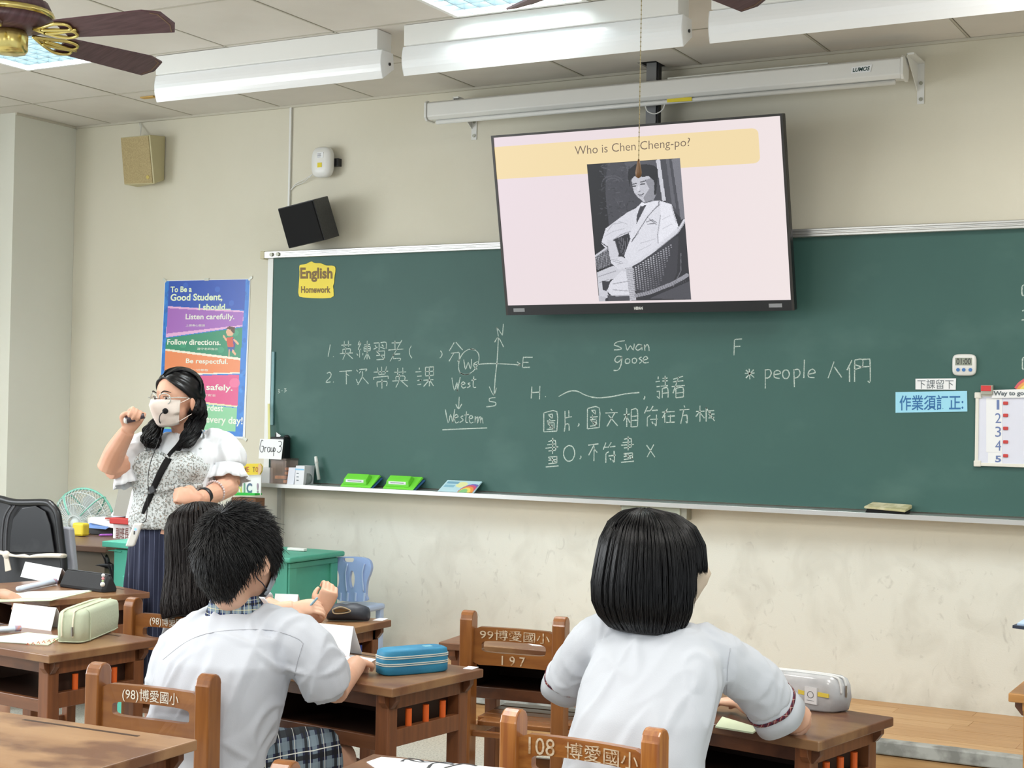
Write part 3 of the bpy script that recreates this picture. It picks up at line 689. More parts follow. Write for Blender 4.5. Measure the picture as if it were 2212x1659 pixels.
# ======================= blackboard =======================
BX0, BX1, BZ0, BZ1 = -5.062, .35, 1.012, 2.213
bb = thing('blackboard', 'long green chalkboard covered in chalk notes with aluminium rails', 'blackboard', (-2.4,-.01,BZ0))
s = MB(); s.b2((BX0,-.018,BZ0),(BX1,-.002,BZ1)); s.build('writing_surface', M_chalkboard, bb)
s = MB(); s.b2((BX0-.035,-.022,BZ0),(BX0,-.002,BZ1+.004)); s.build('side_frame', M_white, bb)
s = MB(); s.b2((BX0-.04,-.05,BZ1),(BX1,-.002,BZ1+.036)); s.build('top_rail', M_alu, bb, bevel=.002)
s = MB(); s.b2((BX0+.08,-.056,BZ1+.024),(BX1,-.05,BZ1+.034)); s.b2((BX0+.08,-.056,BZ1+.010),(BX1,-.05,BZ1+.018)); s.build('rail_lip', M_alu, bb, bevel=.002)
s = MB(); s.b2((BX0-.065,-.054,BZ1-.004),(BX0-.038,-.002,BZ1+.04)); s.build('rail_end_cap', M_cream_plastic, bb, bevel=.004)
for q in (.012, .055):
    s = MB(); s.tube([(BX0+q,-.05,BZ1+.018),(BX0+q,-.06,BZ1+.018)], .011, 12); s.build('rail_roller', M_alu_d, bb)
s = MB(); s.hexa([(BX0-.10,-.115,BZ0-.014),(BX1,-.115,BZ0-.014),(BX1,-.115,BZ0-.026),(BX0-.10,-.115,BZ0-.026),(BX0-.10,-.002,BZ0-.004),(BX1,-.002,BZ0-.004),(BX1,-.002,BZ0-.028),(BX0-.10,-.002,BZ0-.028)]); s.b2((BX0-.10,-.121,BZ0-.030),(BX1,-.114,BZ0-.008)); s.build('chalk_tray', M_alu, bb, bevel=.0015)
s = MB(); s.b2((BX0-.135,-.122,BZ0-.034),(BX0-.10,-.004,BZ0-.003)); s.build('tray_end_cap', M_cream_plastic, bb, bevel=.004)
for q in [HY(x, 1100).x for x in (610,)]:
    s = MB(); s.b2((q-.014,-.03,.18),(q+.014,-.001,BZ0-.03)); single(s, 'wall_conduit', mat('grey_pvc', '#b4b5ae', .5), 'grey vertical conduit below the left end of the chalk tray', 'conduit')
p0 = HY(1348,1090,-.03); p1 = HY(1475,1093,-.03)
s = MB(); s.b2((p0.x,-.07,p0.z-.055),(p0.x+.145,-.03,p0.z)); bxo = s; bo = single(s, 'wall_socket_box', mat('pale_green_plastic', '#c3cdbf', .4), 'pale green socket box under the chalk tray above the bobbed student', 'socket box', bevel=.012)
s = MB(); s.b2((p0.x+.15,-.07,p0.z-.055),(p0.x+.295,-.03,p0.z)); s.build('second_box', _m['pale_green_plastic'], bo, bevel=.012) if False else None
s = MB(); s.b2((p0.x+.148,-.068,p0.z-.05),(p0.x+.30,-.02,p0.z-.001)); o2 = s.build('socket_cover', _m['pale_green_plastic'], bo, bevel=.004)
s = MB(); s.b2((p0.x+.30,-.06,p0.z-.055),(p0.x+.33,-.002,p0.z-.0)); s.build('socket_side', M_alu_d, bo)
s = MB(); s.b2((p0.x-.02,-.03,p0.z-.01),(p0.x+.33,-.002,p0.z+.004)); s.build('mounting_strip', M_alu_d, bo)
# ---- chalk writing: strokes drawn on the board's own plane ----
YB = -.0186
C6 = lambda x, y: (560+x/3.16, 680+y/3.16)
C7 = lambda x, y: (1120+x/2.765, 680+y/2.765)
CW = .0052
def chalk_part(name, strokes, w=CW):
    s = MB()
    for st in strokes:
        pts = [HY(px, py, YB) for px, py in st]
        if len(pts) > 2: pts = catmull(pts, 3)
        else: pts = [pts[0], pts[0].lerp(pts[1], .33), pts[0].lerp(pts[1], .66), pts[1]]
        s.ribbon(pts, w, (0,-1,0), 0, .25)
    o = s.build(name, M_chalk, bb); o['kind'] = 'stuff'; return o
YAN = '2021 0242 1434 1636 1838 1838'
GL = {
 'ying':'1282 3033 6063 2426 247476 0696 4346 4629 5699', 'lian':'201231 311434 2428 0617 4647 5292 7079 539395 5355 5595 5494 7659 7699',
 'xi':'0141 4144 1223 0433 519194 6273 8453 4435 2585 2589 8589 2787 2989', 'kao':'2171 4044 0494 8019 3676 3638 387879 7969',
 'fen':'4014 5094 2575 757969 4519', 'xia':'0191 5159 5374', 'ci':'1122 1628 4233 318172 525529 5599',
 'dai':'0292 2033 5053 8073 3373 0405 0494 9495 2628 268688 5559', 'ke':'2021 0232 1434 1636 2636 1838 5090 5054 9094 5494 5292 7079 4696 7649 7699',
 'qing':'2021 0232 1434 1636 1839 3639 5191 5292 4494 7074 5559 559599 5797', 'kan':'8011 1282 0494 5017 3539 358589 3787 3989',
 'tu':'0009 009099 0999 3161 3163 6163 2484 4345 2575 2578 7578 4666 4667 6667 4767 2878', 'pian':'2026 2619 2393 6063 266669',
 'wen':'4051 0292 7219 2399', 'xiang':'0343 2029 2306 2447 5159 519199 5494 5696 5999', 'fu':'2003 1242 6042 5292 4425 2529 4696 848978 5768',
 'zai':'0292 4006 2429 4595 6469 3999', 'fang':'4051 0292 4219 3575 757968', 'kuang':'0343 2029 2306 2447 5199 5159 6393 6595 6797 7377',
 'hua':'5055 1272 217174 0393 2474 2686 2688 8688 5658 2787 2888 0999', 'bu':'0191 5106 5259 5385', 'ren':'4009 4399', 'men':'2004 1319 3039 306063 3263 3463 6090 909989 6393',
}
def glyph(k, bx, C, w=CW):
    x0, y0, x1, y1 = bx; out = []
    for tk in GL[k].split():
        st = [(int(tk[i]), int(tk[i+1])) for i in range(0, len(tk)-1, 2)]
        out.append([C(x0+(x1-x0)*a/9+random.uniform(-1.5,1.5), y0+(y1-y0)*b/9+random.uniform(-1.5,1.5)-(a/9)*(y1-y0)*.05) for a, b in st])
    return out
def T(C, *st): return [[C(*q) for q in s_] for s_ in st]
# left block
ln1 = T(C6, [(485,203),(470,285)], [(505,284),(508,286)], [(1038,212),(1025,240),(1028,272),(1042,296)], [(1236,245),(1248,262),(1244,282),(1232,295)])
for k, b in (('ying',(550,180,640,308)), ('lian',(665,180,757,308)), ('xi',(782,180,865,308)), ('kao',(880,180,985,318)), ('fen',(1285,192,1388,318))): ln1 += glyph(k, b, C6)
chalk_part('chalk_writing', ln1)
ln2 = T(C6, [(462,400),(478,392),(490,402),(486,425),(455,460),(488,458)], [(505,458),(508,460)])
for k, b in (('xia',(548,375,632,478)), ('ci',(652,362,745,478)), ('dai',(782,360,880,510)), ('ying',(910,365,1015,498)), ('ke',(1065,362,1190,492))): ln2 += glyph(k, b, C6)
chalk_part('chalk_writing', ln2)
comp = T(C6, [(1632,155),(1625,300),(1612,420),(1603,548)], [(1607,188),(1632,155),(1668,220)], [(1570,490),(1600,548),(1620,498)], [(1460,342),(1560,333),(1680,336),(1785,342)], [(1760,322),(1785,342),(1758,346)], [(1490,318),(1460,342),(1488,372)],
  [(1632,148),(1622,85)], [(1622,85),(1660,140)], [(1660,140),(1667,62)], [(1800,290),(1866,290)], [(1802,292),(1797,360)], [(1800,325),(1838,325)], [(1797,360),(1848,358)],
  [(1612,565),(1575,570),(1572,590),(1612,598),(1608,620),(1550,628)], [(1396,305),(1408,372),(1426,325),(1442,370),(1450,302)],
  [(1470,240),(1430,236),(1385,270),(1362,330),(1368,390),(1410,408),(1460,385),(1495,330),(1498,270),(1470,238),(1440,234)], [(1368,395),(1400,410),(1440,402)])
chalk_part('chalk_compass', comp)
wst = T(C6, [(1315,430),(1332,515),(1350,460),(1352,522)], [(1352,522),(1372,425)], [(1375,480),(1405,470),(1392,458),(1378,475),(1390,500),(1412,492)], [(1440,465),(1425,470),(1440,485),(1420,498)], [(1465,420),(1460,490),(1480,495)], [(1448,448),(1482,440)],
  [(1365,560),(1361,640)], [(1342,610),(1361,642),(1383,608)],
  [(1270,645),(1290,738),(1306,680),(1320,738)], [(1320,738),(1335,645)], [(1330,705),(1358,695),(1345,680),(1332,700),(1342,738),(1362,730)], [(1392,690),(1375,698),(1392,718),(1368,735)], [(1415,660),(1410,728),(1425,735)], [(1400,685),(1432,680)], [(1430,712),(1458,702),(1445,686),(1432,706),(1442,738),(1462,732)], [(1475,692),(1472,738),(1480,705),(1492,695)], [(1492,695),(1490,740),(1502,702),(1512,698),(1510,740),(1520,700),(1528,742)],
  [(1250,785),(1400,778),(1556,772)])
chalk_part('chalk_writing', wst)
chalk_part('chalk_writing', T(C6, [(128,510),(140,512),(130,522),(142,528),(128,536)], [(150,520),(160,519)], [(170,502),(185,505),(172,514),(187,518),(170,528)]), .003)
sw = T(C7, [(635,155),(590,162),(572,180),(600,190),(615,205),(570,210)], [(640,175),(650,212),(668,185),(685,210),(692,172)], [(735,180),(715,178),(700,198),(712,212),(732,200),(736,180),(738,212)], [(752,178),(755,214)], [(755,195),(768,178),(778,190),(780,216)],
  [(618,250),(590,248),(575,270),(590,285),(612,268),(618,250),(612,300),(595,330),(568,332)], [(655,262),(640,268),(640,288),(660,288),(665,270),(655,262)], [(695,258),(680,266),(682,286),(700,286),(706,268),(695,258)], [(735,252),(720,262),(738,275),(722,290)], [(742,272),(772,262),(760,248),(745,262),(748,286),(778,284)])
chalk_part('chalk_writing', sw)
h = T(C7, [(80,428),(76,500)], [(128,425),(125,505)], [(78,465),(127,462)], [(160,488),(163,490)], [(240,488),(300,458),(350,456),(400,480),(470,496),(560,488),(640,472),(722,464)], [(752,485),(755,492),(748,505)])
for k, b in (('qing',(818,370,892,502)), ('kan',(915,372,992,498))): h += glyph(k, b, C7)
chalk_part('chalk_writing', h)
l = T(C7, [(358,648),(362,655),(354,668)])
for k, b in (('tu',(152,585,230,700)), ('pian',(268,575,318,698)), ('tu',(412,560,482,680)), ('wen',(520,565,592,668)), ('xiang',(628,560,710,672)), ('fu',(752,548,832,668)), ('zai',(858,562,932,645)), ('fang',(962,545,1020,650)), ('kuang',(1060,545,1170,640))): l += glyph(k, b, C7)
chalk_part('chalk_writing', l)
l = T(C7, [(300,780),(275,800),(270,840),(290,872),(320,868),(336,830),(325,790),(300,780)], [(370,842),(374,850),(366,862)], [(765,778),(815,850)], [(808,775),(768,850)])
for k, b in (('hua',(162,740,238,910)), ('bu',(418,765,478,878)), ('fu',(505,765,580,885)), ('hua',(612,730,690,882))): l += glyph(k, b, C7)
chalk_part('chalk_writing', l)
l = T(C7, [(1290,150),(1287,242)], [(1290,148),(1335,144)], [(1290,190),(1325,188)], [(1378,322),(1382,385)], [(1352,350),(1410,348)], [(1358,378),(1405,328)], [(1358,330),(1408,375)],
  [(1474,325),(1474,440)], [(1474,330),(1500,328),(1510,350),(1495,375),(1474,378)], [(1525,358),(1565,350),(1552,332),(1530,340),(1528,372),(1560,380)], [(1590,330),(1578,345),(1582,375),(1605,380),(1618,355),(1608,332),(1590,330)], [(1645,325),(1648,432)], [(1645,330),(1672,326),(1682,350),(1668,372),(1646,378)], [(1708,268),(1704,378)], [(1730,355),(1772,345),(1758,325),(1735,338),(1732,370),(1768,375)])
l += glyph('ren', (1850,282,1930,378), C7); l += glyph('men', (1962,272,2100,402), C7)
chalk_part('chalk_writing', l)
chalk_part('chalk_writing', [[(2212,615),(2208,620),(2208,637),(2212,638)], [(2208,672),(2212,670)], [(2207,691),(2212,691)], [(2212,772),(2209,776),(2209,796),(2212,797)]])
s = MB(); q = HY(592,760,-.02); q2 = HY(592,918,-.02); s.b2((q.x-.010,-.028,q2.z),(q.x+.008,-.0187,q.z)); single(s, 'magnetic_strip', mat('teal_strip', '#5e8d92', .35), 'thin teal magnetic strip along the left edge of the blackboard', 'strip')
s = MB(); q = HY(580,872,-.05); q2 = HY(586,985,-.05); s.hexa([q+Vector((-.006,0,0)), q+Vector((.008,0,0)), q2+Vector((.010,-.02,0)), q2+Vector((-.006,-.02,0))]+[p+Vector((0,.002,0)) for p in (q+Vector((-.006,0,0)), q+Vector((.008,0,0)), q2+Vector((.010,-.02,0)), q2+Vector((-.006,-.02,0)))]); single(s, 'wooden_ruler', mat('pale_yellow_ruler', '#d8d48c', .5), 'pale yellow ruler standing at the left end of the chalk tray', 'ruler')
# ======================= furniture builders =======================
def wood(name, a, b, c, rough=.35, along=(1,14,10), s=4):
    return mat(name, a, rough, noise_c=b, nscale=s, nstretch=along, lo=.3, hi=.7, layer2=(c, 3.6, (1,1.6,1), .49, .60), bump=.12, bscale=60, bstretch=along)
V = (12,12,1)
W_desk = wood('desk_wood_dark', '#633f29', '#754b31', '#472c1e')
W_deskleg = mat('desk_leg_wood', '#84512f', .4, noise_c='#6b4026', nscale=5, nstretch=V, lo=.3, hi=.7, bump=.1, bscale=50, bstretch=V)
W_top1 = wood('worn_desk_top', '#6f4a34', '#80583d', '#95714e', .3, (1,7,6), 3)
W_top2 = wood('very_worn_desk_top', '#a88460', '#96714f', '#6f4c36', .38, (1,5,5), 2.5)
W_top3 = wood('patchy_desk_top', '#5e3e2e', '#6b4836', '#8a6848', .3, (1,6,5), 3)
W_chair = mat('chair_wood', '#97602f', .3, noise_c='#7c4a22', nscale=5, nstretch=(10,10,1.2), lo=.3, hi=.7, coat=.3)
W_chairr = mat('chair_rail_wood', '#97612f', .3, noise_c='#7f4d25', nscale=4, nstretch=(1.2,10,10), lo=.3, hi=.7, coat=.3)
W_chair2 = mat('chair_wood_light', '#b37538', .28, noise_c='#94572a', nscale=5, nstretch=(14,14,1.1), lo=.35, hi=.62, coat=.3)
W_chairr2 = mat('chair_rail_wood_light', '#ad7238', .28, noise_c='#8f5629', nscale=5, nstretch=(1.1,14,14), lo=.35, hi=.62, coat=.3)
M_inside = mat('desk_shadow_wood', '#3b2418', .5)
M_stencil = mat('white_stencil_paint', '#e2ddd0', .7, noise_c='#b79a78', nscale=90, lo=.62, hi=.72)
M_stencil2 = mat('faded_stencil_paint', '#d3c0a4', .7, noise_c='#a47748', nscale=60, lo=.46, hi=.66)
PEG = {'orange': mat('orange_foam_peg', '#e5641c', .6), 'black': mat('black_foam_peg', '#1d2126', .6), 'blue': mat('blue_foam_peg', '#2b3f8f', .6)}
DESKS = []
def desk(label, c, rz, h=.68, w=.60, d=.40, top=None, leg=None, peg='orange', group=None, back=True):
    top = top or W_top1; leg = leg or W_deskleg
    t = thing('school_desk', label, 'desk', (0,0,0), group)
    s = MB(); s.b2((-w/2,-d/2,h-.024),(w/2,d/2,h)); tp = s.build('desk_top', top, t, bevel=.003)
    s = MB(); s.b2((-.17,d/2-.047,h-.001),(.17,d/2-.036,h+.0004)); s.build('pencil_groove', M_inside, tp)
    ix, iy = w/2-.035, d/2-.03
    for y in (-iy, iy-.018):
        s = MB(); s.prism([(-w/2+.012,y,h-.024),(w/2-.012,y,h-.024),(w/2-.012,y,h-.040),(w/2-.03,y,h-.062),(-w/2+.03,y,h-.062),(-w/2+.012,y,h-.040)], (0,.018,0)); s.build('apron', W_desk, t, bevel=.001)
    for x in (-ix, ix-.022):
        s = MB(); s.prism([(x,-d/2+.008,h-.024),(x,d/2-.008,h-.024),(x,d/2-.012,h-.045),(x,d/2-.03,h-.066),(x,-d/2+.03,h-.066),(x,-d/2+.012,h-.045)], (.022,0,0)); s.build('side_apron', leg, t, bevel=.001)
    for sx in (-1,1):
        for sy in (-1,1):
            s = MB(); cx, cy = sx*(ix-.022), sy*(iy-.016); s.b2((cx-.022,cy-.020,0),(cx+.022,cy+.020,h-.025)); s.build('leg', leg, t, bevel=.003)
    for sx in (-1,1):
        x = sx*(ix-.012); s = MB(); s.b2((x-.011,-iy+.03,h-.168),(x+.011,iy-.03,h-.122)); r = s.build('side_rail', leg, t, bevel=.002)
        for k in (-1,0,1):
            s = MB(); s.tube([(x,k*.075,h-.1225),(x,k*.075,h-.076)], .009, 14); s.build('peg', PEG[peg], r)
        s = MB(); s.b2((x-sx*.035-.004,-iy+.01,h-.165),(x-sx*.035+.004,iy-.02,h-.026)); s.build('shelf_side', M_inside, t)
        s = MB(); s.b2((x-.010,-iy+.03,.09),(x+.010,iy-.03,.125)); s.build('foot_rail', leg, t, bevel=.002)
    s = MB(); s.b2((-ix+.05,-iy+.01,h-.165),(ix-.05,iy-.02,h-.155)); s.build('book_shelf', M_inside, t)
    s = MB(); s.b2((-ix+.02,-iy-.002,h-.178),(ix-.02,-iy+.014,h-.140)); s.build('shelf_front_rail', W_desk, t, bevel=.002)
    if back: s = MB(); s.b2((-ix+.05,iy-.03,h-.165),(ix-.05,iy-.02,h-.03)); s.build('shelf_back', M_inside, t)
    t.location = (c[0], c[1], 0); t.rotation_euler = (0,0,rz); DESKS.append(t); return t
def desk_from(label, fr, br, h, **k):   # front-right and back-right corners of the top, as seen
    A = HZ(*fr, h); B = HZ(*br, h); d = (B-A).length; a = math.atan2(B.y-A.y, B.x-A.x)-math.pi/2
    xa = Vector((math.cos(a), math.sin(a), 0)); c = (A+B)/2-xa*(k.get('w', .6)/2)
    return desk(label, c, a, h, d=max(d,.36), **k)
def curve_y(x): return .014*(1-(x/.145)**2)
def chair(label, pl, pr_, zt, text=None, num=None, faded=False, light=False, ins=.33, group=None):
    A = pl if isinstance(pl, Vector) else HZ(*pl, zt)
    if isinstance(pr_, tuple): B = HZ(*pr_, zt); a = math.atan2(B.y-A.y, B.x-A.x); W = (B-A).length
    else: a = pr_; W = ins; B = A+Vector((math.cos(a),math.sin(a),0))*W
    c = (A+B)/2; hw = W/2; wd = W_chair2 if light else W_chair; wr = W_chairr2 if light else W_chairr
    t = thing('school_chair', label, 'chair', (0,0,0), group)
    for sx in (-1,1):
        s = MB(); pr = [(-.026,0),(.024,0),(.030,.40),(.027,zt-.028)]+[(.002+.026*math.cos(q), zt-.026+.026*math.sin(q)) for q in np.linspace(.1, math.pi-.1, 8)]+[(-.026,zt-.028),(-.026,.40)]
        s.prism([(sx*hw-.021,y,z) for y, z in pr], (.042,0,0)); s.build('back_post', wd, t, bevel=.004)
    # back rail with its hand slot
    rt_, rb = zt-.050, zt-.170; x1 = hw-.02; cz = rt_-.049; sl = x1*.80; sh = .019; zc = (rt_+rb)/2
    oc, ic = [], []
    N = 40
    for i in range(N):
        q = 2*math.pi*(i+.5)/N; cx_, sz_ = math.cos(q), math.sin(q)
        k = max(abs(cx_)/1, abs(sz_)/1); oc.append((x1*cx_/k, zc+(rt_-rb)/2*sz_/k))
        e = 5; ic.append((sl*math.copysign(abs(cx_)**(2/e), cx_), cz-.012+sh*math.copysign(abs(sz_)**(2/e), sz_)))
    s = MB(); vs = []
    for y0 in (-.010, .010):
        vs += [(x, y0+curve_y(x), z) for x, z in oc]+[(x, y0+curve_y(x), z) for x, z in ic]
    fs = []
    for i in range(N):
        j = (i+1) % N; fs += [(i,j,N+j,N+i),(2*N+i,3*N+i,3*N+j,2*N+j),(i,2*N+i,2*N+j,j),(N+i,N+j,3*N+j,3*N+i)]
    s.add(vs, fs); rl = s.build('back_rail', wr, t, bevel=0)
    me = rl.data
    if text:
        def Q(u, v): x = -x1+2*x1*u; return Vector((x, -.0122+curve_y(x), rt_-(rt_-rb)*v))
        def put(tx, u0, v0, u1, v1, m, bold):
            mb = text_mb(tx, bold=bold); X0, Y0, X1, Y1 = mb.box_
            mb.v = [Q(u0+(q.x-X0)/(X1-X0)*(u1-u0), v1-(q.y-Y0)/(Y1-Y0)*(v1-v0)) for q in mb.v]
            return mb.build('stencil_lettering', m, rl)
        for tx, u0, v0, u1, v1 in text: put(tx, u0, v0, u1, v1, M_stencil2 if faded else M_stencil, .002)['kind'] = 'stuff'
    st = .42
    for i in range(5):
        y = .035+i*.066; s = MB(); s.b2((-hw-.005 if i else -hw+.022,y,st-.016),(hw+.005 if i else hw-.022,y+.058,st)); s.build('seat_slat', wr, t, bevel=.003)
    for sx in (-1,1):
        s = MB(); s.b2((sx*hw-.02,.30,0),(sx*hw+.02,.345,st-.017)); s.build('front_leg', wd, t, bevel=.003)
        s = MB(); s.b2((sx*hw-.011,.02,st-.055),(sx*hw+.011,.31,st-.017)); s.build('side_rail', wr, t, bevel=.002)
        s = MB(); s.b2((sx*hw-.010,.02,.13),(sx*hw+.010,.31,.165)); s.build('side_stretcher', wr, t, bevel=.002)
    for y, z in ((0,.20),(.32,.24),(0,.40)):
        s = MB(); s.b2((-hw+.02,y-.009,z-.022),(hw-.02,y+.009,z+.012 if z < .4 else z-.005)); s.build('cross_stretcher', wr, t, bevel=.002)
    t.location = (c.x, c.y, 0); t.rotation_euler = (0,0,a); return t
# ---- desks ----
DH = .68
D_near = desk('worn pale-topped desk in the bottom left corner', HZ(427,1597,DH)-Vector((.30*math.cos(.04)-.2*math.sin(.04)*-1*-1,.2,0)), .035, DH, top=W_top2)
c0 = HZ(427,1597,DH); a = .04; D_near.location = (c0.x-.3*math.cos(a)+.2*math.sin(a), c0.y-.3*math.sin(a)-.2*math.cos(a), 0)
D_boy = desk_from('dark school desk with a blue pencil case and orange pegs', (848,1488), (1045,1445), DH, top=W_top1)
D_girl = desk_from('dark patchy desk under the bobbed student\'s elbow', (1769,1603), (1931,1549), .64, top=W_top3)
D_left = desk_from('brown desk holding the sage green pencil case', (106.5,1416), (343,1380), DH, top=W_top1, back=False)
D_lr = desk_from('dark desk holding the black pencil case with a charm', (108,1296), (324,1279), DH, top=W_top1)
c0 = HZ(846,1339,DH); D_b = desk('brown desk of the long-haired student with a blue peg', (c0.x-.30, c0.y-.20, 0), 0, DH, top=W_top1, peg='blue')
c0 = HZ(947,1387,.64); a = .13; D_c = desk('empty brown desk with black pegs behind the chair numbered 197', (c0.x+.3*math.cos(a)-.2*math.sin(a), c0.y+.3*math.sin(a)+.2*math.cos(a), 0), a, .64, top=W_top1, peg='black')
c0 = HZ(806,1628,DH); a = .12; D_bot = desk('dark desk with a cut-out worksheet at the bottom edge', (c0.x+.3*math.cos(a)+.2*math.sin(a), c0.y+.3*math.sin(a)-.2*math.cos(a), 0), a, DH, top=W_top1)
W_pale = mat('pale_desk_wood', '#c99458', .35, noise_c='#b37d42', nscale=4, nstretch=(1,10,10), lo=.3, hi=.7)
c0 = HZ(2178,1497,.68); D_r = desk('pale wooden desk cut off by the right edge', (c0.x+.3, c0.y+.2, 0), 0, .68, top=W_pale, leg=W_pale)
# ---- chairs ----
chair('wooden chair stencilled (98) in front of the boy in white', (213,1430), (450,1455), .76, [('(98)博愛國小', .20,.05,.78,.34)])
chair('wooden chair stencilled (98) behind the long-haired student', (288,1290), 0.0, .76, [('(98)博愛國小', .20,.05,.78,.34)])
chair('empty wooden chair numbered 197 before the blackboard', (1013,1318), (1212,1332), .775, [('99博愛國小', .08,.05,.95,.32), ('1 9 7', .35,.72,.64,.97)], faded=True)
chair('honey-coloured chair stencilled 108 behind the bobbed student', (1110,1530), (1415,1572), .76, [('108', .08,.04,.28,.35), ('博愛國小', .36,.05,.96,.35)], faded=True, light=True)
chair('chair of which only one post top shows at the bottom edge', (615,1642), .12, .76)
# ======================= things on desks =======================
def rbox(c, ex, ey, h, rings=None, e=6, n=36):
    """rounded box standing on c: ex, ey half vectors"""
    s = MB(); R = []
    rings = rings or [(0,.94),(.04,.99),(.3,1.02),(.7,1.02),(.92,.97),(1,.86)]
    for zz, k in rings:
        R.append([Vector(c)+ex*(k*math.copysign(abs(math.cos(q))**(2/e), math.cos(q)))+ey*(k*math.copysign(abs(math.sin(q))**(2/e), math.sin(q)))+Vector((0,0,h*zz)) for q in [2*math.pi*i/n for i in range(n)]])
    return s.rings(R), R
def loop_tube(R, r, k0=0, k1=None, sq=1.0, closed=True):
    s = MB(); p = R[k0:k1]; p = p+[p[0]] if closed else p
    return s.tube(p, r, 6)
def tent(label, bl, br, h, z, lean=.02, mark=None):
    A, B = HZ(*bl, z), HZ(*br, z); n = Vector((-(B-A).y, (B-A).x, 0)).normalized(); n = n if n.y > 0 else -n
    U = Vector((0,0,h)); t_ = n*lean
    s = MB(); q = [A, B, B+U+t_, A+U+t_]; s.hexa(q+[p+n*.0012 for p in q])
    q = [A+U+t_+n*.0013, B+U+t_+n*.0013, B+n*(2*lean+.03)+Vector((0,0,.0004)), A+n*(2*lean+.03)+Vector((0,0,.0004))]; s.hexa(q+[p+n*.0012 for p in q])
    return single(s, 'folded_name_card', M_paper, label, 'name card', 'folded white name cards on the desks')
tent('blank white card standing left of the sage green pencil case', (18,1352), (110,1363), .072, DH)
tent('blank white card standing beside the black pencil case with a charm', (44,1246), (123,1262), .062, DH)
tent('blank white card standing on the boy\'s desk beside the blue case', (680,1412), (754,1420), .088, DH)
tent('blank white card standing on the long-haired student\'s desk', (590,1320), (640,1322), .060, DH)
def sheet(name, pts, z, m, label, cat, th=.002, marks=None, mk=None, **k):
    q = [HZ(*p, z+th) for p in pts]; s = MB(); s.prism([(p.x,p.y,z+.0003) for p in q], (0,0,th)); o = single(s, name, m, label, cat, **k)
    if marks:
        for i, (a, b, wd) in enumerate(marks):
            if len(q) == 4: PQ = quadP(*q)
            s = MB(); s.ribbon([PQ(*a)+Vector((0,0,.0006)), PQ(*b)+Vector((0,0,.0006))], wd, (0,0,1)); s.build('printed_line', mk or M_bluep, o)['kind'] = 'stuff'
    return o
M_bluep = mat('pale_blue_print', '#a9c8e6', .6); M_redp = mat('red_print', '#c8674f', .6); M_greenp = mat('pale_green_page', '#dbe8c8', .6)
def rowmarks(n, u0=.1, u1=.9, v0=.12, v1=.9): return [((u0,v0+(v1-v0)*i/(n-1)), (u1-random.uniform(0,.25),v0+(v1-v0)*i/(n-1)), .0016) for i in range(n)]
o = sheet('workbook', [(-60,1383),(60,1366),(136,1374),(104,1393),(-30,1405)][:4], DH, M_greenp, 'open workbook beside the sage green pencil case', 'book')
s = MB(); q = [HZ(*p, DH+.003) for p in ((-50,1383),(55,1369),(132,1376),(60,1390))]; s.prism([(p.x,p.y,DH+.0025) for p in q], (0,0,.0012)); pg = s.build('page', M_paper, o)
PQ = quadP(*[Vector((p.x,p.y,DH+.0042)) for p in q])
for i in range(7):
    s = MB(); s.ribbon([PQ(.08,.12+.12*i), PQ(.92,.12+.12*i)], .0016, (0,0,1)); s.build('printed_line', M_bluep, pg)
s = MB(); ring = [HZ(60+i*11.5, 1391.5-i*1.7, DH+.006) for i in range(7)]
for p in ring: s.tube([p+Vector((-.006,0,-.003)), p+Vector((0,0,.003)), p+Vector((.006,0,-.003))], .0012, 5)
s.build('spiral_edge', M_redp, o)
def rolled(pl, pr_, z, r, label):
    A, B = HZ(*pl, z+r), HZ(*pr_, z+r); s = MB(); s.tube([A, A.lerp(B,.5), B], [r*.9, r, r*1.05], 16, sq=.8); o = single(s, 'curled_booklet', mat('pale_blue_page', '#d5e3f4', .55), label, 'booklet', smooth=True)
    s = MB(); d = (B-A).normalized(); s.tube([B-d*.018, B+d*.001], r*1.08, 16, sq=.8); s.build('picture_edge', mat('picture_print', '#8f9fc8', .6, noise_c='#c08a84', nscale=90), o)
    return o
rolled((-40,1362), (44,1357), DH, .011, 'curled page of a booklet at the left edge beside the white card')
rolled((40,1272), (118,1256), DH, .014, 'curled pale blue booklet before the card near the black case')
o = sheet('workbook', [(-20,1300),(35,1281),(205,1275),(110,1297)], DH, M_greenp, 'open workbook under the hand at the left edge', 'book')
s = MB(); q = [HZ(*p, DH+.003) for p in ((0,1292),(60,1278),(195,1275),(112,1292))]; s.prism([(p.x,p.y,DH+.0025) for p in q], (0,0,.0012)); s.build('page', M_paper, o)
o = sheet('workbook', [(700,1432),(755,1414),(812,1424),(757,1454)], DH, M_paper, 'open workbook on the boy\'s desk beside the blue pencil case', 'book', marks=[((.3,.06),(.95,.06),.004)], mk=M_redp)
PQ = quadP(*[HZ(*p, DH+.0032) for p in ((700,1432),(755,1414),(812,1424),(757,1454))])
for i in range(5):
    s = MB(); s.ribbon([PQ(.3,.18+.13*i), PQ(.92,.18+.13*i)], .0016, (0,0,1)); s.build('printed_line', M_bluep, o)
sheet('workbook', [(1545,1569),(1560,1548),(1640,1572),(1626,1582)], .64, M_greenp, 'green-edged workbook beneath the bobbed student\'s arm', 'book', th=.004)
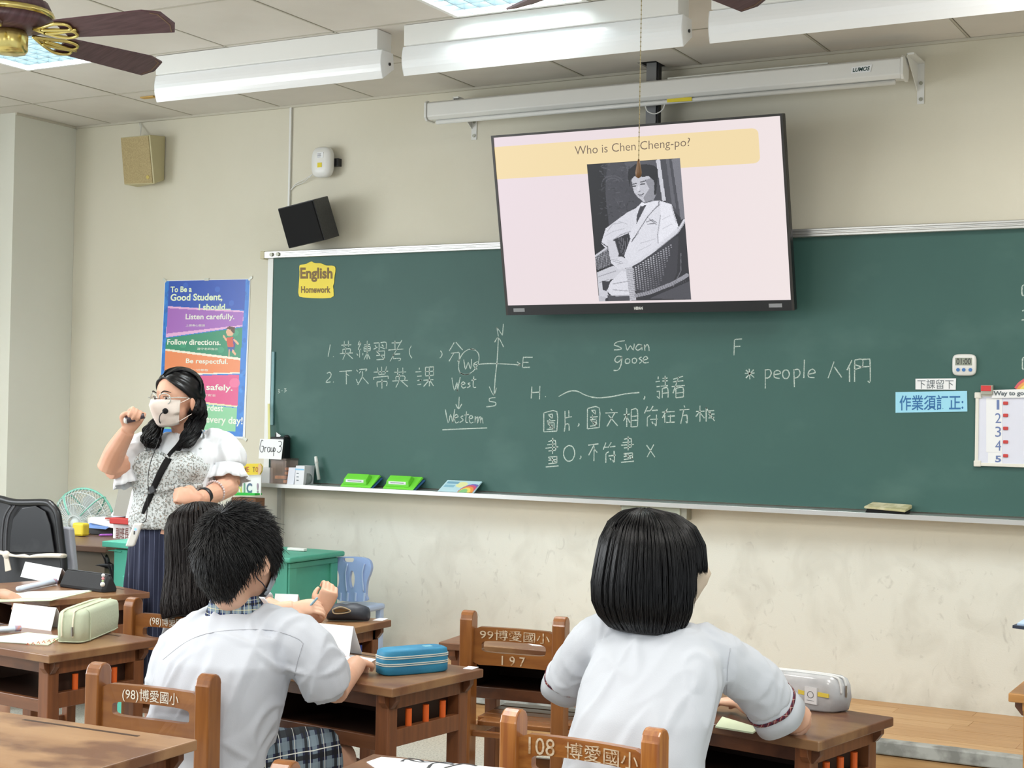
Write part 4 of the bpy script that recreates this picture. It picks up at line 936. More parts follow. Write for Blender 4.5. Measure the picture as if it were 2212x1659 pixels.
# cut worksheet at the bottom
o = sheet('worksheet', [(792,1646),(824,1635),(1120,1662),(1130,1690),(880,1690),(812,1660)], DH, M_paper, 'white cut-out worksheet with black drawing at the bottom edge', 'worksheet', th=.0012)
for pts in ([(868,1645),(878,1640),(905,1646),(940,1646),(985,1653)], [(925,1659),(936,1649),(965,1647),(980,1650)], [(880,1638),(900,1640),(915,1645)], [(960,1659),(1000,1650),(1030,1655)]):
    s = MB(); s.ribbon(catmull([HZ(*p, DH+.0016) for p in pts], 4), .006, (0,0,1), .0004, .3); s.build('drawn_line', M_ink, o)['kind'] = 'stuff'
sheet('paper_slip', [(1137,1388),(1150,1383),(1180,1386),(1184,1396),(1150,1394)], .64, M_paper, 'small white slip with black writing on the empty desk', 'paper')
sheet('paper_slip', [(1000,1444),(1012,1439),(1034,1441),(1020,1446)], DH, M_paper, 'tiny white label at the far corner of the boy\'s desk', 'paper', th=.001)
sheet('paper_slip', [(805,1340),(820,1335),(838,1336),(826,1341)], DH, M_paper, 'tiny white label at the corner of the long-haired student\'s desk', 'paper', th=.001)
# ---- pencil cases ----
def case_from(a, b, c, z, h, e=6, rings=None):  # a: far-left end corner, b: near corner, c: right end corner (bottom)
    A, B, C = HZ(*a, z), HZ(*b, z), HZ(*c, z); ex = (C-B)/2; ey = (A-B)/2
    ey = ey-ex*(ey.dot(ex)/ex.dot(ex))
    ctr = B+ex+ey; ctr.z = z+.0008; return ctr, ex, ey
M_sage = mat('sage_canvas', '#bfc9b0', .75, bump=.3, bscale=120)
ctr, ex, ey = case_from((136,1382), (181,1392), (263,1357), DH, .1)
t = thing('pencil_case', 'sage green canvas pencil case with two zips', 'pencil case', tuple(ctr))
s, R = rbox(ctr, ex*.98, ey*.98, .098, [(0,.93),(.05,1),(.45,1.03),(.85,1.0),(.95,.95),(1,.84)]); s.build('body', M_sage, t, smooth=True)
up_ = Vector((0,0,1)); M_zip = mat('pale_zip_tape', '#e3e0c8', .6); M_zipm = mat('zip_metal', '#9c9c94', .3, metal=.8)
exn, eyn = ex.normalized(), ey.normalized()
for k in (-.28, .45):
    s = MB(); o0 = ctr+ey*k; hh_ = .098
    path = catmull([o0-ex*1.03+up_*.020, o0-ex*1.04+up_*.06, o0-ex*.99+up_*.088, o0-ex*.88+up_*.0975, o0+up_*.100, o0+ex*.9+up_*.0965], 5)
    s.tube(path, .0035, 6, sq=.6); s.build('zip', M_zip, t, smooth=True)
s = MB(); o0 = ctr-ex*1.05+ey*-.28; s.box(o0+up_*.038, (.005,.007,.028)); s.build('zip_pull', M_zipm, t)
s = MB(); s.tube(R[1]+[R[1][0]], .0016, 5); s.build('bottom_piping', M_sage, t)
s = MB(); o1 = ctr-ex*.72; s.tube(catmull([o1-ey*1.04+up_*.004, o1-ey*1.06+up_*.06, o1-ey*.98+up_*.09, o1-ey*.7+up_*.098], 5), .0018, 5); s.build('side_seam', M_sage, t)
M_bluec = mat('blue_canvas', '#2c86ad', .6, noise_c='#2478a0', nscale=10, bump=.25, bscale=150)
ctr, ex, ey = case_from((803,1447), (812,1457), (976,1449), DH, .06)
A = HZ(803,1449,DH); B = HZ(850,1461,DH); C_ = HZ(974,1450,DH)
ex = (C_-B)/2; ey = Vector((-ex.y, ex.x, 0)).normalized()*.042; ctr = B+ex*.86+ey*.9; ctr.z = DH+.0008; ex = ex*1.14
t = thing('pencil_case', 'bright blue two-layer zipped pencil case', 'pencil case', tuple(ctr))
s, R = rbox(ctr, ex, ey, .068, [(0,.93),(.06,1),(.36,1.0),(.42,.985),(.48,1.0),(.66,1.0),(.71,.985),(.77,.99),(.94,.97),(1,.9)], e=4); s.build('body', M_bluec, t, smooth=True)
for zz in (.42, .71):
    for dz in (-.0025, .0025):
        s = MB(); rr = [ctr+(q-ctr).xy.to_3d()*1.0 for q in R[3]]; rr = [Vector((q.x,q.y,ctr.z+.068*zz+dz)) for q in R[3]]
        s.tube([ctr.xy.to_3d()+(q-ctr).xy.to_3d()*1.018+Vector((0,0,q.z)) for q in rr+[rr[0]]], .0017, 5); s.build('zip', mat('pale_zip', '#c9cfc8', .5), t)
s = MB(); s.hexa([ctr+ex*a_+ey*b_+up_*.0685 for a_, b_ in ((.35,-.2),(.6,-.2),(.6,.3),(.35,.3))]+[ctr+ex*a_+ey*b_+up_*.0670 for a_, b_ in ((.35,-.2),(.6,-.2),(.6,.3),(.35,.3))]); s.build('woven_label', mat('blue_label', '#7fb4c4', .6), t)
M_blackc = mat('black_canvas', '#1c1d20', .75, bump=.2, bscale=140)
A = HZ(128,1268,DH); B = HZ(224,1281,DH); C_ = HZ(246,1274,DH)
ex = (B-A)/2; ey = Vector((-ex.y, ex.x, 0)).normalized()*.035; ctr = A+ex+ey; ctr.z = DH+.0008
t = thing('pencil_case', 'black wedge pencil case with a small dangling charm', 'pencil case', tuple(ctr))
s = MB(); R = []
for k, hh, ww in ((-1,.050,.7),(-.97,.066,1),(-.3,.066,1),(.4,.067,1),(.9,.065,1),(1.0,.052,.75)):
    o0 = ctr+ex*k; R.append([o0-ey*ww, o0-ey*ww*1.02+up_*.012, o0-ey*.28*ww+up_*hh*.93, o0-ey*.1*ww+up_*hh, o0+ey*.1*ww+up_*hh, o0+ey*.28*ww+up_*hh*.93, o0+ey*ww*1.02+up_*.012, o0+ey*ww])
s.rings(R); s.build('body', M_blackc, t, bevel=.003)
s = MB(); s.tube([ctr-ex*.95+up_*.068, ctr+ex*.97+up_*.067], .0025, 6); s.build('zip', M_black, t)
cp = HD(224,1243, depth_of(ctr+ex*.9-ey)-.005)
for i, (dz, r, c_) in enumerate(((0,.0075,'#d9d9dd'),(-.012,.006,'#e8a0a6'),(-.021,.005,'#bcd6a4'),(-.034,.0095,'#e9ecea'))):
    s = MB(); s.ell(cp+Vector((0,-.002-.001*i,dz)), (r,r,r), n=12, m=8); s.build('charm_bead', mat('charm_'+c_[1:], c_, .3), t, smooth=True)
# open dark case on the long-haired student's desk
A = HZ(700,1342,DH); B = HZ(783,1344,DH); ctr = (A+B)/2+Vector((0,.03,0)); ctr.z = DH+.0008
M_slate = mat('slate_nylon', '#2b303a', .55, bump=.4, bscale=60)
t = thing('pencil_case', 'dark slate pencil case lying with its zip open', 'pencil case', tuple(ctr))
ex = (B-A)/2*1.02; ey = Vector((0,.045,0))
s = MB(); R = []
for k in np.linspace(-1, 1, 12):
    q = math.sqrt(max(0, 1-k**4)); hh = .058*(.55+.45*q)*(1+.05*math.sin(k*7)); o0 = ctr+ex*k
    R.append([o0+ey*(math.cos(g)*(.35+.65*q))+up_*(hh/2*(1+math.sin(g))) for g in np.linspace(0, 2*math.pi, 16, endpoint=False)])
s.rings(R); s.build('body', M_slate, t, smooth=True)
dd = depth_of(ctr-ey)
s = MB(); pts = [HD(x, y, dd-.004) for x, y in ((718,1317),(735,1311),(752,1316),(757,1321),(740,1325),(722,1325))]
s.tube(catmull(pts+[pts[0]], 4), .0022, 6); s.build('zip_tape', mat('cream_zip', '#b8a98a', .6), t)
s = MB(); pts2 = [HD(x, y, dd-.002) for x, y in ((722,1317),(735,1313),(751,1317),(753,1320),(738,1323),(723,1323))]; s.prism([tuple(p) for p in pts2], Vector(fw)*.002); s.build('opening', mat('ochre_lining', '#6a5230', .8), t)
# translucent silver case on the girl's desk
A = HZ(1812,1542,.64); B = HZ(1700,1530,.64)
t0 = A; ex = Vector((-.105,.012,0)); ey = Vector((.02,.038,0)); ctr = A+ex+ey*.6+Vector((-.005,0,0)); ctr.z = .6408
M_pvc = mat('frosted_vinyl', '#c3c4c6', .22, noise_c='#a9abad', nscale=14, lo=.35, hi=.65, coat=.6, bump=.4, bscale=30)
t = thing('pencil_case', 'silvery frosted pencil case beside the bobbed student\'s elbow', 'pencil case', tuple(ctr))
s, R = rbox(ctr, ex, ey, .092, [(0,.90),(.05,.97),(.4,1.03),(.75,1.0),(.92,.93),(1,.8)], e=4.5); s.build('body', M_pvc, t, smooth=True)
for k in (-.35, .1):
    s = MB(); o0 = ctr+ey*k; s.tube(catmull([o0+ex*.8+up_*.0925, o0+up_*.094, o0-ex*.82+up_*.092, o0-ex*.98+up_*.08, o0-ex*1.03+up_*.05], 5), .003, 6); s.build('zip', mat('white_zip', '#dcdddc', .5), t, smooth=True)
P0 = ctr-ey*1.035; s = MB(); q = [P0-ex*.60+up_*.062, P0-ex*.28+up_*.063, P0-ex*.28+up_*.020, P0-ex*.60+up_*.018]; n_ = -ey.normalized()
s.hexa([p+n_*.0015 for p in q]+[p-n_*.002 for p in q]); lb = s.build('fabric_label', mat('pale_label', '#d5d5d6', .6), t)
s = MB(); PQ = quadP(*q); s.tube([PQ(.5+.25*math.cos(a_), .45+.2*math.sin(a_))+n_*.002 for a_ in np.linspace(0, 6.28, 14)], .0006, 4); s.ribbon([PQ(.2,.8)+n_*.002, PQ(.8,.8)+n_*.002], .001, n_); s.build('label_outline', M_ink, lb)
for a_, b_, c_ in ((-.62,-.90,'#e0c738'), (-.1,-.26,'#d8c24a')):
    s = MB(); q = [P0+ex*a_+up_*.052, P0+ex*b_+up_*.050, P0+ex*b_+up_*.040, P0+ex*a_+up_*.041]; s.hexa([p+n_*.0005 for p in q]+[p-n_*.003 for p in q]); s.build('yellow_item', mat('yellow_inside', '#d6bf4a', .5), t)
s = MB(); s.box(ctr-ex*1.05+up_*.055, (.004,.004,.03)); s.build('zip_pull', M_zipm, t)
# ======================= people =======================
M_skin = mat('skin_child', '#e2b89e', .5, noise_c='#d9a98e', nscale=9, sss=.12)
M_skin2 = mat('skin_adult', '#e0b096', .5, noise_c='#d6a186', nscale=9, sss=.12)
M_hairb = mat('black_hair', '#09090c', .33, spec=.35)
M_hairc = mat('hair_base', '#0b0b0d', .6)
M_hairs = mat('black_short_hair', '#131316', .48, spec=.5)
M_hairbr = mat('dark_brown_hair', '#150d0d', .38, spec=.35)
M_shirt = mat('white_cotton', '#c9ced7', .85, bump=.15, bscale=400)
M_shirt2 = mat('white_cotton_thin', '#ccd1d9', .85, bump=.15, bscale=400)
M_mask = mat('pale_mask', '#efe3da', .75, bump=.1, bscale=300)
M_maskb = mat('beige_mask', '#d6c6b2', .75)
M_shoe = mat('dark_shoe', '#26262b', .5)
def plaid(name, base, cols, sc=14, rot=.0, coord='Object'):
    m = bpy.data.materials.new(name); m.use_nodes = True; nt = m.node_tree; N = nt.nodes; L = nt.links; b = N['Principled BSDF']; b.inputs['Roughness'].default_value = .85
    tc = N.new('ShaderNodeTexCoord'); mp = N.new('ShaderNodeMapping'); mp.inputs['Rotation'].default_value = (0,0,rot); mp.inputs['Scale'].default_value = (sc,sc,sc); L.new(tc.outputs[coord], mp.inputs[0])
    sx = N.new('ShaderNodeSeparateXYZ'); L.new(mp.outputs[0], sx.inputs[0]); out = None
    rgb = N.new('ShaderNodeRGB'); rgb.outputs[0].default_value = (*lin(base), 1); out = rgb.outputs[0]
    for axis, lo_, hi_, col, k in cols:
        src = sx.outputs[0] if axis == 'x' else sx.outputs[2]
        if axis == 'x':
            ad = N.new('ShaderNodeMath'); ad.operation = 'ADD'; L.new(sx.outputs[0], ad.inputs[0]); L.new(sx.outputs[1], ad.inputs[1]); src = ad.outputs[0]
        fr = N.new('ShaderNodeMath'); fr.operation = 'FRACT'; L.new(src, fr.inputs[0])
        g1 = N.new('ShaderNodeMath'); g1.operation = 'GREATER_THAN'; L.new(fr.outputs[0], g1.inputs[0]); g1.inputs[1].default_value = lo_
        g2 = N.new('ShaderNodeMath'); g2.operation = 'LESS_THAN'; L.new(fr.outputs[0], g2.inputs[0]); g2.inputs[1].default_value = hi_
        mu = N.new('ShaderNodeMath'); mu.operation = 'MULTIPLY'; L.new(g1.outputs[0], mu.inputs[0]); L.new(g2.outputs[0], mu.inputs[1])
        m3 = N.new('ShaderNodeMath'); m3.operation = 'MULTIPLY'; L.new(mu.outputs[0], m3.inputs[0]); m3.inputs[1].default_value = k
        mx = N.new('ShaderNodeMix'); mx.data_type = 'RGBA'; L.new(out, mx.inputs['A']); mx.inputs['B'].default_value = (*lin(col), 1); L.new(m3.outputs[0], mx.inputs['Factor']); out = mx.outputs['Result']
    L.new(out, b.inputs['Base Color']); return m
M_plaidb = plaid('blue_tartan', '#28386a', [('x',.0,.42,'#8fa3ad',.75), ('z',.0,.42,'#8fa3ad',.65), ('x',.5,.62,'#10131e',.9), ('z',.5,.62,'#10131e',.9), ('x',.78,.82,'#d8dccf',.9), ('z',.78,.82,'#d8dccf',.9), ('x',.18,.22,'#e2ddb0',.8), ('z',.18,.22,'#e2ddb0',.8)], 26)
M_plaids = plaid('dark_blue_tartan', '#1b2340', [('x',.0,.35,'#7f919c',.7), ('z',.0,.35,'#7f919c',.7), ('x',.5,.7,'#0b0d14',.9), ('z',.5,.7,'#0b0d14',.9), ('x',.82,.86,'#e3e5dc',.9), ('z',.82,.86,'#e3e5dc',.9)], 17)
M_plaidr = plaid('red_tartan', '#7b1f2c', [('x',.0,.3,'#3a1a2c',.8), ('z',.0,.3,'#3a1a2c',.8), ('x',.6,.66,'#d8c8b8',.7), ('z',.6,.66,'#d8c8b8',.7)], 40)
class Fr:   # local frame of a head or torso: x right, y forward, z up
    def __init__(s, c, yaw=0, pitch=0, roll=0):
        s.c = Vector(c); s.R = Matrix.Rotation(yaw, 3, 'Z') @ Matrix.Rotation(pitch, 3, 'X') @ Matrix.Rotation(roll, 3, 'Y')
    def p(s, x, y, z): return s.c + s.R @ Vector((x, y, z))
    def v(s, x, y, z): return s.R @ Vector((x, y, z))
def limb(mb, pts, rad, n=14, k=5, sq=1.0):
    P_ = catmull(pts, k); mb.tube(P_, lerp_list(rad, len(P_)), n, sq=sq)
def head_shapes(mb, f, k=1.0, neck=None, nr=.05, ex=.081):
    mb.ell(f.p(0,-.008*k,.022*k), (.076*k,.094*k,.092*k), f.R, 28, 18)
    mb.ell(f.p(0,.030*k,-.030*k), (.062*k,.066*k,.080*k), f.R, 24, 16)
    mb.ell(f.p(0,.045*k,-.072*k), (.038*k,.040*k,.034*k), f.R, 20, 12)
    mb.ell(f.p(0,.098*k,-.022*k), (.012*k,.017*k,.020*k), f.R, 12, 8)
    mb.tube([f.p(0,.088*k,.018*k), f.p(0,.106*k,-.024*k)], [.007*k,.010*k], 8)
    for sx in (-1,1):
        e = MB(); e.ell((0,0,0), (.008*k,.018*k,.030*k), n=14, m=10)
        T_ = Matrix.Rotation(-.35*sx, 3, 'Z'); e.v = [f.p(*(T_ @ q+Vector((sx*ex*k,-.004*k,-.018*k)))) for q in e.v]; mb.add(e.v, e.f)
    if neck: limb(mb, [f.p(0,-.03*k,-.03*k), f.p(0,-.025*k,-.09*k)]+neck, [nr*.95, nr, nr, nr*1.1])
def hand_shapes(mb, w, d, n_, side, k=1.0, curl=(.5,.6,.7,.8), thumb=.5, spread=.017):
    """w wrist, d direction of the fingers, n_ back-of-hand normal, side +1/-1: which way the thumb lies along d x n"""
    d = Vector(d).normalized(); n_ = Vector(n_); n_ = (n_-d*n_.dot(d)).normalized(); x = d.cross(n_)*side
    w = Vector(w); P0 = w+d*.045*k
    R = []
    for t, wd, th in ((-.01,.021,.017),(.02,.030,.016),(.05,.037,.015),(.078,.038,.013),(.088,.034,.010)):
        R.append([w+d*t*k+x*(wd*k*math.cos(q))+n_*(th*k*math.sin(q)) for q in [2*math.pi*i/16 for i in range(16)]])
    mb.rings(R)
    L_ = (.036,.040,.037,.029)
    for i in range(4):
        o = w+d*.080*k+x*((1.5-i)*spread*k); a = 0; p = o; pts = [o-d*.012*k, o]; dd = d
        for j, fr_ in enumerate((1.0,.72,.55)):
            a += curl[i]*(1.0 if j == 0 else 1.15); dd = (d*math.cos(a)-n_*math.sin(a)); p = p+dd*L_[i]*k*fr_; pts.append(p)
        mb.tube(catmull(pts, 3), lerp_list([.0085*k,.0088*k,.0080*k,.0075*k,.0062*k], len(catmull(pts,3))), 10)
    o = w+d*.022*k+x*.026*k; t1 = (x*.75+d*.75-n_*.25).normalized(); t2 = (x*(.35-.5*thumb)+d*.9-n_*(.3+.5*thumb)).normalized(); t3 = (x*(-.1-.6*thumb)+d*.8-n_*(.3+.5*thumb)).normalized()
    pts = [o-t1*.012*k, o+t1*.026*k, o+t1*.026*k+t2*.028*k, o+t1*.026*k+t2*.028*k+t3*.022*k]
    mb.tube(catmull(pts, 3), lerp_list([.013*k,.0115*k,.0095*k,.0075*k], len(catmull(pts,3))), 10)
def hair_fall(name, parent, f, levels, n, S, r, m, tmax, t0=(0,.5), shell=(.9,1.03), wob=.004, az=(-math.pi, math.pi), part=None, clump=60, rs=1):
    rg = np.random.RandomState(rs); lv = np.array(levels, float)     # z, rside, rfwd, rback
    a = rg.uniform(az[0], az[1], n); k = rg.uniform(shell[0], shell[1], n); s0 = rg.uniform(t0[0], t0[1], n)*rg.rand(n)
    ca = np.round(a*clump/6.283)/clump*6.283; a = a*.6+ca*.4; ck = np.random.RandomState(rs+7).uniform(-1,1,4000)[(np.round(ca*100).astype(int)) % 4000]
    tm = np.array([tmax(x) for x in a])*(1+rg.normal(0,.026,n)); T_ = s0[:,None]+(tm-s0)[:,None]*np.linspace(0,1,S)[None,:]
    idx = np.linspace(0, 1, len(lv)); g = lambda j: np.interp(T_, idx, lv[:,j])
    z, rsd, rf, rb = g(0), g(1), g(2), g(3); kk = (k+.012*ck)[:,None]
    ph = rg.uniform(0,6.28,n)[:,None]; A = a[:,None]+.03*np.sin(T_*5+ph)*T_+.05*ck[:,None]*T_
    x = rsd*kk*np.sin(A); y = np.where(np.cos(A) > 0, rf, rb)*kk*np.cos(A)
    if part is not None: x = x+part[0]*(1-T_)**3; y = y+part[1]*(1-T_)**3
    x += wob*np.sin(T_*9+ph)*T_; z = z+(kk-1)*.06*(1-T_)
    Pl = np.stack([x,y,z], -1) @ np.array(f.R).T + np.array(f.c)
    rad = r*np.array([.5]+[1]*(S-2)+[.35]); return strands(name, m, parent, Pl, rad)
def hair_cap(parent, f, levels, m, open_az, k=.93, zf=None, name='hair_base'):
    lv = levels; s = MB(); nA = 40; rows = []
    K = 5; LV = [[np.interp(i/((len(lv)-1)*K), np.linspace(0,1,len(lv)), [q[j] for q in lv]) for j in range(4)] for i in range((len(lv)-1)*K+1)]
    vs, fs = [], []
    for z, a_, b_, c_ in LV:
        for i in range(nA):
            q = 2*math.pi*i/nA; vs.append(f.p(a_*k*math.sin(q), (b_ if math.cos(q) > 0 else c_)*k*math.cos(q), z-.004))
    for r_ in range(len(LV)-1):
        for i in range(nA):
            q = 2*math.pi*(i+.5)/nA; q = q-2*math.pi if q > math.pi else q
            if LV[r_][0] < zf and abs(q) < open_az: continue
            j = (i+1) % nA; fs.append((r_*nA+i, r_*nA+j, (r_+1)*nA+j, (r_+1)*nA+i))
    s.add(vs, fs); o = s.build(name, m, parent, smooth=True); md = o.modifiers.new('t','SOLIDIFY'); md.thickness = .006; md.offset = -1; return o
def torso_rings(mb, rings, yaw=0, e=2.4, n=32):
    R = []
    for c, a_, b_ in rings:
        c = Vector(c); cs, sn = math.cos(yaw), math.sin(yaw)
        ring = []
        for i in range(n):
            q = 2*math.pi*i/n; x = a_*math.copysign(abs(math.cos(q))**(2/e), math.cos(q)); y = b_*math.copysign(abs(math.sin(q))**(2/e), math.sin(q))
            ring.append(c+Vector((x*cs-y*sn, x*sn+y*cs, 0)))
        R.append(ring)
    mb.rings(R)
def folds(amp, dirs, sc=9, seed=0, mask=None):
    o = Vector((seed*3.1, seed*1.7, seed))
    D = [Vector(d).normalized() for d in dirs]
    def f(p):
        w = 0
        for i, d in enumerate(D):
            q = p*sc; q = q-d*q.dot(d)*.90; nz = noise.noise(q+o+Vector((i*5,0,0))); w = max(w, max(0,1-abs(nz)*4.2)**1.2)
        return amp*(w-.3)*(mask(p) if mask else 1)+amp*.12*noise.noise(p*22+o)
    return f
def face_mask(parent, f, m, k=1.0, loops=True, name='face_mask', lm=None):
    s = MB(); rows = []; nU, nV = 17, 11
    for j in range(nV):
        v = j/(nV-1); z = (.004-.108*v)*k; row = []
        for i in range(nU):
            u = i/(nU-1)*2-1; a = u*1.25
            rx = (.070-.018*v**2)*k; ry = (.083+.030*math.exp(-((v-.15)/.35)**2)*math.exp(-(u/.28)**2)+.012*math.sin(v*3.1)-.020*v**3+.0016*math.cos(v*34))*k
            row.append(f.p(rx*math.sin(a)*1.08, .018*k+ry*math.cos(a)**.85-.0, z+.012*k*(abs(u)**2)*(1 if v > .5 else -1)*(.9 if v > .5 else .4)))
        rows.append(row)
    vs = [p for r_ in rows for p in r_]; s.add(vs, [(j*nU+i, j*nU+i+1, (j+1)*nU+i+1, (j+1)*nU+i) for j in range(nV-1) for i in range(nU-1)])
    o = s.build(name, m, parent, smooth=True); md = o.modifiers.new('t','SOLIDIFY'); md.thickness = .002
    if loops:
        for sx in (-1,1):
            c = 0 if sx < 0 else nU-1; a, b = rows[1][c], rows[nV-2][c]; e = f.p(sx*.080*k,-.022*k,-.012*k); e2 = f.p(sx*.078*k,-.018*k,-.045*k); e0 = f.p(sx*.080*k,-.008*k,.012*k)
            s = MB(); s.tube(catmull([a,(a+e0)/2+f.v(sx*.004,0,0),e0,e,e2,(b+e2)/2+f.v(sx*.004,0,0),b], 4), .0016, 6); s.build('ear_loop', lm or m, o, smooth=True)
    return o
def legs_shapes(mb, hip, kneeL, kneeR, ank, r=(.075,.052,.05,.034)):
    for sx, kn in ((-1,kneeL),(1,kneeR)):
        h = Vector(hip)+Vector((sx*.075,0,0)); kn = Vector(kn); an = Vector((kn.x, kn.y+ank, .07))
        limb(mb, [h, h.lerp(kn,.5), kn], [r[0], (r[0]+r[1])/2, r[1]]); limb(mb, [kn, kn.lerp(an,.35), an], [r[2], r[2]*1.02, r[3]])
def shoes(parent, pts, m=M_shoe):
    for x, y in pts:
        s = MB(); R = []
        for yy, w_, h_ in ((-.07,.022,.05),(-.055,.032,.075),(0,.036,.072),(.06,.042,.045),(.12,.038,.036),(.15,.022,.02)):
            R.append([Vector((x+w_*math.cos(q), y+yy, max(0.001, h_/2+h_/2*math.sin(q)))) for q in [2*math.pi*i/14 for i in range(14)]])
        s.rings(R); s.build('shoe', m, parent, smooth=True)

# ---------------- boy in white, seen from behind ----------------
boy = thing('person', 'student with short black hair in white shirt with blue tartan collar, seated from behind', 'person', (-2.52,-3.45,0))
hf = Fr(HD(517,1200,3.90), yaw=-.10, pitch=-.06)
nb = HD(512,1294,3.93)
shL, shR = HD(398,1410,4.00), HD(655,1400,3.86); elR, elL = HD(722,1494,3.92), HD(372,1500,4.05)
s = MB(); head_shapes(s, hf, 1.04, [nb, nb+Vector((0,0,-.05))], .047, .090)
torso_rings(s, [((-2.54,-3.50,.43),.14,.10), ((-2.53,-3.49,.55),.13,.09), ((-2.51,-3.48,.70),.14,.09), ((-2.495,-3.47,.80),.13,.08), ((-2.49,-3.465,.86),.07,.05)])
wrR = HD(765,1452,4.12); wrL = Vector((-2.60,-3.12,.72))
limb(s, [shR, elR], [.045,.038]); limb(s, [elR, Vector((-2.33,-3.15,.72))], [.037,.026]); hand_shapes(s, (-2.33,-3.15,.72), (-.5,.9,-.1), (0,0,1), 1, .8)
limb(s, [shL, elL], [.045,.038]); limb(s, [elL, wrL], [.037,.026]); hand_shapes(s, wrL, (.3,.95,-.1), (0,0,1), -1, .8)
legs_shapes(s, (-2.54,-3.48,.49), (-2.63,-3.13,.445), (-2.385,-3.12,.445), .02)
remeshed(s, 'body', M_skin, boy, .006, 4)
# shirt
s = MB()
torso_rings(s, [((-2.545,-3.515,.44),.165,.135), ((-2.54,-3.51,.55),.168,.138), ((-2.52,-3.50,.66),.172,.135), ((-2.505,-3.49,.76),.178,.128), ((-2.497,-3.478,.82),.155,.10), ((-2.49,-3.47,.862),.10,.07), ((-2.488,-3.466,.885),.062,.055)])
limb(s, [HD(470,1352,3.95), shL, shL.lerp(elL,.5)+Vector((0,-.01,0)), elL], [.06,.075,.075,.068]); 
limb(s, [HD(560,1350,3.90), HD(640,1385,3.87), HD(690,1445,3.88), HD(708,1492,3.90)], [.058,.070,.070,.062])
limb(s, [HD(690,1450,3.88), HD(712,1484,3.93)], [.062,.055])
shm = remeshed(s, 'shirt', M_shirt, boy, .0065, 8, fold=folds(.0085, [(.5,.2,.8),(.9,.1,-.3),(.2,0,1)], 9, 2))
bv = bvh_of(shm)
def seam(pxs, parent, m, r=.0011, lift=.0006, bv_=None, name='seam', k=6):
    pts = [on_surf(bv_ or bv, *p, lift) for p in catmull([(x,y,0) for x,y in pxs], k) for p in [(p.x,p.y)]]
    pts = [p for p in pts if p is not None]
    if len(pts) < 2: return None
    s = MB(); s.tube(pts, r, 5); return s.build(name, m, parent, smooth=True)
M_seam = mat('shirt_seam', '#b9bcc4', .9)
seam([(352,1425),(400,1388),(450,1368),(520,1360),(590,1362),(640,1378),(655,1390)], shm, M_seam)
seam([(655,1388),(640,1440),(632,1500),(634,1530)], shm, M_seam)
s = MB()   # tartan collar standing round the neck
R = []; cf = Fr(nb+Vector((0,0,-.012)), yaw=-.1, pitch=.25)
for r1, r2, z in ((.052,.052,.028),(.062,.060,.022),(.080,.074,-.010),(.096,.080,-.034),(.090,.074,-.040)):
    R.append([cf.p(r1*math.sin(q), (r2*.95)*math.cos(q)-.01, z) for q in [2*math.pi*i/36 for i in range(36)]])
s.rings(R, cap=False); co = s.build('collar', M_plaidb, boy, smooth=True); md = co.modifiers.new('t','SOLIDIFY'); md.thickness = .003
s = MB()   # shorts
for sx, kn in ((-1,Vector((-2.63,-3.22,.465))),(1,Vector((-2.375,-3.22,.47)))):
    h = Vector((-2.54+sx*.075,-3.48,.49)); limb(s, [h, h.lerp(kn,.5), kn], [.095,.09,.085])
torso_rings(s, [((-2.54,-3.50,.425),.15,.12), ((-2.54,-3.50,.5),.155,.125), ((-2.54,-3.50,.58),.145,.12)])
remeshed(s, 'shorts', M_plaids, boy, .009, 5, fold=folds(.006, [(0,.3,1)], 9, 4))
shoes(boy, [(-2.63,-3.09),(-2.385,-3.08)])
face_mask(boy, hf, mat('grey_mask', '#9aa4ad', .7), 1.04, lm=mat('navy_loop', '#1b2030', .6))
# short hair: cap and hairs combed away from the whorl
def hairline_keep(q, cut):   # q local unit-ish position
    return True
rg = np.random.RandomState(4); rx, ry, rz = .097, .120, .134; hc = Vector((0,-.010,.001))
s = MB(); vs, fs = [], []; nA, nB = 36, 20
for j in range(nB+1):
    th = math.pi*.86*j/nB
    for i in range(nA):
        q = 2*math.pi*i/nA; fr_ = max(0, math.cos(q)); thm = th*(1-.40*fr_**1.2-.42*abs(math.sin(q))**7)
        vs.append(hf.p(*(hc+Vector((rx*math.sin(thm)*math.sin(q), ry*math.sin(thm)*math.cos(q), rz*math.cos(thm)))*.955)))
for j in range(nB):
    for i in range(nA): k2 = (i+1) % nA; fs.append((j*nA+i, j*nA+k2, (j+1)*nA+k2, (j+1)*nA+i))
s.add(vs, fs); o = s.build('hair_base', M_hairc, boy, smooth=True); md = o.modifiers.new('t','SOLIDIFY'); md.thickness = .012; md.offset = -1
n = 9500; u = rg.uniform(0,1,n); th = np.arccos(1-u*1.90); q = rg.uniform(-math.pi, math.pi, n)
fr_ = np.clip(np.cos(q),0,1); thm = th*(1-.40*fr_**1.2-.42*np.abs(np.sin(q))**7)*.98
N0 = np.stack([np.sin(thm)*np.sin(q), np.sin(thm)*np.cos(q), np.cos(thm)], 1); root = N0*np.array([rx,ry,rz])*.95+np.array(hc)
wh = np.array([-.10,-.50,.86]); wh /= np.linalg.norm(wh)      # the whorl, at the back of the crown
tg = N0-wh; tg -= (tg*N0).sum(1,keepdims=True)*N0; tg /= np.linalg.norm(tg,axis=1,keepdims=True)+1e-6
sw_ = np.cross(N0, tg); dw = np.linalg.norm(N0-wh,axis=1)
tg = tg+sw_*(.55*np.exp(-dw*2.2))[:,None]+rg.normal(0,.16,(n,3)); cl = np.sin(q*23+th*9)*.12+np.sin(q*11-th*15)*.10; tg += sw_*cl[:,None]
tg[:,2] -= .45*np.clip(th-1.2,0,2)
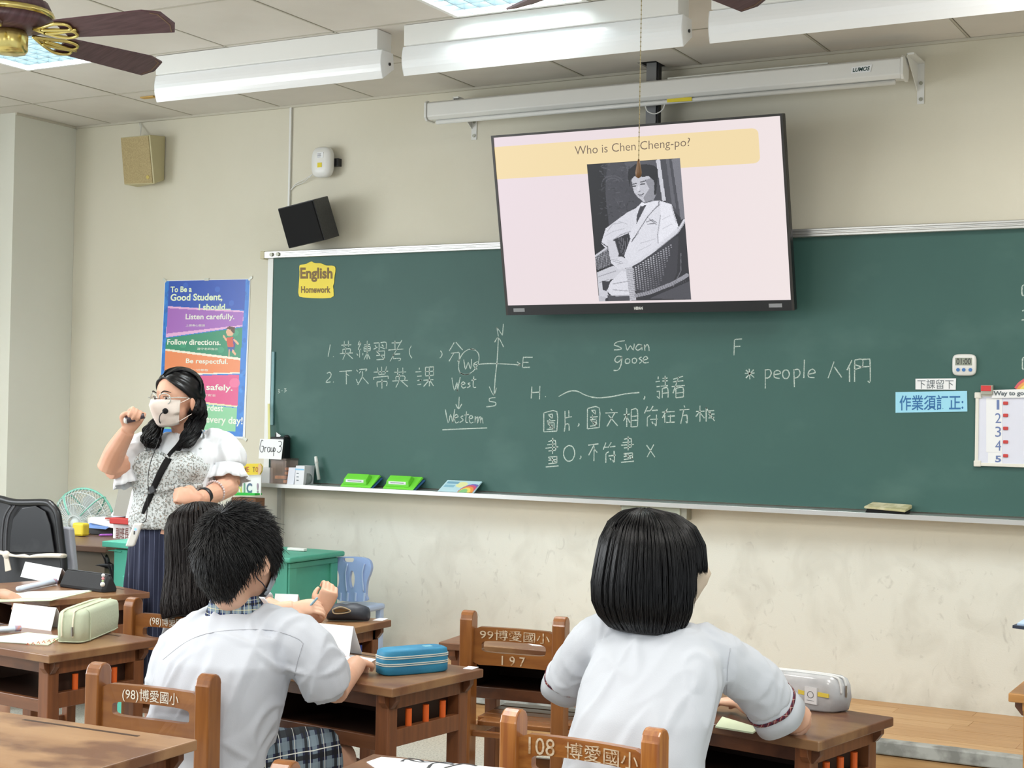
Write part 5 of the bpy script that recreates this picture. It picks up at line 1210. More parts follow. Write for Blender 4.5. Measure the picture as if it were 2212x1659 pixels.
ln = (.032*(1-.62*np.clip((thm-1.35)/.9,0,1)))*rg.uniform(.8,1.2,n); lift = np.where(thm < 1.5, .34, .12)+.25*np.exp(-dw*3)
S = 5; Pl = []
for i in range(S):
    t_ = i/(S-1); Pl.append(root+tg*(ln*t_)[:,None]+N0*(ln*lift*(t_-.45*t_*t_)+.0012)[:,None])
Pl = np.stack(Pl,1) @ np.array(hf.R).T+np.array(hf.c)
strands('hair', M_hairs, boy, Pl, .0010*np.array([1,1,.9,.7,.25]))

# ---------------- bobbed student in white ----------------
girl = thing('person', 'student with black bobbed hair in short-sleeved white blouse, elbow on the desk', 'person', (-1.39,-3.36,0))
gd = 3.57
hg = Fr(HD(1412,1218,gd), yaw=-.82, pitch=-.04)
nb2 = HD(1432,1352,gd+.01); sL, sR = HD(1290,1372,gd+.06), HD(1545,1402,gd-.05)
eR = HD(1728,1558,gd+.10); eL = HD(1235,1500,gd+.22)
s = MB(); head_shapes(s, hg, 1.0, [nb2, nb2+Vector((0,0,-.05))], .042)
torso_rings(s, [((-1.41,-3.42,.43),.13,.09), ((-1.40,-3.40,.55),.115,.08), ((-1.39,-3.36,.70),.12,.08), ((-1.38,-3.31,.82),.12,.07), ((-1.375,-3.30,.87),.06,.05)])
limb(s, [sR, sR.lerp(eR,.5), eR], [.042,.040,.038]); fR = Vector((-1.33,-2.86,.675)); limb(s, [eR, eR.lerp(fR,.5), fR], [.040,.034,.025]); hand_shapes(s, fR, (-1,.15,-.05), (0,0,1), 1, .8)
fL = Vector((-1.50,-2.95,.68)); limb(s, [sL, eL], [.040,.034]); limb(s, [eL, fL], [.034,.025]); hand_shapes(s, fL, (.4,.9,-.1), (0,0,1), -1, .8)
legs_shapes(s, (-1.41,-3.40,.485), (-1.51,-3.05,.43), (-1.30,-3.05,.43), .02)
remeshed(s, 'body', M_skin, girl, .006, 4)
s = MB()
torso_rings(s, [((-1.415,-3.44,.42),.160,.120), ((-1.41,-3.43,.50),.160,.120), ((-1.40,-3.40,.60),.160,.118), ((-1.39,-3.36,.72),.165,.115), ((-1.385,-3.32,.80),.165,.105), ((-1.38,-3.30,.86),.150,.085), ((-1.375,-3.29,.905),.105,.062), ((-1.372,-3.285,.925),.06,.045)])
limb(s, [HD(1350,1345,gd+.03), sL+Vector((0,0,-.01)), HD(1248,1432,gd+.12), HD(1226,1475,gd+.16)], [.045,.055,.055,.052])
h0 = HD(1500,1372,gd-.03); h1 = sR+Vector((0,0,-.015)); h2 = HD(1625,1470,gd+.0); h3 = HD(1678,1535,gd+.05)
limb(s, [h0, h1, h2, h3.lerp(h2,.35)], [.045,.060,.062,.062])
gs = remeshed(s, 'blouse', M_shirt2, girl, .0065, 8, fold=folds(.0075, [(.5,.2,.8),(-.45,0,.85),(.1,0,1)], 9, 5))
bg = bvh_of(gs)
M_band = plaid('red_tartan_trim', '#7b2230', [('x',.0,.4,'#3a2038',.8), ('z',.0,.3,'#3a2038',.5), ('x',.6,.68,'#d8c8b8',.7), ('z',.6,.68,'#d8c8b8',.6)], 60)
def band(pxs, wd=.008, nm='sleeve_band', m=M_band, bvx=None, lift=.0012):
    pts = [on_surf(bvx or bg, p.x, p.y, lift) for p in catmull([(x,y,0) for x,y in pxs], 6)]; pts = [p for p in pts if p is not None]
    if len(pts) < 3: return
    for _ in range(2): pts = [pts[0]]+[(pts[i-1]+pts[i]*2+pts[i+1])/4 for i in range(1,len(pts)-1)]+[pts[-1]]
    s = MB(); s.tube(pts, wd/2, 8, sq=.35, upv=-fw); s.build(nm, m, girl if bvx is None else bvx_parent, smooth=True)
def cuff(parent, a, b, r0, r1, m, sq=1.0, band_m=None, bt=.45, bw=.007):
    a, b = Vector(a), Vector(b); d = (b-a); n_ = 40; z = d.normalized(); x = z.cross(Vector((0,0,1))).normalized(); y = z.cross(x)
    def rg_(t, r): return [a+d*t+x*(r*math.cos(q))*(1+.03*math.sin(q*5))+y*(r*sq*math.sin(q))*(1+.03*math.cos(q*4)) for q in [2*math.pi*i/n_ for i in range(n_)]]
    s = MB(); s.rings([rg_(0,r0*.93), rg_(.12,r0), rg_(.6,r0*.5+r1*.5), rg_(1,r1)], cap=False); o = s.build('sleeve_cuff', m, parent, smooth=True); md = o.modifiers.new('t','SOLIDIFY'); md.thickness = .0025
    if band_m:
        L_ = d.length; t0, t1 = bt, bt+bw/L_; r_ = lambda t: r0+(r1-r0)*t+.0012
        s = MB(); s.rings([rg_(t0,r_(t0)), rg_(t1,r_(t1))], cap=False); b_ = s.build('sleeve_band', band_m, parent, smooth=True); md = b_.modifiers.new('t','SOLIDIFY'); md.thickness = .001
    return o
cuff(girl, HD(1652,1504,3.60), HD(1684,1547,3.635), .063, .069, M_shirt2, 1.0, M_band, .28, .010)
cuff(girl, HD(1232,1452,3.75), HD(1219,1486,3.80), .060, .062, M_shirt2, .9, M_band, .25, .007)
seam([(1578,1400),(1572,1440),(1570,1500),(1568,1545)], gs, M_seam, bv_=bg)
s = MB()
for sx, kn in ((-1,Vector((-1.51,-3.10,.46))),(1,Vector((-1.30,-3.10,.46)))):
    h = Vector((-1.41+sx*.07,-3.40,.48)); limb(s, [h, h.lerp(kn,.5), kn], [.09,.09,.085])
torso_rings(s, [((-1.41,-3.42,.425),.145,.115), ((-1.41,-3.42,.5),.145,.115), ((-1.41,-3.41,.57),.13,.10)])
remeshed(s, 'skirt', M_plaidr, girl, .009, 5, fold=folds(.006, [(0,.3,1)], 9, 6))
shoes(girl, [(-1.51,-3.02),(-1.30,-3.02)])
fm = face_mask(girl, hg, M_maskb, 1.06, lm=M_white)
s = MB(); c_ = hg.p(.079,.012,-.040); s.ell(c_, (.006,.006,.009), n=10, m=8); s.build('loop_bead', M_white, fm, smooth=True)
BOB = [(.130,.012,.012,.012), (.119,.062,.068,.064), (.093,.097,.106,.100), (.052,.119,.125,.122), (0,.130,.128,.134), (-.050,.137,.126,.142), (-.095,.137,.118,.139), (-.128,.124,.108,.122), (-.152,.100,.09,.098)]
def bob_t(a):
    a = abs((a+math.pi) % (2*math.pi)-math.pi); 
    if a < .98: return .50
    if a < 1.15: return .50+.5*(a-.98)/.17*.9
    return 1.0
hair_cap(girl, hg, BOB, M_hairc, 1.10, .93, zf=.035)
hair_fall('hair', girl, hg, BOB, 6500, 12, .0011, M_hairb, bob_t, t0=(0,.55), shell=(.93,1.02), wob=.002, part=(0,-.03), clump=90, rs=3)
# ---------------- teacher ----------------
M_blouse = mat('white_blouse', '#e2e5e9', .8, bump=.15, bscale=300)
M_floral = mat('floral_cotton', '#d3d9da', .85, noise_c='#8d918e', nscale=120, lo=.53, hi=.58, ndetail=2, layer2=('#98887c', 150, (1,1,1), .60, .64))
M_skirt = plaid('navy_pinstripe', '#20263f', [('x', .0, .07, '#77809c', .75)], 38)
tch = thing('person', 'teacher in mask, clear glasses, floral top and pinstripe skirt, standing beside the poster', 'person', (-4.15,-1.8,0))
D0 = 6.17
t_yaw = math.atan2(.316, .873)*1+math.pi       # body faces the camera side, slightly to image left
def facing(fx, fy): return math.atan2(-fx, fy)
bodyF = facing(.316,-.873); headF = facing(-.12,-.88)
ht = Fr(HD(384,862,D0-.02), yaw=headF, pitch=-.06)
TN = HD(400,942,D0+.02)
tsL, tsR = HD(300,975,D0-.02), HD(474,968,D0+.06)       # image left / image right shoulders
teL, twL = HD(234,1012,D0-.12), HD(276,930,D0-.20)
teR, twR = HD(496,1048,D0-.02), HD(428,1078,D0-.22)
s = MB(); head_shapes(s, ht, 1.04, [TN, TN+Vector((0,0,-.06))], .052)
def TD(px, py, dd=0): return HD(px, py, D0+dd)
torso_rings(s, [(TD(380,1150),.16,.12), (TD(382,1080),.135,.10), (TD(383,1030),.14,.10), (TD(386,975,.01),.14,.08), (TD(392,950,.015),.09,.06)], yaw=bodyF)
limb(s, [tsL, tsL.lerp(teL,.5)+Vector((0,0,-.01)), teL], [.055,.055,.047]); limb(s, [teL, teL.lerp(twL,.5)+Vector((-.012,0,-.005)), twL], [.047,.043,.029], sq=1)
limb(s, [tsR, tsR.lerp(teR,.5), teR], [.055,.052,.046]); limb(s, [teR, teR.lerp(twR,.5)+Vector((0,0,-.006)), twR], [.046,.041,.028])
hand_shapes(s, twL, up*.85+rt*.45-fw*.05, fw*.9+up*.15-rt*.25, 1, 1.0, curl=(1.15,1.2,1.2,1.15), thumb=.9)
hand_shapes(s, twR, -rt*1.0+up*.28-fw*.25, up*.45-fw*.9, 1, .92, curl=(1.0,1.05,1.1,1.15), thumb=.9)
for sx in (-1,1):
    hp = TD(375,1165)+Vector((sx*.08,0,0)); kn = Vector((hp.x, hp.y-.01, .45)); an = Vector((hp.x, hp.y, .07))
    limb(s, [hp, hp.lerp(kn,.5), kn], [.08,.07,.052]); limb(s, [kn, kn.lerp(an,.35), an], [.052,.05,.034])
tb = remeshed(s, 'body', M_skin2, tch, .0038, 3)
# eyes, brows
for sx in (-1, 1):
    s = MB(); s.ell(ht.p(sx*.033,.083,.006), (.0135,.010,.0065), ht.R, 16, 10); e = s.build('eye', mat('eye_white', '#e6e0da', .3), tch, smooth=True)
    s = MB(); s.ell(ht.p(sx*.033-.003,.0915,.006), (.0062,.0035,.0062), ht.R, 14, 8); s.build('iris', mat('dark_iris', '#1d1310', .15), e, smooth=True)
    s = MB(); s.tube(catmull([ht.p(sx*.018,.091,.012), ht.p(sx*.033,.094,.0155), ht.p(sx*.050,.084,.010)], 5), [.0014]*11, 6); s.build('eyelid', M_hairc, e, smooth=True)
    s = MB(); pb = catmull([ht.p(sx*.014,.0985,.028), ht.p(sx*.034,.0975,.036), ht.p(sx*.056,.082,.030)], 5); s.tube(pb, lerp_list([.0022,.0032,.001], len(pb)), 6); s.build('eyebrow', mat('brow_hair', '#2b1f1a', .8), tch, smooth=True)
face_mask(tch, ht, M_mask, 1.06)
# glasses: clear rims
M_clear = mat('clear_acetate', '#b9bcb6', .12, coat=.8, spec=.8)
s = MB()
for sx in (-1, 1):
    s.tube([ht.p(sx*.034+.027*math.cos(q), .106-.010*abs(math.cos(q)*sx+.6), .004+.023*math.sin(q)) for q in np.linspace(0, 2*math.pi, 25)], .0022, 6)
    s.tube([ht.p(sx*.061,.100,.010), ht.p(sx*.080,.06,.010), ht.p(sx*.086,.0,.004)], .0021, 6)
s.tube([ht.p(-.008,.108,.008), ht.p(0,.111,.011), ht.p(.008,.108,.008)], .002, 6)
gl = s.build('glasses', M_clear, tch, smooth=True)
for sx in (-1, 1):
    s = MB(); s.add([ht.p(sx*.034+.026*math.cos(q), .105-.010*abs(math.cos(q)*sx+.6), .004+.022*math.sin(q)) for q in np.linspace(0, 2*math.pi, 24, endpoint=False)], [tuple(range(24))]); s.build('lens', mat('clear_lens', '#ffffff', .05, trans=1, alpha=.12), gl)
# white blouse with puffed sleeves
s = MB()
torso_rings(s, [(TD(381,1060),.150,.112), (TD(383,1020),.158,.112), (TD(385,985,.01),.165,.10), (TD(388,962,.015),.15,.085), (TD(392,948,.018),.115,.068), (TD(396,936,.02),.072,.058)], yaw=bodyF)
limb(s, [TD(330,955,.0), tsL, TD(278,1000,-.04), TD(274,1025,-.05)], [.05,.072,.082,.058])
limb(s, [TD(440,948,.03), tsR, TD(488,992,.04), TD(492,1010,.03)], [.05,.075,.085,.070])
tbl = remeshed(s, 'blouse', M_blouse, tch, .006, 5, fold=folds(.008, [(.3,.2,1),(-.4,0,.8)], 12, 8))
# flared frilled cuffs
def frill(parent, a, b, r0, r1, m, nm, waves=15, amp=.008, n=90, name=None):
    a, b = Vector(a), Vector(b); d = b-a; z = d.normalized(); x = z.cross(Vector((.1,.2,1))).normalized(); y = z.cross(x); R = []
    for t, r, am in ((0,r0,0),(.35,(r0*.8+r1*.2),amp*.5),(.7,(r0*.3+r1*.7),amp*.9),(1,r1,amp)):
        R.append([a+d*t+(x*math.cos(q)+y*math.sin(q))*(r+am*math.sin(q*waves)) + z*(am*.6*math.sin(q*waves*.5+1)) for q in [2*math.pi*i/n for i in range(n)]])
    s = MB(); s.rings(R, cap=False); o = s.build(nm, m, parent, smooth=True); md = o.modifiers.new('t','SOLIDIFY'); md.thickness = .002; return o
frill(tch, TD(276,1016,-.05), TD(284,1046,-.06), .056, .070, M_blouse, 'cuff_frill', 11, .006)
frill(tch, TD(490,1006,.02), TD(490,1038,.0), .066, .090, M_blouse, 'cuff_frill', 13, .008)
# floral bustier with peplum
s = MB()
torso_rings(s, [(TD(348,1138,-.01),.122,.125), (TD(352,1115,-.01),.128,.128), (TD(360,1085,-.005),.134,.12), (TD(366,1064,0),.142,.118), (TD(370,1048,0),.158,.130), (TD(374,1025,0),.166,.140), (TD(378,1002,0),.162,.138), (TD(380,985,0),.150,.118)], yaw=bodyF)
for px, w in ((325,0),(412,0)): pass
fl_ = Fr(TD(378,1005,0), yaw=bodyF)
for sx in (-1,1): s.ell(fl_.p(sx*.072,.085,-.002), (.072,.062,.062), fl_.R, 20, 14)
tfl = remeshed(s, 'floral_top', M_floral, tch, .006, 4, fold=folds(.007, [(.05,0,1),(0,.1,1)], 15, 11))
bt = bvh_of(tfl)
bvx_parent = tch
def ruffle(pxs, w, amp, m, nm, par, k=10, bvv=None):
    pts = [on_surf(bvv or bt, p.x, p.y, .004) for p in catmull([(x,y,0) for x,y in pxs], k)]; pts = [p for p in pts if p is not None]
    if len(pts) < 3: return
    s = MB(); vs = []; 
    for i, p in enumerate(pts):
        t_ = (pts[min(i+1,len(pts)-1)]-pts[max(i-1,0)]).normalized(); side = t_.cross(-fw).normalized(); wv = math.sin(i*1.5)
        vs += [p-side*w*.5-fw*(.004+amp*wv), p-fw*.001, p+side*w*.5-fw*(.004-amp*wv)]
    s.add(vs, [(3*i+j, 3*i+j+1, 3*i+4+j, 3*i+3+j) for i in range(len(pts)-1) for j in (0,1)]); o = s.build(nm, m, par, smooth=True); md = o.modifiers.new('t','SOLIDIFY'); md.thickness = .0015
ruffle([(296,1000),(310,984),(332,976),(352,982),(364,992)], .018, .004, M_floral, 'neck_ruffle', tfl, 14)
ruffle([(372,992),(386,972),(410,966),(438,972),(458,990),(462,1010)], .020, .004, M_floral, 'neck_ruffle', tfl, 14)
ruffle([(296,1056),(320,1062),(350,1058),(385,1050),(420,1050),(450,1048)], .016, .005, M_floral, 'waist_ruffle', tfl, 14)
frill(tch, TD(349,1122,-.01), TD(347,1142,-.01), .128, .140, M_floral, 'peplum_hem', 16, .005) if False else None
bb_ = bvh_of(tbl)
for pts in ([(312,980),(316,955)], [(432,970),(440,945),(438,930)]):
    q = [on_surf(bb_, *p, .003) or TD(p[0],p[1],-.1) for p in pts]; s = MB(); s.tube(catmull(q,5), .006, 6, sq=.4); s.build('shoulder_strap', M_floral, tfl, smooth=True)
# skirt
s = MB(); R = []
hipc = TD(345,1135,.0)
for z_, r_, am in ((.925,.112,.0),(.86,.122,.004),(.70,.135,.008),(.50,.148,.011),(.30,.16,.014)):
    R.append([Vector((hipc.x+.01+(r_*1.1+am*math.sin(q*15))*math.cos(q), hipc.y+(r_*.9+am*math.sin(q*15))*math.sin(q), z_)) for q in [2*math.pi*i/120 for i in range(120)]])
s.rings(R); s.build('skirt', M_skirt, tch, smooth=True)
shoes(tch, [(TD(375,1165).x-.08,TD(375,1165).y-.05),(TD(375,1165).x+.08,TD(375,1165).y-.05)])
# sling strap with buckle, band and bracelet
bt2 = bvh_of(tfl)
def first_hit(px, py, lift):
    a = on_surf(bt, px, py, lift); b = on_surf(bb_, px, py, lift); c = [q for q in (a, b) if q is not None]
    return min(c, key=lambda q: (q-CAM).length) if c else TD(px, py, -.15)
sp_ = [first_hit(p.x, p.y, .006) for p in catmull([(x,y,0) for x,y in ((398,948),(385,966),(368,985),(350,1015),(338,1040),(330,1058),(322,1078),(312,1100),(308,1110))], 4)]
s = MB(); s.tube(sp_, lerp_list([.015,.015,.014,.013,.012,.010,.004], len(sp_)), 8, sq=.28, upv=-fw); sl_ = s.build('sling_strap', M_blackm, tch, smooth=True)
s = MB(); s.box(first_hit(329,1058,.010), (.030,.012,.030), rot=Matrix.Rotation(-.4, 3, 'Y')); s.build('strap_buckle', M_black, sl_, bevel=.003)
def ring_on(a, b, t_, r_, w_, m, nm, par, sq=1.0):
    a, b = Vector(a), Vector(b); c = a.lerp(b, t_); z = (b-a).normalized(); x = z.cross(Vector((0,0,1))).normalized(); y = z.cross(x)
    s = MB(); R = [[c+z*(w_*dz)+x*(rr*math.cos(q))+y*(rr*sq*math.sin(q)) for q in [2*math.pi*i/30 for i in range(30)]] for dz, rr in ((-.5,r_-.003),(-.42,r_),(.42,r_),(.5,r_-.003))]
    s.rings(R, cap=False); o = s.build(nm, m, par, smooth=True); md = o.modifiers.new('t','SOLIDIFY'); md.thickness = .003; return o
bn = ring_on(teR, twR, .80, .035, .020, M_black, 'wrist_band', tch)
sc_c = HD(431,1074, depth_of(teR.lerp(twR,.80))-.037); s = MB(); s.box(sc_c, (.020,.010,.042), rot=Matrix.Rotation(YAW, 3, 'Z')); wb = s.build('band_screen', M_black, tch, bevel=.004)
s = MB(); s.box(sc_c-fw*.0062, (.006,.0015,.012), rot=Matrix.Rotation(YAW, 3, 'Z')); s.build('screen_mark', mat('dim_screen', '#8a8f92', .4), wb)
s = MB(); c = teR.lerp(twR,.47); z = (twR-teR).normalized(); x = z.cross(Vector((0,0,1))).normalized(); y = z.cross(x)
for i in range(26): q = 2*math.pi*i/26; s.ell(c+x*.043*math.cos(q)+y*.043*math.sin(q), (.0048,)*3, n=8, m=6)
s.build('bead_bracelet', mat('pinkish_bead', '#cfc0c0', .35), tch, smooth=True)
# headset microphone with its lead, and the marker held in the raised hand
mp = HD(357,888, depth_of(ht.p(0,.12,-.05))-.03)
s = MB(); s.ell(mp, (.012,.012,.012), n=14, m=10); mic = s.build('headset_microphone', M_blackm, tch, smooth=True)
s = MB(); s.tube(catmull([mp, HD(347,895,D0-.16), HD(344,908,D0-.12), HD(350,925,D0-.08), HD(343,950,D0-.12)], 5), .0022, 6); s.build('boom', M_black, mic)
lead = [HD(x, y, d) for x, y, d in ((343,950,D0-.13),(334,975,D0-.17),(325,1000,D0-.20),(320,1030,D0-.21),(320,1060,D0-.19),(318,1100,D0-.17),(314,1125,D0-.16),(300,1132,D0-.17),(290,1140,D0-.18))]
s = MB(); s.tube(catmull(lead, 6), .0018, 6); s.build('microphone_lead', M_black, tch)
hc_ = twL+(up*.85+rt*.45-fw*.05).normalized()*.08-fw*.028
s = MB(); a, b = HD(270,908,depth_of(hc_)-.002), HD(312,898,depth_of(hc_)-.002)
tag(MB().tube([a,a.lerp(b,.12),a.lerp(b,.5),b], [.010,.014,.014,.011], 12).build('marker_pen', mat('dark_pen', '#3a2f3a', .4), None, smooth=True, base=True), 'dark marker pen with white cap in the teacher\'s raised hand', 'pen')
s = MB(); s.tube([a-rt*.003, a+rt*.010], [.011,.015], 12); o = s.build('pen_cap', M_white, bpy.data.objects['marker_pen'], smooth=True)
# hair: close cap parted in the middle, two wavy falls in front of the shoulders
s = MB(); vs, fs = [], []; nA, nB = 48, 22
for j in range(nB+1):
    th = math.pi*.78*j/nB
    for i in range(nA):
        q = 2*math.pi*i/nA; fr2 = max(0, math.cos(q)); thm = th*(1-.66*fr2**1.1-.20*abs(math.sin(q))**4*(1 if math.cos(q) > -.25 else .3))
        bump_ = 1+.022*math.sin(j*1.35)*(1 if abs(math.sin(q)) > .55 else 0)-.03*math.exp(-(math.sin(q)/.06)**2)*(1 if math.cos(q) > 0 else 0)
        vs.append(ht.p(*(Vector((0,-.010,.020))+Vector((.0905*math.sin(thm)*math.sin(q), .112*math.sin(thm)*math.cos(q), .106*math.cos(thm)))*bump_)))
for j in range(nB):
    for i in range(nA): k2 = (i+1) % nA; fs.append((j*nA+i, j*nA+k2, (j+1)*nA+k2, (j+1)*nA+i))
s.add(vs, fs); o = s.build('hair_base', M_hairb, tch, smooth=True); md = o.modifiers.new('t','SOLIDIFY'); md.thickness = .010; md.offset = -1
rg = np.random.RandomState(9); n = 3600; S = 9; Pl = np.zeros((n,S,3))   # scalp hairs drawn back from the parting
sd = np.where(rg.rand(n) < .5, -1, 1); st = rg.uniform(.0,1,n)**.8
for i in range(S):
    t_ = i/(S-1); thy = (.80-1.0*st)*(1-t_)+(-1.5-.25*rg.rand(n)*0)*t_*1.0; xx = sd*(.004+.088*np.sin(np.clip(t_*1.6+.12*rg.rand(n)*0+.0,0,1.55)))
    a_ = thy; yy = .113*np.sin(a_)*np.sqrt(np.clip(1-(xx/.095)**2,0.02,1)); zz = .1075*np.cos(a_)*np.sqrt(np.clip(1-(xx/.095)**2,.02,1))
    Pl[:,i,0] = xx; Pl[:,i,1] = yy-.010; Pl[:,i,2] = zz+.020
nn = Pl-np.array([0,-.01,.02]); nn /= np.linalg.norm(nn,axis=2,keepdims=True); Pl += nn*(.0015+.003*rg.rand(n)[:,None,None])
strands('scalp_hair', M_hairb, tch, Pl @ np.array(ht.R).T+np.array(ht.c), .0011*np.array([.5]+[1]*7+[.5]))
def lock(center, rad_, n, seed, par, waves=3.0, amp=.014):
    rg = np.random.RandomState(seed); cp_ = np.array([tuple(p) for p in catmull(center, 8)]); L_ = len(cp_); S = 26
    ti = np.linspace(0, 1, S); C0 = np.stack([np.interp(ti, np.linspace(0,1,L_), cp_[:,k]) for k in range(3)], 1)
    a = rg.uniform(0,6.28,n); r = np.sqrt(rg.rand(n)); R0 = np.interp(ti, np.linspace(0,1,len(rad_)), rad_)
    g = np.round(a*2.2)/2.2; ph = g*7+np.round(r*3)*2.1+rg.normal(0,.25,n); am = amp*(.4+.8*ti)
    X, Y_ = np.array(rt), np.array(fw)
    P_ = C0[None]+X*((r*np.cos(a))[:,None]*R0+am*np.sin(ti*6.28*waves+ph[:,None]))[:,:,None]+Y_*((r*np.sin(a))[:,None]*R0*.8+am*np.cos(ti*6.28*waves+ph[:,None]))[:,:,None]
    P_[:,:,2] += (rg.normal(0,.006,n)[:,None]*ti)
    strands('hair_lock', M_hairb, par, P_, .0012*np.array([1]*24+[.7,.3]))
lock([ht.p(.07,-.05,-.03), HD(348,905,D0+.02), HD(332,925,D0-.04), HD(326,948,D0-.10), HD(330,962,D0-.12)], [.02,.030,.034,.034,.016], 1500, 1, tch, 2.2, .010)
lock([ht.p(-.07,-.04,.0), ht.p(-.085,-.03,-.05), HD(424,905,D0-.02), HD(414,935,D0-.08), HD(398,962,D0-.13)], [.026,.034,.036,.030,.018], 2000, 2, tch, 2.0, .010)
# voice amplifier held by the sling
a_ = HD(288,1155,D0-.2)
t = thing('voice_amplifier', 'white voice amplifier with a blue light hanging at the teacher\'s hip', 'amplifier', tuple(HD(288,1180,D0-.2)))
q0, q1 = HD(299,1130,D0-.2), HD(281,1180,D0-.2); ax = (q1-q0); s = MB(); x = rt*.017; y = fw*.014
s.hexa([q0-x-y, q0+x-y, q1+x-y, q1-x-y, q0-x+y, q0+x+y, q1+x+y, q1-x+y]); s.build('case', M_white, t, bevel=.006)
s = MB(); c = q0+ax*.25-y-fw*.001; s.tube([c, c-fw*.001], .004, 12); s.build('indicator_light', mat('blue_led', '#4b7cff', .3, emit=3), t)
s = MB(); c = q0+ax*.40-y-fw*.0008; s.box(c, (.006,.001,.014)); s.build('button_mark', M_ink, t)
# ---------------- long-haired student behind the boy ----------------
lg = thing('person', 'student with long dark hair half hidden behind the boy, holding a pen', 'person', (-3.38,-2.55,0))
dl = 5.12
hl = Fr(HD(432,1160,dl), yaw=-.45, pitch=-.15)
nl = HD(440,1250,dl+.01)
s = MB(); head_shapes(s, hl, 1.0, [nl, nl+Vector((0,0,-.05))], .042)
torso_rings(s, [((-3.40,-2.57,.43),.13,.09), ((-3.38,-2.54,.58),.12,.08), ((-3.35,-2.50,.72),.13,.085), ((-3.33,-2.48,.78),.10,.07), ((-3.32,-2.47,.82),.06,.05)])
a0, a1, a2 = HD(520,1290,5.10), HD(560,1330,5.0), HD(634,1312,5.0)
limb(s, [a0, a1], [.042,.034]); limb(s, [a1, a1.lerp(a2,.5), a2], [.034,.031,.023]); hand_shapes(s, a2, rt*1.0+up*.05, up*.6-fw*.8, 1, .78, curl=(.5,.55,.6,.65), thumb=.7)
b0, b1, b2 = HD(530,1290,5.18), HD(655,1352,5.12), HD(695,1322,5.06)
limb(s, [b0, b1], [.042,.034]); limb(s, [b1, b1.lerp(b2,.5), b2], [.034,.032,.024]); hand_shapes(s, b2, up*.9+rt*.35-fw*.05, -fw*.9+rt*.3, -1, .88, curl=(.85,.9,.95,1.0), thumb=.6)
legs_shapes(s, (-3.40,-2.55,.485), (-3.48,-2.22,.43), (-3.30,-2.22,.43), .02)
remeshed(s, 'body', M_skin, lg, .0035, 3)
s = MB(); torso_rings(s, [((-3.40,-2.585,.42),.155,.115), ((-3.39,-2.57,.52),.155,.115), ((-3.37,-2.53,.66),.155,.11), ((-3.34,-2.50,.76),.145,.10), ((-3.325,-2.48,.80),.10,.07), ((-3.32,-2.47,.825),.058,.05)])
limb(s, [HD(470,1275,5.10), a0, a0.lerp(a1,.8)], [.05,.056,.056]); limb(s, [HD(480,1275,5.16), b0, b0.lerp(b1,.35)], [.05,.056,.055])
remeshed(s, 'blouse', M_shirt2, lg, .007, 6, fold=folds(.006, [(.3,.2,1)], 8, 15))
s = MB()
for sx, kn in ((-1,Vector((-3.48,-2.27,.46))),(1,Vector((-3.30,-2.27,.46)))):
    h = Vector((-3.40+sx*.07,-2.53,.48)); limb(s, [h, h.lerp(kn,.5), kn], [.085,.085,.08])
torso_rings(s, [((-3.40,-2.56,.425),.14,.105), ((-3.40,-2.56,.56),.13,.10)]); remeshed(s, 'skirt', M_plaidr, lg, .009, 5)
shoes(lg, [(-3.48,-2.19),(-3.30,-2.19)]); face_mask(lg, hl, M_mask, 1.05)
LNG = [(.118,.012,.012,.012), (.105,.060,.066,.060), (.075,.090,.100,.096), (.03,.104,.112,.112), (-.04,.104,.110,.114), (-.10,.104,.105,.116), (-.16,.120,.10,.128), (-.22,.134,.09,.140), (-.262,.132,.08,.138)]
def lt(a):
    a = abs((a+math.pi) % (2*math.pi)-math.pi); return .46 if a < .9 else (.46+.54*(a-.9)/.25 if a < 1.15 else 1.0)
hair_cap(lg, Fr(hl.c, yaw=-.45, roll=-.24), LNG, M_hairc, 1.2, .88, zf=.03)
hair_fall('hair', lg, Fr(hl.c, yaw=-.45, roll=-.24), LNG, 4500, 13, .0013, M_hairbr, lt, t0=(0,.5), shell=(.90,1.05), wob=.012, clump=40, rs=12)
s = MB(); pa, pb = HD(648,1333,5.0), HD(686,1291,4.99); s.tube([pa, pa.lerp(pb,.1), pb.lerp(pa,.02), pb], [.001,.0038,.0038,.003], 10); tag(s.build('pen', mat('pale_blue_pen', '#8fb3c6', .35), None, base=True, smooth=True), 'pale blue pen between the hands of the long-haired student', 'pen')
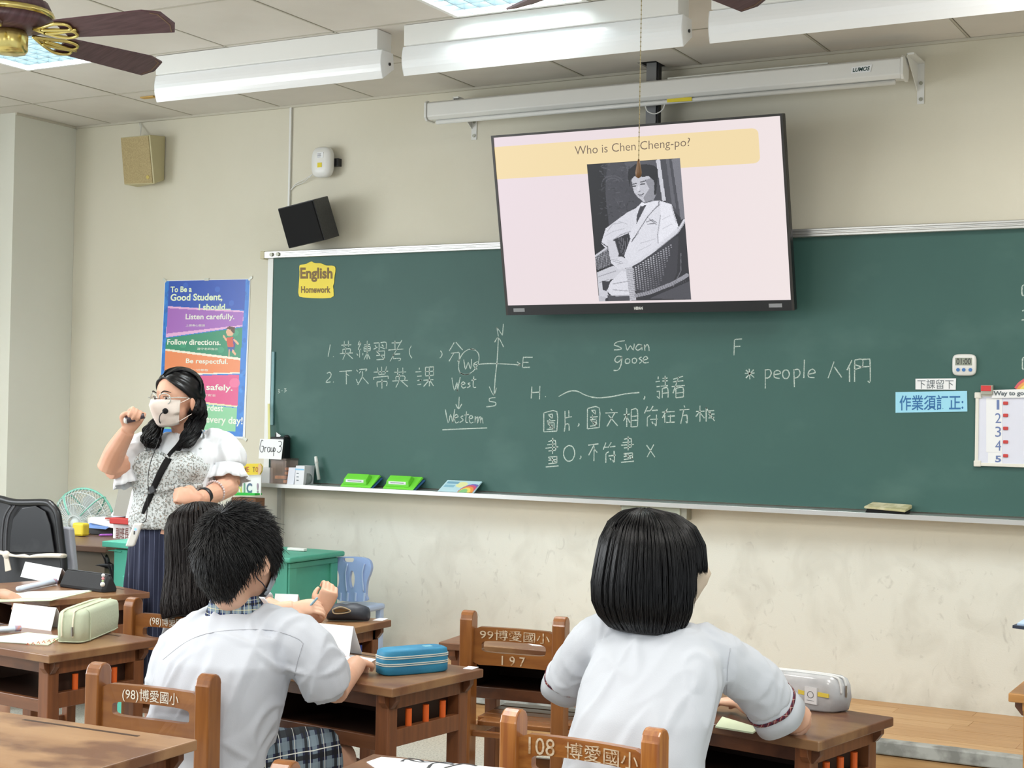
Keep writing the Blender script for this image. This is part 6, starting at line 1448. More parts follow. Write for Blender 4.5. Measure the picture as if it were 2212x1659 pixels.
# ---------------- two students mostly outside the left edge ----------------
def edge_student(label, base, hand, hd_dir, skirt, hmat=M_shirt2):
    bx, by = base; t = thing('person', label, 'person', (bx,by,0)); F = Fr((bx+.03,by+.1,1.02), yaw=-.1)
    s = MB(); head_shapes(s, F, 1.0, [Vector((bx,by+.07,.88)), Vector((bx,by+.06,.83))], .042)
    torso_rings(s, [((bx,by,.43),.13,.09), ((bx,by+.02,.58),.12,.08), ((bx,by+.05,.74),.13,.08), ((bx,by+.06,.82),.10,.07), ((bx,by+.07,.86),.06,.05)])
    sh = Vector((bx+.14,by+.06,.80)); hw = Vector(hand); el = Vector((sh.x*.5+hw.x*.5+.0, min(sh.y,hw.y)-.02, .72))
    limb(s, [sh, el], [.042,.036]); limb(s, [el, hw], [.034,.025]); hand_shapes(s, hw, hd_dir, up*.9-fw*.35, -1, .82, curl=(.45,.5,.6,.7), thumb=.4)
    legs_shapes(s, (bx,by,.485), (bx-.09,by+.35,.43), (bx+.09,by+.35,.43), .02); remeshed(s, 'body', M_skin, t, .006, 3)
    s = MB(); torso_rings(s, [((bx,by-.01,.42),.155,.115), ((bx,by+.01,.58),.15,.11), ((bx,by+.05,.74),.155,.11), ((bx,by+.06,.82),.14,.09), ((bx,by+.07,.86),.07,.055)]); limb(s, [(bx+.07,by+.06,.81), sh, sh.lerp(el,.6)], [.05,.056,.055]); remeshed(s, 'blouse', hmat, t, .008, 5)
    s = MB()
    for sx in (-1,1): h = Vector((bx+sx*.07,by,.48)); kn = Vector((bx+sx*.09,by+.31,.46)); limb(s, [h, h.lerp(kn,.5), kn], [.09,.09,.085])
    torso_rings(s, [((bx,by,.42),.145,.11), ((bx,by,.56),.135,.10)]); remeshed(s, 'skirt', skirt, t, .009, 5); shoes(t, [(bx-.09,by+.38),(bx+.09,by+.38)])
    hair_cap(t, F, LNG, M_hairb, 1.1, .98, zf=.03, name='hair'); return t
hw = HD(-14,1282,5.62)
chair('wooden chair under the student at the left edge', Vector((hw.x-.12-.165,hw.y-.30-.16,.76)), 0.0, .76)
edge_student('student at the left edge, only a hand resting on the workbook in view', (hw.x-.12,hw.y-.30), hw, rt*1.0-up*.12-fw*.1, M_plaidr)
# ======================= poster =======================
po = thing('classroom_poster', 'colourful good-student rules poster taped to the wall behind the teacher', 'poster', tuple(HY(435,948,-.003)))
pc = [HY(356,606,-.003), HY(541,602,-.003), HY(529,948,-.003), HY(341,937,-.003)]
PP = quadP(*pc)
pr_ = Print(150, 260, '#2f7fd6')
rs = random.Random(11)
for i in range(60): pr_.ell(rs.choice([.02,.03,.97,.96])+rs.uniform(-.02,.02), rs.random(), .02, .015, rs.choice(['#2a6fc4','#3f93e4','#2560b4']), .5)
pr_.poly([(.05,0),(.95,0),(.955,.195),(.05,.165)], '#2a55b8'); 
for x, y in ((.25,.03),(.63,.06),(.35,.11),(.8,.15)): pr_.ell(x, y, .03, .018, '#3f6fce', .6)
pr_.poly([(.05,.165),(.95,.20),(.94,.30),(.04,.37)], '#e9b3dc'); pr_.poly([(.05,.178),(.945,.21),(.94,.29),(.045,.345)], '#a86cc0')
pr_.poly([(.045,.375),(.94,.305),(.935,.50),(.04,.445)], '#35916e')
for x, y in ((.25,.42),(.86,.34),(.7,.45)): pr_.ell(x, y, .04, .02, '#4ba882', .6)
pr_.poly([(.04,.445),(.935,.50),(.93,.60),(.04,.62)], '#f3ead8'); pr_.poly([(.04,.458),(.935,.515),(.93,.592),(.04,.61)], '#ee8f5c')
pr_.poly([(.04,.625),(.93,.607),(.925,.805),(.035,.765)], '#e0588c'); pr_.poly([(.035,.765),(.925,.805),(.92,.815),(.035,.78)], '#e8e2b4')
pr_.poly([(.035,.78),(.92,.82),(.915,.97),(.03,.97)], '#8fcfa0'); pr_.ell(.88,.66,.06,.03,'#ee7aa4',.7)
# a plain figure of a running boy
pr_.ell(.80,.335,.045,.028,'#e7b490'); pr_.poly([(.745,.315),(.79,.298),(.85,.305),(.855,.345),(.83,.34),(.80,.318)], '#5c3a28'); pr_.poly([(.76,.372),(.84,.365),(.86,.43),(.78,.435)], '#d2563c'); pr_.poly([(.83,.37),(.86,.38),(.87,.43),(.85,.43)], '#5a4a90'); pr_.poly([(.78,.432),(.86,.43),(.855,.455),(.79,.46)], '#355a9c'); pr_.line([(.80,.455),(.80,.485)], .018, '#e7b490'); pr_.line([(.84,.455),(.87,.475)], .018, '#e7b490')
pr_.line([(.76,.385),(.725,.36)], .016, '#e7b490'); pr_.line([(.85,.385),(.90,.41)], .016, '#e7b490')
s = MB(); s.hexa([p+Vector((0,-.0002,0)) for p in pc]+[p+Vector((0,.0018,0)) for p in pc]); s.build('backing', M_paper, po)
pm = pr_.mesh('printed_sheet', vmat('glossy_print', .3), lambda u, v: PP(.006+.988*u, .004+.992*v)+Vector((0,-.0006,0)), po)
IN = mat('poster_lettering', '#f1f3e6', .5)
def pt(sx, u0, v0, u1, v1, b=.02, m=IN): 
    o = text_on(sx, PP, u0, v0, u1, v1, m, pm, (0,-1,0), 'printed_lettering', bold=b, lift=.0012); o['kind'] = 'stuff'
YT = mat('poster_title', '#e6f3cf', .5)
pt('To Be a', .075,.040,.33,.078, .03, YT); pt('Good Student,', .08,.088,.69,.142, .03, YT); pt('I should...', .42,.155,.79,.196, .03, YT)
pt('Listen carefully.', .27,.218,.835,.265); pt('Follow directions.', .065,.382,.69,.418); pt('Be respectful.', .295,.505,.78,.545); pt('Play safely.', .31,.665,.845,.715)
pt('Work your hardest', .06,.795,.745,.848); pt('and do well every day!', .04,.865,.97,.925)
pt('上課專心聽講', .275,.285,.50,.300, 0); pt('遵守老師指示', .42,.435,.66,.450, 0); pt('凡事一切尊敬', .28,.570,.56,.585, 0); pt('遊戲注意安全', .36,.728,.66,.744, 0)
for u, v, a in ((.0,-.002,.6),(1.0,-.002,-.6),(.0,1.0,-.5),(1.0,1.0,.5),(.5,-.001,0)):
    s = MB(); c = PP(u,v)+Vector((0,-.002,0)); s.box(c, (.03,.0008,.014), rot=Matrix.Rotation(a, 3, 'Y')); s.build('clear_tape', mat('clear_tape2', '#d6d8cc', .2), po)
# ======================= board stickers =======================
def cut_sticker(name, pxs, m, label, cat, y=-.0195, th=.0015, smoothk=0):
    p = [HY(a, b, y) for a, b in pxs]; p = catmull(p+[p[0]], smoothk)[:-1] if smoothk else p
    s = MB(); s.prism([tuple(q) for q in p], (0,th*-1,0)); return single(s, name, m, label, cat)
c3 = lambda x, y: (560+x/11.06, 530+y/11.06)
YEL = mat('yellow_card', '#f2d92c', .45); BR = mat('brown_lettering', '#7a5c20', .5)
o = cut_sticker('homework_sign', [c3(*q) for q in ((975,470),(1130,440),(1250,385),(1330,425),(1480,430),(1600,480),(1780,490),(1825,570),(1800,760),(1790,900),(1765,980),(1778,1100),(1710,1255),(1050,1245),(945,1170),(945,1000),(965,700),(960,520))], YEL, 'yellow cut-out sign reading English Homework on the blackboard corner', 'sign', smoothk=3)
Pw = quadP(*[HY(*c3(*q), -.0212) for q in ((980,530),(1760,530),(1760,1150),(985,1150))])
text_on('English', Pw, 0,.0,.99,.56, BR, o, (0,-1,0), 'sign_lettering', bold=.035)['kind'] = 'stuff'
text_on('Homework', Pw, .02,.72,.93,.98, BR, o, (0,-1,0), 'sign_lettering', bold=.03)['kind'] = 'stuff'
c8 = lambda x, y: (1812+x/3.0175, 600+y/3.0175)
BL = mat('blue_lettering', '#2f6fa8', .5); GRY = mat('grey_lettering', '#6a7378', .5)
o = cut_sticker('label_strip', [c8(*q) for q in ((500,658),(764,656),(762,730),(500,728))], M_paper, 'white strip with grey characters above the light blue strip', 'sign')
text_on('下課留下', quadP(*[HY(*c8(*q), -.0212) for q in ((512,664),(748,664),(748,724),(512,724))]), 0,0,1,1, GRY, o, (0,-1,0), 'sign_lettering', bold=.0)['kind'] = 'stuff'
o = cut_sticker('label_strip', [c8(*q) for q in ((370,745),(836,738),(838,872),(370,880))], mat('light_blue_card', '#9fdcf2', .5), 'light blue strip with dark blue characters on the blackboard', 'sign')
text_on('作業須訂正:', quadP(*[HY(*c8(*q), -.0212) for q in ((395,766),(812,762),(812,862),(395,866))]), 0,0,1,1, BL, o, (0,-1,0), 'sign_lettering', bold=.012)['kind'] = 'stuff'
# timer
tc_ = HY(*c8(817,568), -.03); t = thing('kitchen_timer', 'small white digital timer with three blue buttons on the blackboard', 'timer', tuple(tc_+Vector((0,0,-.045))))
def rr(cx, cz, y, ax, az, e=4.5, n=36): return sq_ring(cx, cz, y, ax, az, n, e)
s = MB(); s.rings([rr(tc_.x,tc_.z,-.0190,.048,.044), rr(tc_.x,tc_.z,-.022,.050,.046), rr(tc_.x,tc_.z,-.030,.050,.046), rr(tc_.x,tc_.z,-.036,.045,.041)]); s.build('case', M_white, t, smooth=True)
s = MB(); s.b2((tc_.x-.036,-.0372,tc_.z-.002),(tc_.x+.034,-.0355,tc_.z+.030)); d_ = s.build('display', mat('lcd_grey', '#8f9788', .3), t)
text_on('01:00', quadP(Vector((tc_.x-.031,-.0374,tc_.z+.027)),Vector((tc_.x+.029,-.0374,tc_.z+.027)),Vector((tc_.x+.029,-.0374,tc_.z+.002)),Vector((tc_.x-.031,-.0374,tc_.z+.002))), 0,0,1,1, M_ink, d_, (0,-1,0), 'digits', bold=.01, lift=.0003)['kind'] = 'stuff'
for k in (-1,0,1.15):
    s = MB(); s.tube([(tc_.x+.024*k,-.0355,tc_.z-.021),(tc_.x+.024*k,-.0395,tc_.z-.021)], .0075, 14); s.build('button', mat('blue_button', '#3f74b4', .4), t)
# way-to-go whiteboard
c9 = lambda x, y: (2000+x/3.95, 600+y/3.95)
x0 = HY(*c9(425,990), -.03).x; zt_ = HY(*c9(430,985), -.03).z; zb_ = HY(*c9(430,1605), -.03).z; x1 = x0+.62
t = thing('score_whiteboard', 'small framed whiteboard numbered one to five at the right edge', 'whiteboard', ((x0+x1)/2,-.03,zb_))
s = MB(); s.b2((x0,-.030,zb_),(x1,-.0190,zt_)); s.build('panel', mat('lilac_white_panel', '#dfe2f0', .35), t)
fw_ = mat('ivory_frame', '#e6e4da', .4)
for a, b in (((x0,-.034,zt_-.014),(x1,-.018,zt_)), ((x0,-.034,zb_),(x1,-.018,zb_+.014)), ((x0,-.034,zb_),(x0+.014,-.018,zt_)), ((x1-.014,-.034,zb_),(x1,-.018,zt_))):
    s = MB(); s.b2(a, b); s.build('frame_bar', fw_, t, bevel=.002)
for z in (zt_-.022, zb_-.003):
    s = MB(); s.b2((x0-.004,-.037,z),(x0+.026,-.018,z+.026)); s.build('corner_cap', fw_, t, bevel=.004)
def P9(x, y, l=-.0345): return HY(*c9(x, y), l)
for a in ((515,1025,650,1488),(530,1490,650,1592)):
    s = MB(); s.prism([tuple(P9(*q, -.0302)) for q in ((a[0],a[1]),(a[2],a[1]),(a[2],a[3]),(a[0],a[3]))], (0,-.001,0)); s.build('number_strip', M_paper, t)
for i, (ch, y0_, y1_) in enumerate((('1',1042,1125),('2',1155,1240),('3',1270,1358),('4',1388,1475),('5',1518,1575))):
    text_on(ch, quadP(*[P9(*q, -.0313) for q in ((592,y0_),(642,y0_),(642,y1_),(592,y1_))]), (.25 if ch == '1' else 0),0,(.7 if ch == '1' else 1),1, mat('dusty_blue', '#6b7fb0', .5), t, (0,-1,0), 'numeral', bold=(.03 if ch == '5' else 0))
for y in (1070,1174,1285,1401,1518):
    s = MB(); q = P9(680,y,-.0305); s.b2((q.x-.010,-.036,q.z-.007),(q.x+.011,-.0300,q.z+.007)); s.build('red_magnet', mat('red_magnet', '#c8423f', .5), t, bevel=.003)
s = MB(); s.prism([tuple(P9(*q, -.036)) for q in ((562,958),(860,950),(860,1022),(562,1028))], (0,-.002,0)); b_ = s.build('title_strip', M_paper, t)
text_on('Way to go', quadP(*[P9(*q, -.0382) for q in ((578,968),(838,965),(838,1014),(578,1016))]), 0,0,1,1, mat('slate_lettering', '#5f6a70', .5), b_, (0,-1,0), 'strip_lettering', bold=.035)['kind'] = 'stuff'
s = MB(); a = P9(468,915,-.05); b = P9(570,1000,-.05); s.b2((a.x,-.052,b.z),(b.x,-.019,a.z)); cl_ = s.build('clip', M_alu_d, t, bevel=.003)
s = MB(); a = P9(470,920,-.0545); b = P9(555,968,-.0545); s.b2((a.x,-.0545,b.z),(b.x,-.052,a.z)); s.build('clip_label', mat('red_label', '#d23c3c', .5), cl_)
rbw = [P9(765,945,-.0215), P9(800,900,-.0215), P9(860,862,-.0215), P9(900,850,-.0215)]
for i, c_ in enumerate(('#d8646a','#eba45c','#f0dc74','#7cc08c','#5f94cf')):
    s = MB(); s.ribbon([q+Vector((.006*i,-.0004*i,-.010*i)) for q in catmull(rbw, 4)], .0115, (0,-1,0)); o = s.build('rainbow_stripe', mat('stripe_'+c_[1:], c_, .6), t); md = o.modifiers.new('t','SOLIDIFY'); md.thickness = .0008
# ======================= things on the chalk tray =======================
TZ = BZ0-.009
def tray_box(name, pxl, pxr, pztop, y0, y1, m, label, cat, lean=0, **k):
    a = HY(pxl, 1040, y0); b = HY(pxr, 1040, y0); zt = HY((pxl+pxr)/2, pztop, y0).z; s = MB()
    s.hexa([(a.x,y0,TZ),(b.x,y0,TZ),(b.x+lean,y0,zt),(a.x+lean,y0,zt),(a.x,y1,TZ),(b.x,y1,TZ),(b.x+lean,y1,zt),(a.x+lean,y1,zt)]); return single(s, name, m, label, cat, **k)
GRN = mat('lime_green_plastic', '#6fd63a', .5); GRN2 = mat('blue_felt', '#3d6fa8', .8)
def eraser(cx, label):
    a = HY(cx-33, 1040, -.09); b = HY(cx+33, 1040, -.09); t = thing('board_eraser', label, 'eraser', ((a.x+b.x)/2,-.06,TZ), 'lime green erasers on the chalk tray')
    w_ = b.x-a.x; X = a.x
    s = MB(); s.hexa([(X,-.108,TZ+.001),(X+w_,-.108,TZ+.001),(X+w_,-.100,TZ+.010),(X,-.100,TZ+.010),(X+.012,-.030,TZ+.058),(X+w_+.012,-.030,TZ+.058),(X+w_+.008,-.036,TZ+.066),(X+.008,-.036,TZ+.066)]); s.build('base_plate', GRN, t, bevel=.002)
    s = MB(); s.hexa([(X+.010,-.098,TZ+.012),(X+w_-.032,-.098,TZ+.012),(X+w_-.034,-.100,TZ+.042),(X+.016,-.100,TZ+.042),(X+.012,-.045,TZ+.056),(X+w_-.030,-.045,TZ+.056),(X+w_-.038,-.066,TZ+.070),(X+.018,-.066,TZ+.070)]); g_ = s.build('grip', GRN, t, bevel=.004)
    s = MB(); s.hexa([(X+.004,-.098,TZ+.0005),(X+w_+.004,-.098,TZ+.0005),(X+w_+.016,-.024,TZ+.050),(X+.016,-.024,TZ+.050),(X+.004,-.090,TZ+.0),(X+w_+.004,-.090,TZ+.0),(X+w_+.016,-.018,TZ+.046),(X+.016,-.018,TZ+.046)]); s.build('felt_pad', GRN2, t)
    q = [(X+.03,-.1005,TZ+.040),(X+w_-.05,-.1005,TZ+.040),(X+w_-.05,-.1000,TZ+.026),(X+.03,-.1000,TZ+.026)]
    s = MB(); q = [Vector(v)+Vector((0,-.0006,0)) for v in q]; s.hexa(q+[v+Vector((0,.001,0)) for v in q]); l_ = s.build('paper_label', M_paper, g_)
    s = MB(); s.ribbon([q[0].lerp(q[3],.5)+Vector((.012,-.0004,0)), q[1].lerp(q[2],.5)+Vector((-.012,-.0004,0))], .004, (0,-1,0)); s.build('label_print', GRY, l_)
eraser(772, 'left one of two lime green board erasers on the chalk tray'); eraser(864, 'right one of two lime green board erasers on the chalk tray')
a, b = HY(947,1046,-.1), HY(1024,1052,-.1); s = MB(); s.hexa([(a.x,-.105,TZ+.001),(b.x,-.105,TZ+.001),(b.x+.004,-.03,TZ+.055),(a.x+.012,-.03,TZ+.055),(a.x,-.1,TZ),(b.x,-.1,TZ),(b.x+.004,-.024,TZ+.052),(a.x+.012,-.024,TZ+.052)])
t = single(s, 'colour_card', mat('pale_sky_card', '#b9dbe6', .4), 'small card with a rainbow picture leaning on the chalk tray', 'card')
p_ = Print(60, 36, '#bfe0ea')
for i, c_ in enumerate(('#7b6fc0','#d8587a','#f0a050','#f0e070','#8fd08a')): p_.ell(.86-.035*i, 1.0, .30-.045*i, .75-.11*i, c_)
p_.ell(.52,.35,.16,.25,'#f2ee9a',.8); p_.poly([(.05,.12),(.4,.12),(.4,.3),(.05,.3)], '#7fb0c8'); p_.poly([(.05,.4),(.35,.4),(.35,.6),(.05,.6)], '#8fc0d4')
PQ = quadP((a.x+.012,-.0306,TZ+.0555),(b.x+.004,-.0306,TZ+.0555),(b.x,-.1056,TZ+.0015),(a.x,-.1056,TZ+.0015)); p_.mesh('printed_face', vmat('card_print', .4), lambda u, v: PQ(u, v)+Vector((0,-.0006,.0004)), t)
a, b = HY(1868,1095,-.1), HY(1960,1100,-.1)
t = thing('board_eraser', 'grubby cream felt eraser lying on the right part of the chalk tray', 'eraser', ((a.x+b.x)/2,-.07,TZ))
s = MB(); s.hexa([(a.x+.006,-.112,TZ+.001),(b.x-.006,-.112,TZ+.001),(b.x-.004,-.04,TZ+.001),(a.x+.004,-.04,TZ+.001),(a.x+.012,-.112,TZ+.016),(b.x-.010,-.112,TZ+.010),(b.x-.004,-.04,TZ+.020),(a.x+.008,-.04,TZ+.024)]); s.build('felt_base', M_blackm, t)
s = MB(); s.hexa([(a.x,-.118,TZ+.018),(b.x-.004,-.118,TZ+.009),(b.x+.004,-.03,TZ+.022),(a.x+.012,-.03,TZ+.026),(a.x,-.118,TZ+.028),(b.x-.004,-.118,TZ+.020),(b.x+.004,-.03,TZ+.040),(a.x+.014,-.03,TZ+.044)]); s.build('cloth_cover', mat('stained_cream_cloth', '#d8d3b4', .85, noise_c='#b8b48a', nscale=25, bump=.4, bscale=60), t, bevel=.006)
# boxes at the left end
MZ = 9.218; c2 = lambda x, y: (500+x/MZ, 920+y/MZ)
tray_box('medicine_box', 563.5, 582, 1010, -.112, -.075, mat('white_carton', '#e4e6ec', .5), 'small white carton at the very left end of the chalk tray', 'box')
a = HY(583,1040,-.13); b = HY(616,1040,-.13); zt = HY(600,995,-.13).z
t = thing('acrylic_box', 'clear reddish box of treats on the left end of the tray', 'box', ((a.x+b.x)/2,-.08,TZ))
CLR = mat('clear_acrylic', '#e0c8bc', .12, alpha=.16, coat=.5)
for c0_, c1_ in (((a.x,-.125,TZ),(a.x+.003,-.02,zt)), ((b.x-.003,-.125,TZ),(b.x,-.02,zt)), ((a.x,-.125,TZ),(b.x,-.122,zt)), ((a.x,-.023,TZ),(b.x,-.02,zt)), ((a.x,-.125,TZ),(b.x,-.02,TZ+.003)), ((a.x-.002,-.128,zt),(b.x+.002,-.018,zt+.012))):
    s = MB(); s.b2(c0_, c1_); s.build('panel', CLR, t)
rs = random.Random(2)
for i in range(16):
    s = MB(); s.box((rs.uniform(a.x+.015,b.x-.015), rs.uniform(-.11,-.045), TZ+.012+(i//4)*.022), (.026,.022,.016), rot=Matrix.Rotation(rs.uniform(-.6,.6), 3, 'Z')); s.build('wrapped_sweet', mat(rs.choice(['sweet_red','sweet_orange','sweet_pink']), {'sweet_red':'#b8442f','sweet_orange':'#e08a58','sweet_pink':'#e0a8a8'}['sweet_red'] if False else rs.choice(['#b8503c','#e0925e','#d8a0a0']), .4), t, bevel=.003)
tray_box('medicine_box', 619.5, 634, 1010, -.115, -.05, mat('lilac_carton', '#dcdfea', .5), 'narrow pale carton leaning between the clear box and blue-banded box', 'box', lean=.012)
o = tray_box('medicine_box', 636, 655, 1006, -.118, -.03, mat('white_carton', '#e4e6ec', .5), 'white carton with a light blue band on the chalk tray', 'box', lean=.008)
a = HY(637.5, 1012, -.1185); b = HY(656.5, 1013, -.1185); s = MB(); s.b2((a.x,-.1190,a.z-.008),(b.x,-.1178,a.z)); s.build('blue_band', mat('sky_band', '#8cc4e6', .5), o)
for k in range(3):
    s = MB(); s.b2((a.x+.010,-.1186,a.z-.028-.018*k),(a.x+.024,-.1178,a.z-.023-.018*k)); s.build('print_mark', GRY, o)
t = thing('tape_dispenser', 'clear tape dispenser with a pen standing in it on the tray', 'dispenser', tuple(HY(672,1038,-.08)))
c = HY(664,1030,-.08); s = MB(); s.tube([(c.x,-.095,TZ+.032),(c.x,-.075,TZ+.032)], .030, 24); s.build('tape_roll', mat('smoky_clear', '#93a29e', .15, trans=.5, alpha=.7), t, smooth=True)
s = MB(); s.b2((c.x-.03,-.10,TZ),(c.x+.075,-.06,TZ+.006)); s.build('dispenser_base', _m['smoky_clear'], t)
q0, q1 = HY(689,1036,-.07), HY(682,988,-.05); s = MB(); s.tube([q0, q0.lerp(q1,.75), q1], [.009,.009,.006], 10); s.build('pen_body', mat('pale_pen', '#b9bfba', .3), t, smooth=True)
s = MB(); s.tube([q0.lerp(q1,.72), q1+Vector((0,0,.004))], [.0105,.008], 10); s.build('pen_cap', M_white, t, smooth=True)
# group card on a dark stand
g = [HY(*c2(*q), -.135) for q in ((570,255),(1035,270),(990,670),(540,650))]; gc = [q+Vector((0,0,0)) for q in g]
t = single(MB().hexa(gc+[q+Vector((0,.002,0)) for q in gc]), 'group_card', M_paper, 'white card hand-lettered Group 3 at the end of the blackboard', 'card')
G1 = quadP(*[q+Vector((0,-.0006,0)) for q in gc])
def gst(pts, w=.0035):
    s = MB(); s.ribbon(catmull([HY(*c2(*q), -.1358) for q in pts], 3), w, (0,-1,0)); s.build('marker_stroke', M_ink, t)
for st in ([(630,300),(600,285),(575,380),(565,450),(580,510),(620,515),(635,460),(640,410),(600,405)], [(665,420),(660,520)], [(662,450),(685,425),(700,430)], [(760,430),(725,430),(715,480),(730,520),(760,500),(765,430),(768,520)], [(790,430),(785,500),(805,515),(825,490),(830,430),(832,515)], [(850,420),(835,600)], [(848,440),(870,450),(868,500),(845,510)], [(935,315),(975,305),(1000,350),(975,395),(950,405),(990,420),(985,490),(940,530),(905,500)]): gst(st)
s = MB(); a = HY(590,940,-.06); b = HY(620,992,-.06); s.b2((a.x,-.09,b.z-.05),(b.x-.002,-.035,a.z-.006)); t = thing('card_box', 'black box file standing behind the group card', 'box', ((a.x+b.x)/2,-.06,TZ)); s2 = MB(); s2.b2((a.x,-.085,TZ),(b.x-.004,-.025,a.z-.008)); s2.build('case', M_black, t, bevel=.006)
s2 = MB(); s2.tube([(a.x+.002,-.04,a.z-.01),(a.x+.002,-.04,a.z+.008),(a.x+.02,-.04,a.z+.008)], .004, 6); s2.build('handle_left', M_black, t); s2 = MB(); s2.ell((b.x-.012,-.05,a.z-.006), (.016,.016,.010)); s2.build('clasp', M_black, t)
s2 = MB(); p0, p1, p2 = HY(597,934,-.05), HY(607,941,-.05), HY(597,950,-.05); s2.prism([tuple(p0),tuple(p1),tuple(p2)], (0,.001,0)); s2.build('paper_corner', M_paper, t)
# ======================= welcome display by the wall =======================
wy = -.22
q = [HY(*c2(*p_), wy) for p_ in ((40,755),(570,750),(605,800),(600,900),(565,970),(40,985))]
t = thing('welcome_sign', 'yellow pencil-shaped welcome sign standing beside the chalk tray', 'sign', tuple(HY(530,1026,wy)))
s = MB(); s.prism([tuple(p_) for p_ in q], (0,.008,0)); s.build('board', mat('pencil_yellow', '#e2c92c', .5), t)
q2 = [HY(*c2(*p_), wy-.001) for p_ in ((535,770),(572,758),(605,805),(600,895),(562,965),(530,965))]; s = MB(); s.prism([tuple(p_) for p_ in q2], (0,-.001,0)); s.build('pencil_tip', mat('tip_tan', '#d8b48c', .6), t)
Pw = quadP(*[HY(*c2(*p_), wy-.0012) for p_ in ((-60,815),(535,815),(535,920),(-60,920))])
for i, ch in enumerate('WELCOME TO'):
    if ch != ' ': text_on(ch, Pw, i/10+.008, 0, (i+1)/10-.008, 1, mat('letter_'+'rgb'[i % 3], ('#b8563a','#5a6a3a','#8a6a20')[i % 3], .5), t, (0,-1,0), 'sign_letter', bold=.01)
t = thing('welcome_sheet', 'white sheet with large coloured letters below the welcome sign', 'sign', tuple(HY(530,1070,wy)))
q = [HY(*c2(*p_), wy+.012) for p_ in ((60,985),(590,985),(580,1380),(60,1380))]; s = MB(); s.hexa(q+[p_+Vector((0,.004,0)) for p_ in q]); s.build('sheet', M_paper, t)
for ch, x0_, x1_, c_ in (('N',120,210,'#c4d06a'),('I',240,275,'#6f9f84'),('C',300,410,'#5a7390'),('!',505,545,'#9c8a9c')):
    Pw = quadP(*[HY(*c2(*p_), wy+.011) for p_ in ((x0_,1140),(x1_,1140),(x1_,1340),(x0_,1340))]); text_on(ch, Pw, 0,0,1,1, mat('big_letter_'+c_[1:], c_, .5), t, (0,-1,0), 'sheet_letter', bold=.04)
q = [HY(*c2(*p_), wy-.03) for p_ in ((60,1330),(465,1345),(468,1385),(60,1385))]; s = MB(); s.hexa(q+[p_+Vector((0,.06,0)) for p_ in q]); s.build('green_ledge', mat('bright_green_edge', '#2fc24a', .5), t)
s = MB(); a = HY(500,1073,wy-.03); b = HY(552,1073,wy-.03); s.b2((a.x,wy-.03,0),(b.x,wy+.05,a.z-.002)); single(s, 'low_cabinet', mat('brown_cabinet_wood', '#7a5236', .5), 'narrow brown cabinet mostly hidden behind the boy\'s head', 'cabinet', bevel=.003)
# ======================= teal desk, blue chair =======================
TEAL = mat('teal_paint', '#4fa48c', .45, noise_c='#469a83', nscale=4); TEAL2 = mat('mint_paint', '#5fc4ae', .45)
th_ = .72; n0 = HZ(624,1205,th_); n1 = HZ(728,1193,th_); L_ = (n1-n0).length
t = thing('teal_desk', 'teal painted wooden desk by the wall beside the blue chair', 'desk', ((n0.x-.3),(n0.y+n1.y)/2,0))
xa_, xb_, ya_, yb_ = n0.x-.52, (n0.x+n1.x)/2+.0, n0.y, n0.y+.44
s = MB(); s.b2((xa_,ya_,th_-.025),(xb_,yb_,th_)); s.build('desk_top', TEAL, t, bevel=.008)
s = MB(); s.b2((xa_+.03,ya_+.025,th_-.30),(xb_-.035,yb_-.025,th_-.026)); s.build('book_box', TEAL, t)
for (u0_, u1_, w0, w1) in ((0,1,.0,.09),(0,1,.86,1),(0,.14,.09,.86),(.86,1,.09,.86)):
    s = MB(); y0_, y1_ = ya_+.03+(yb_-ya_-.06)*u0_, ya_+.03+(yb_-ya_-.06)*u1_; s.b2((xb_-.035,y0_,th_-.30+.27*(1-w1)),(xb_-.022,y1_,th_-.30+.27*(1-w0))); s.build('side_frame', TEAL, t, bevel=.002)
for x in (xa_+.03, xb_-.07):
    for y in (ya_+.03, yb_-.07): s = MB(); s.b2((x,y,0),(x+.04,y+.04,th_-.28)); s.build('leg', TEAL, t, bevel=.003)
s = MB(); a = HZ(638,1190,th_); s.box((a.x+.01,a.y,th_+.008), (.10,.03,.014)); single(s, 'white_case', M_white, 'small white case lying on the teal desk', 'case', bevel=.004)
a = HZ(655,1268,.47); s = MB(); s.b2((a.x-.16,a.y,.40),(a.x+.04,a.y+.02,.455)); 
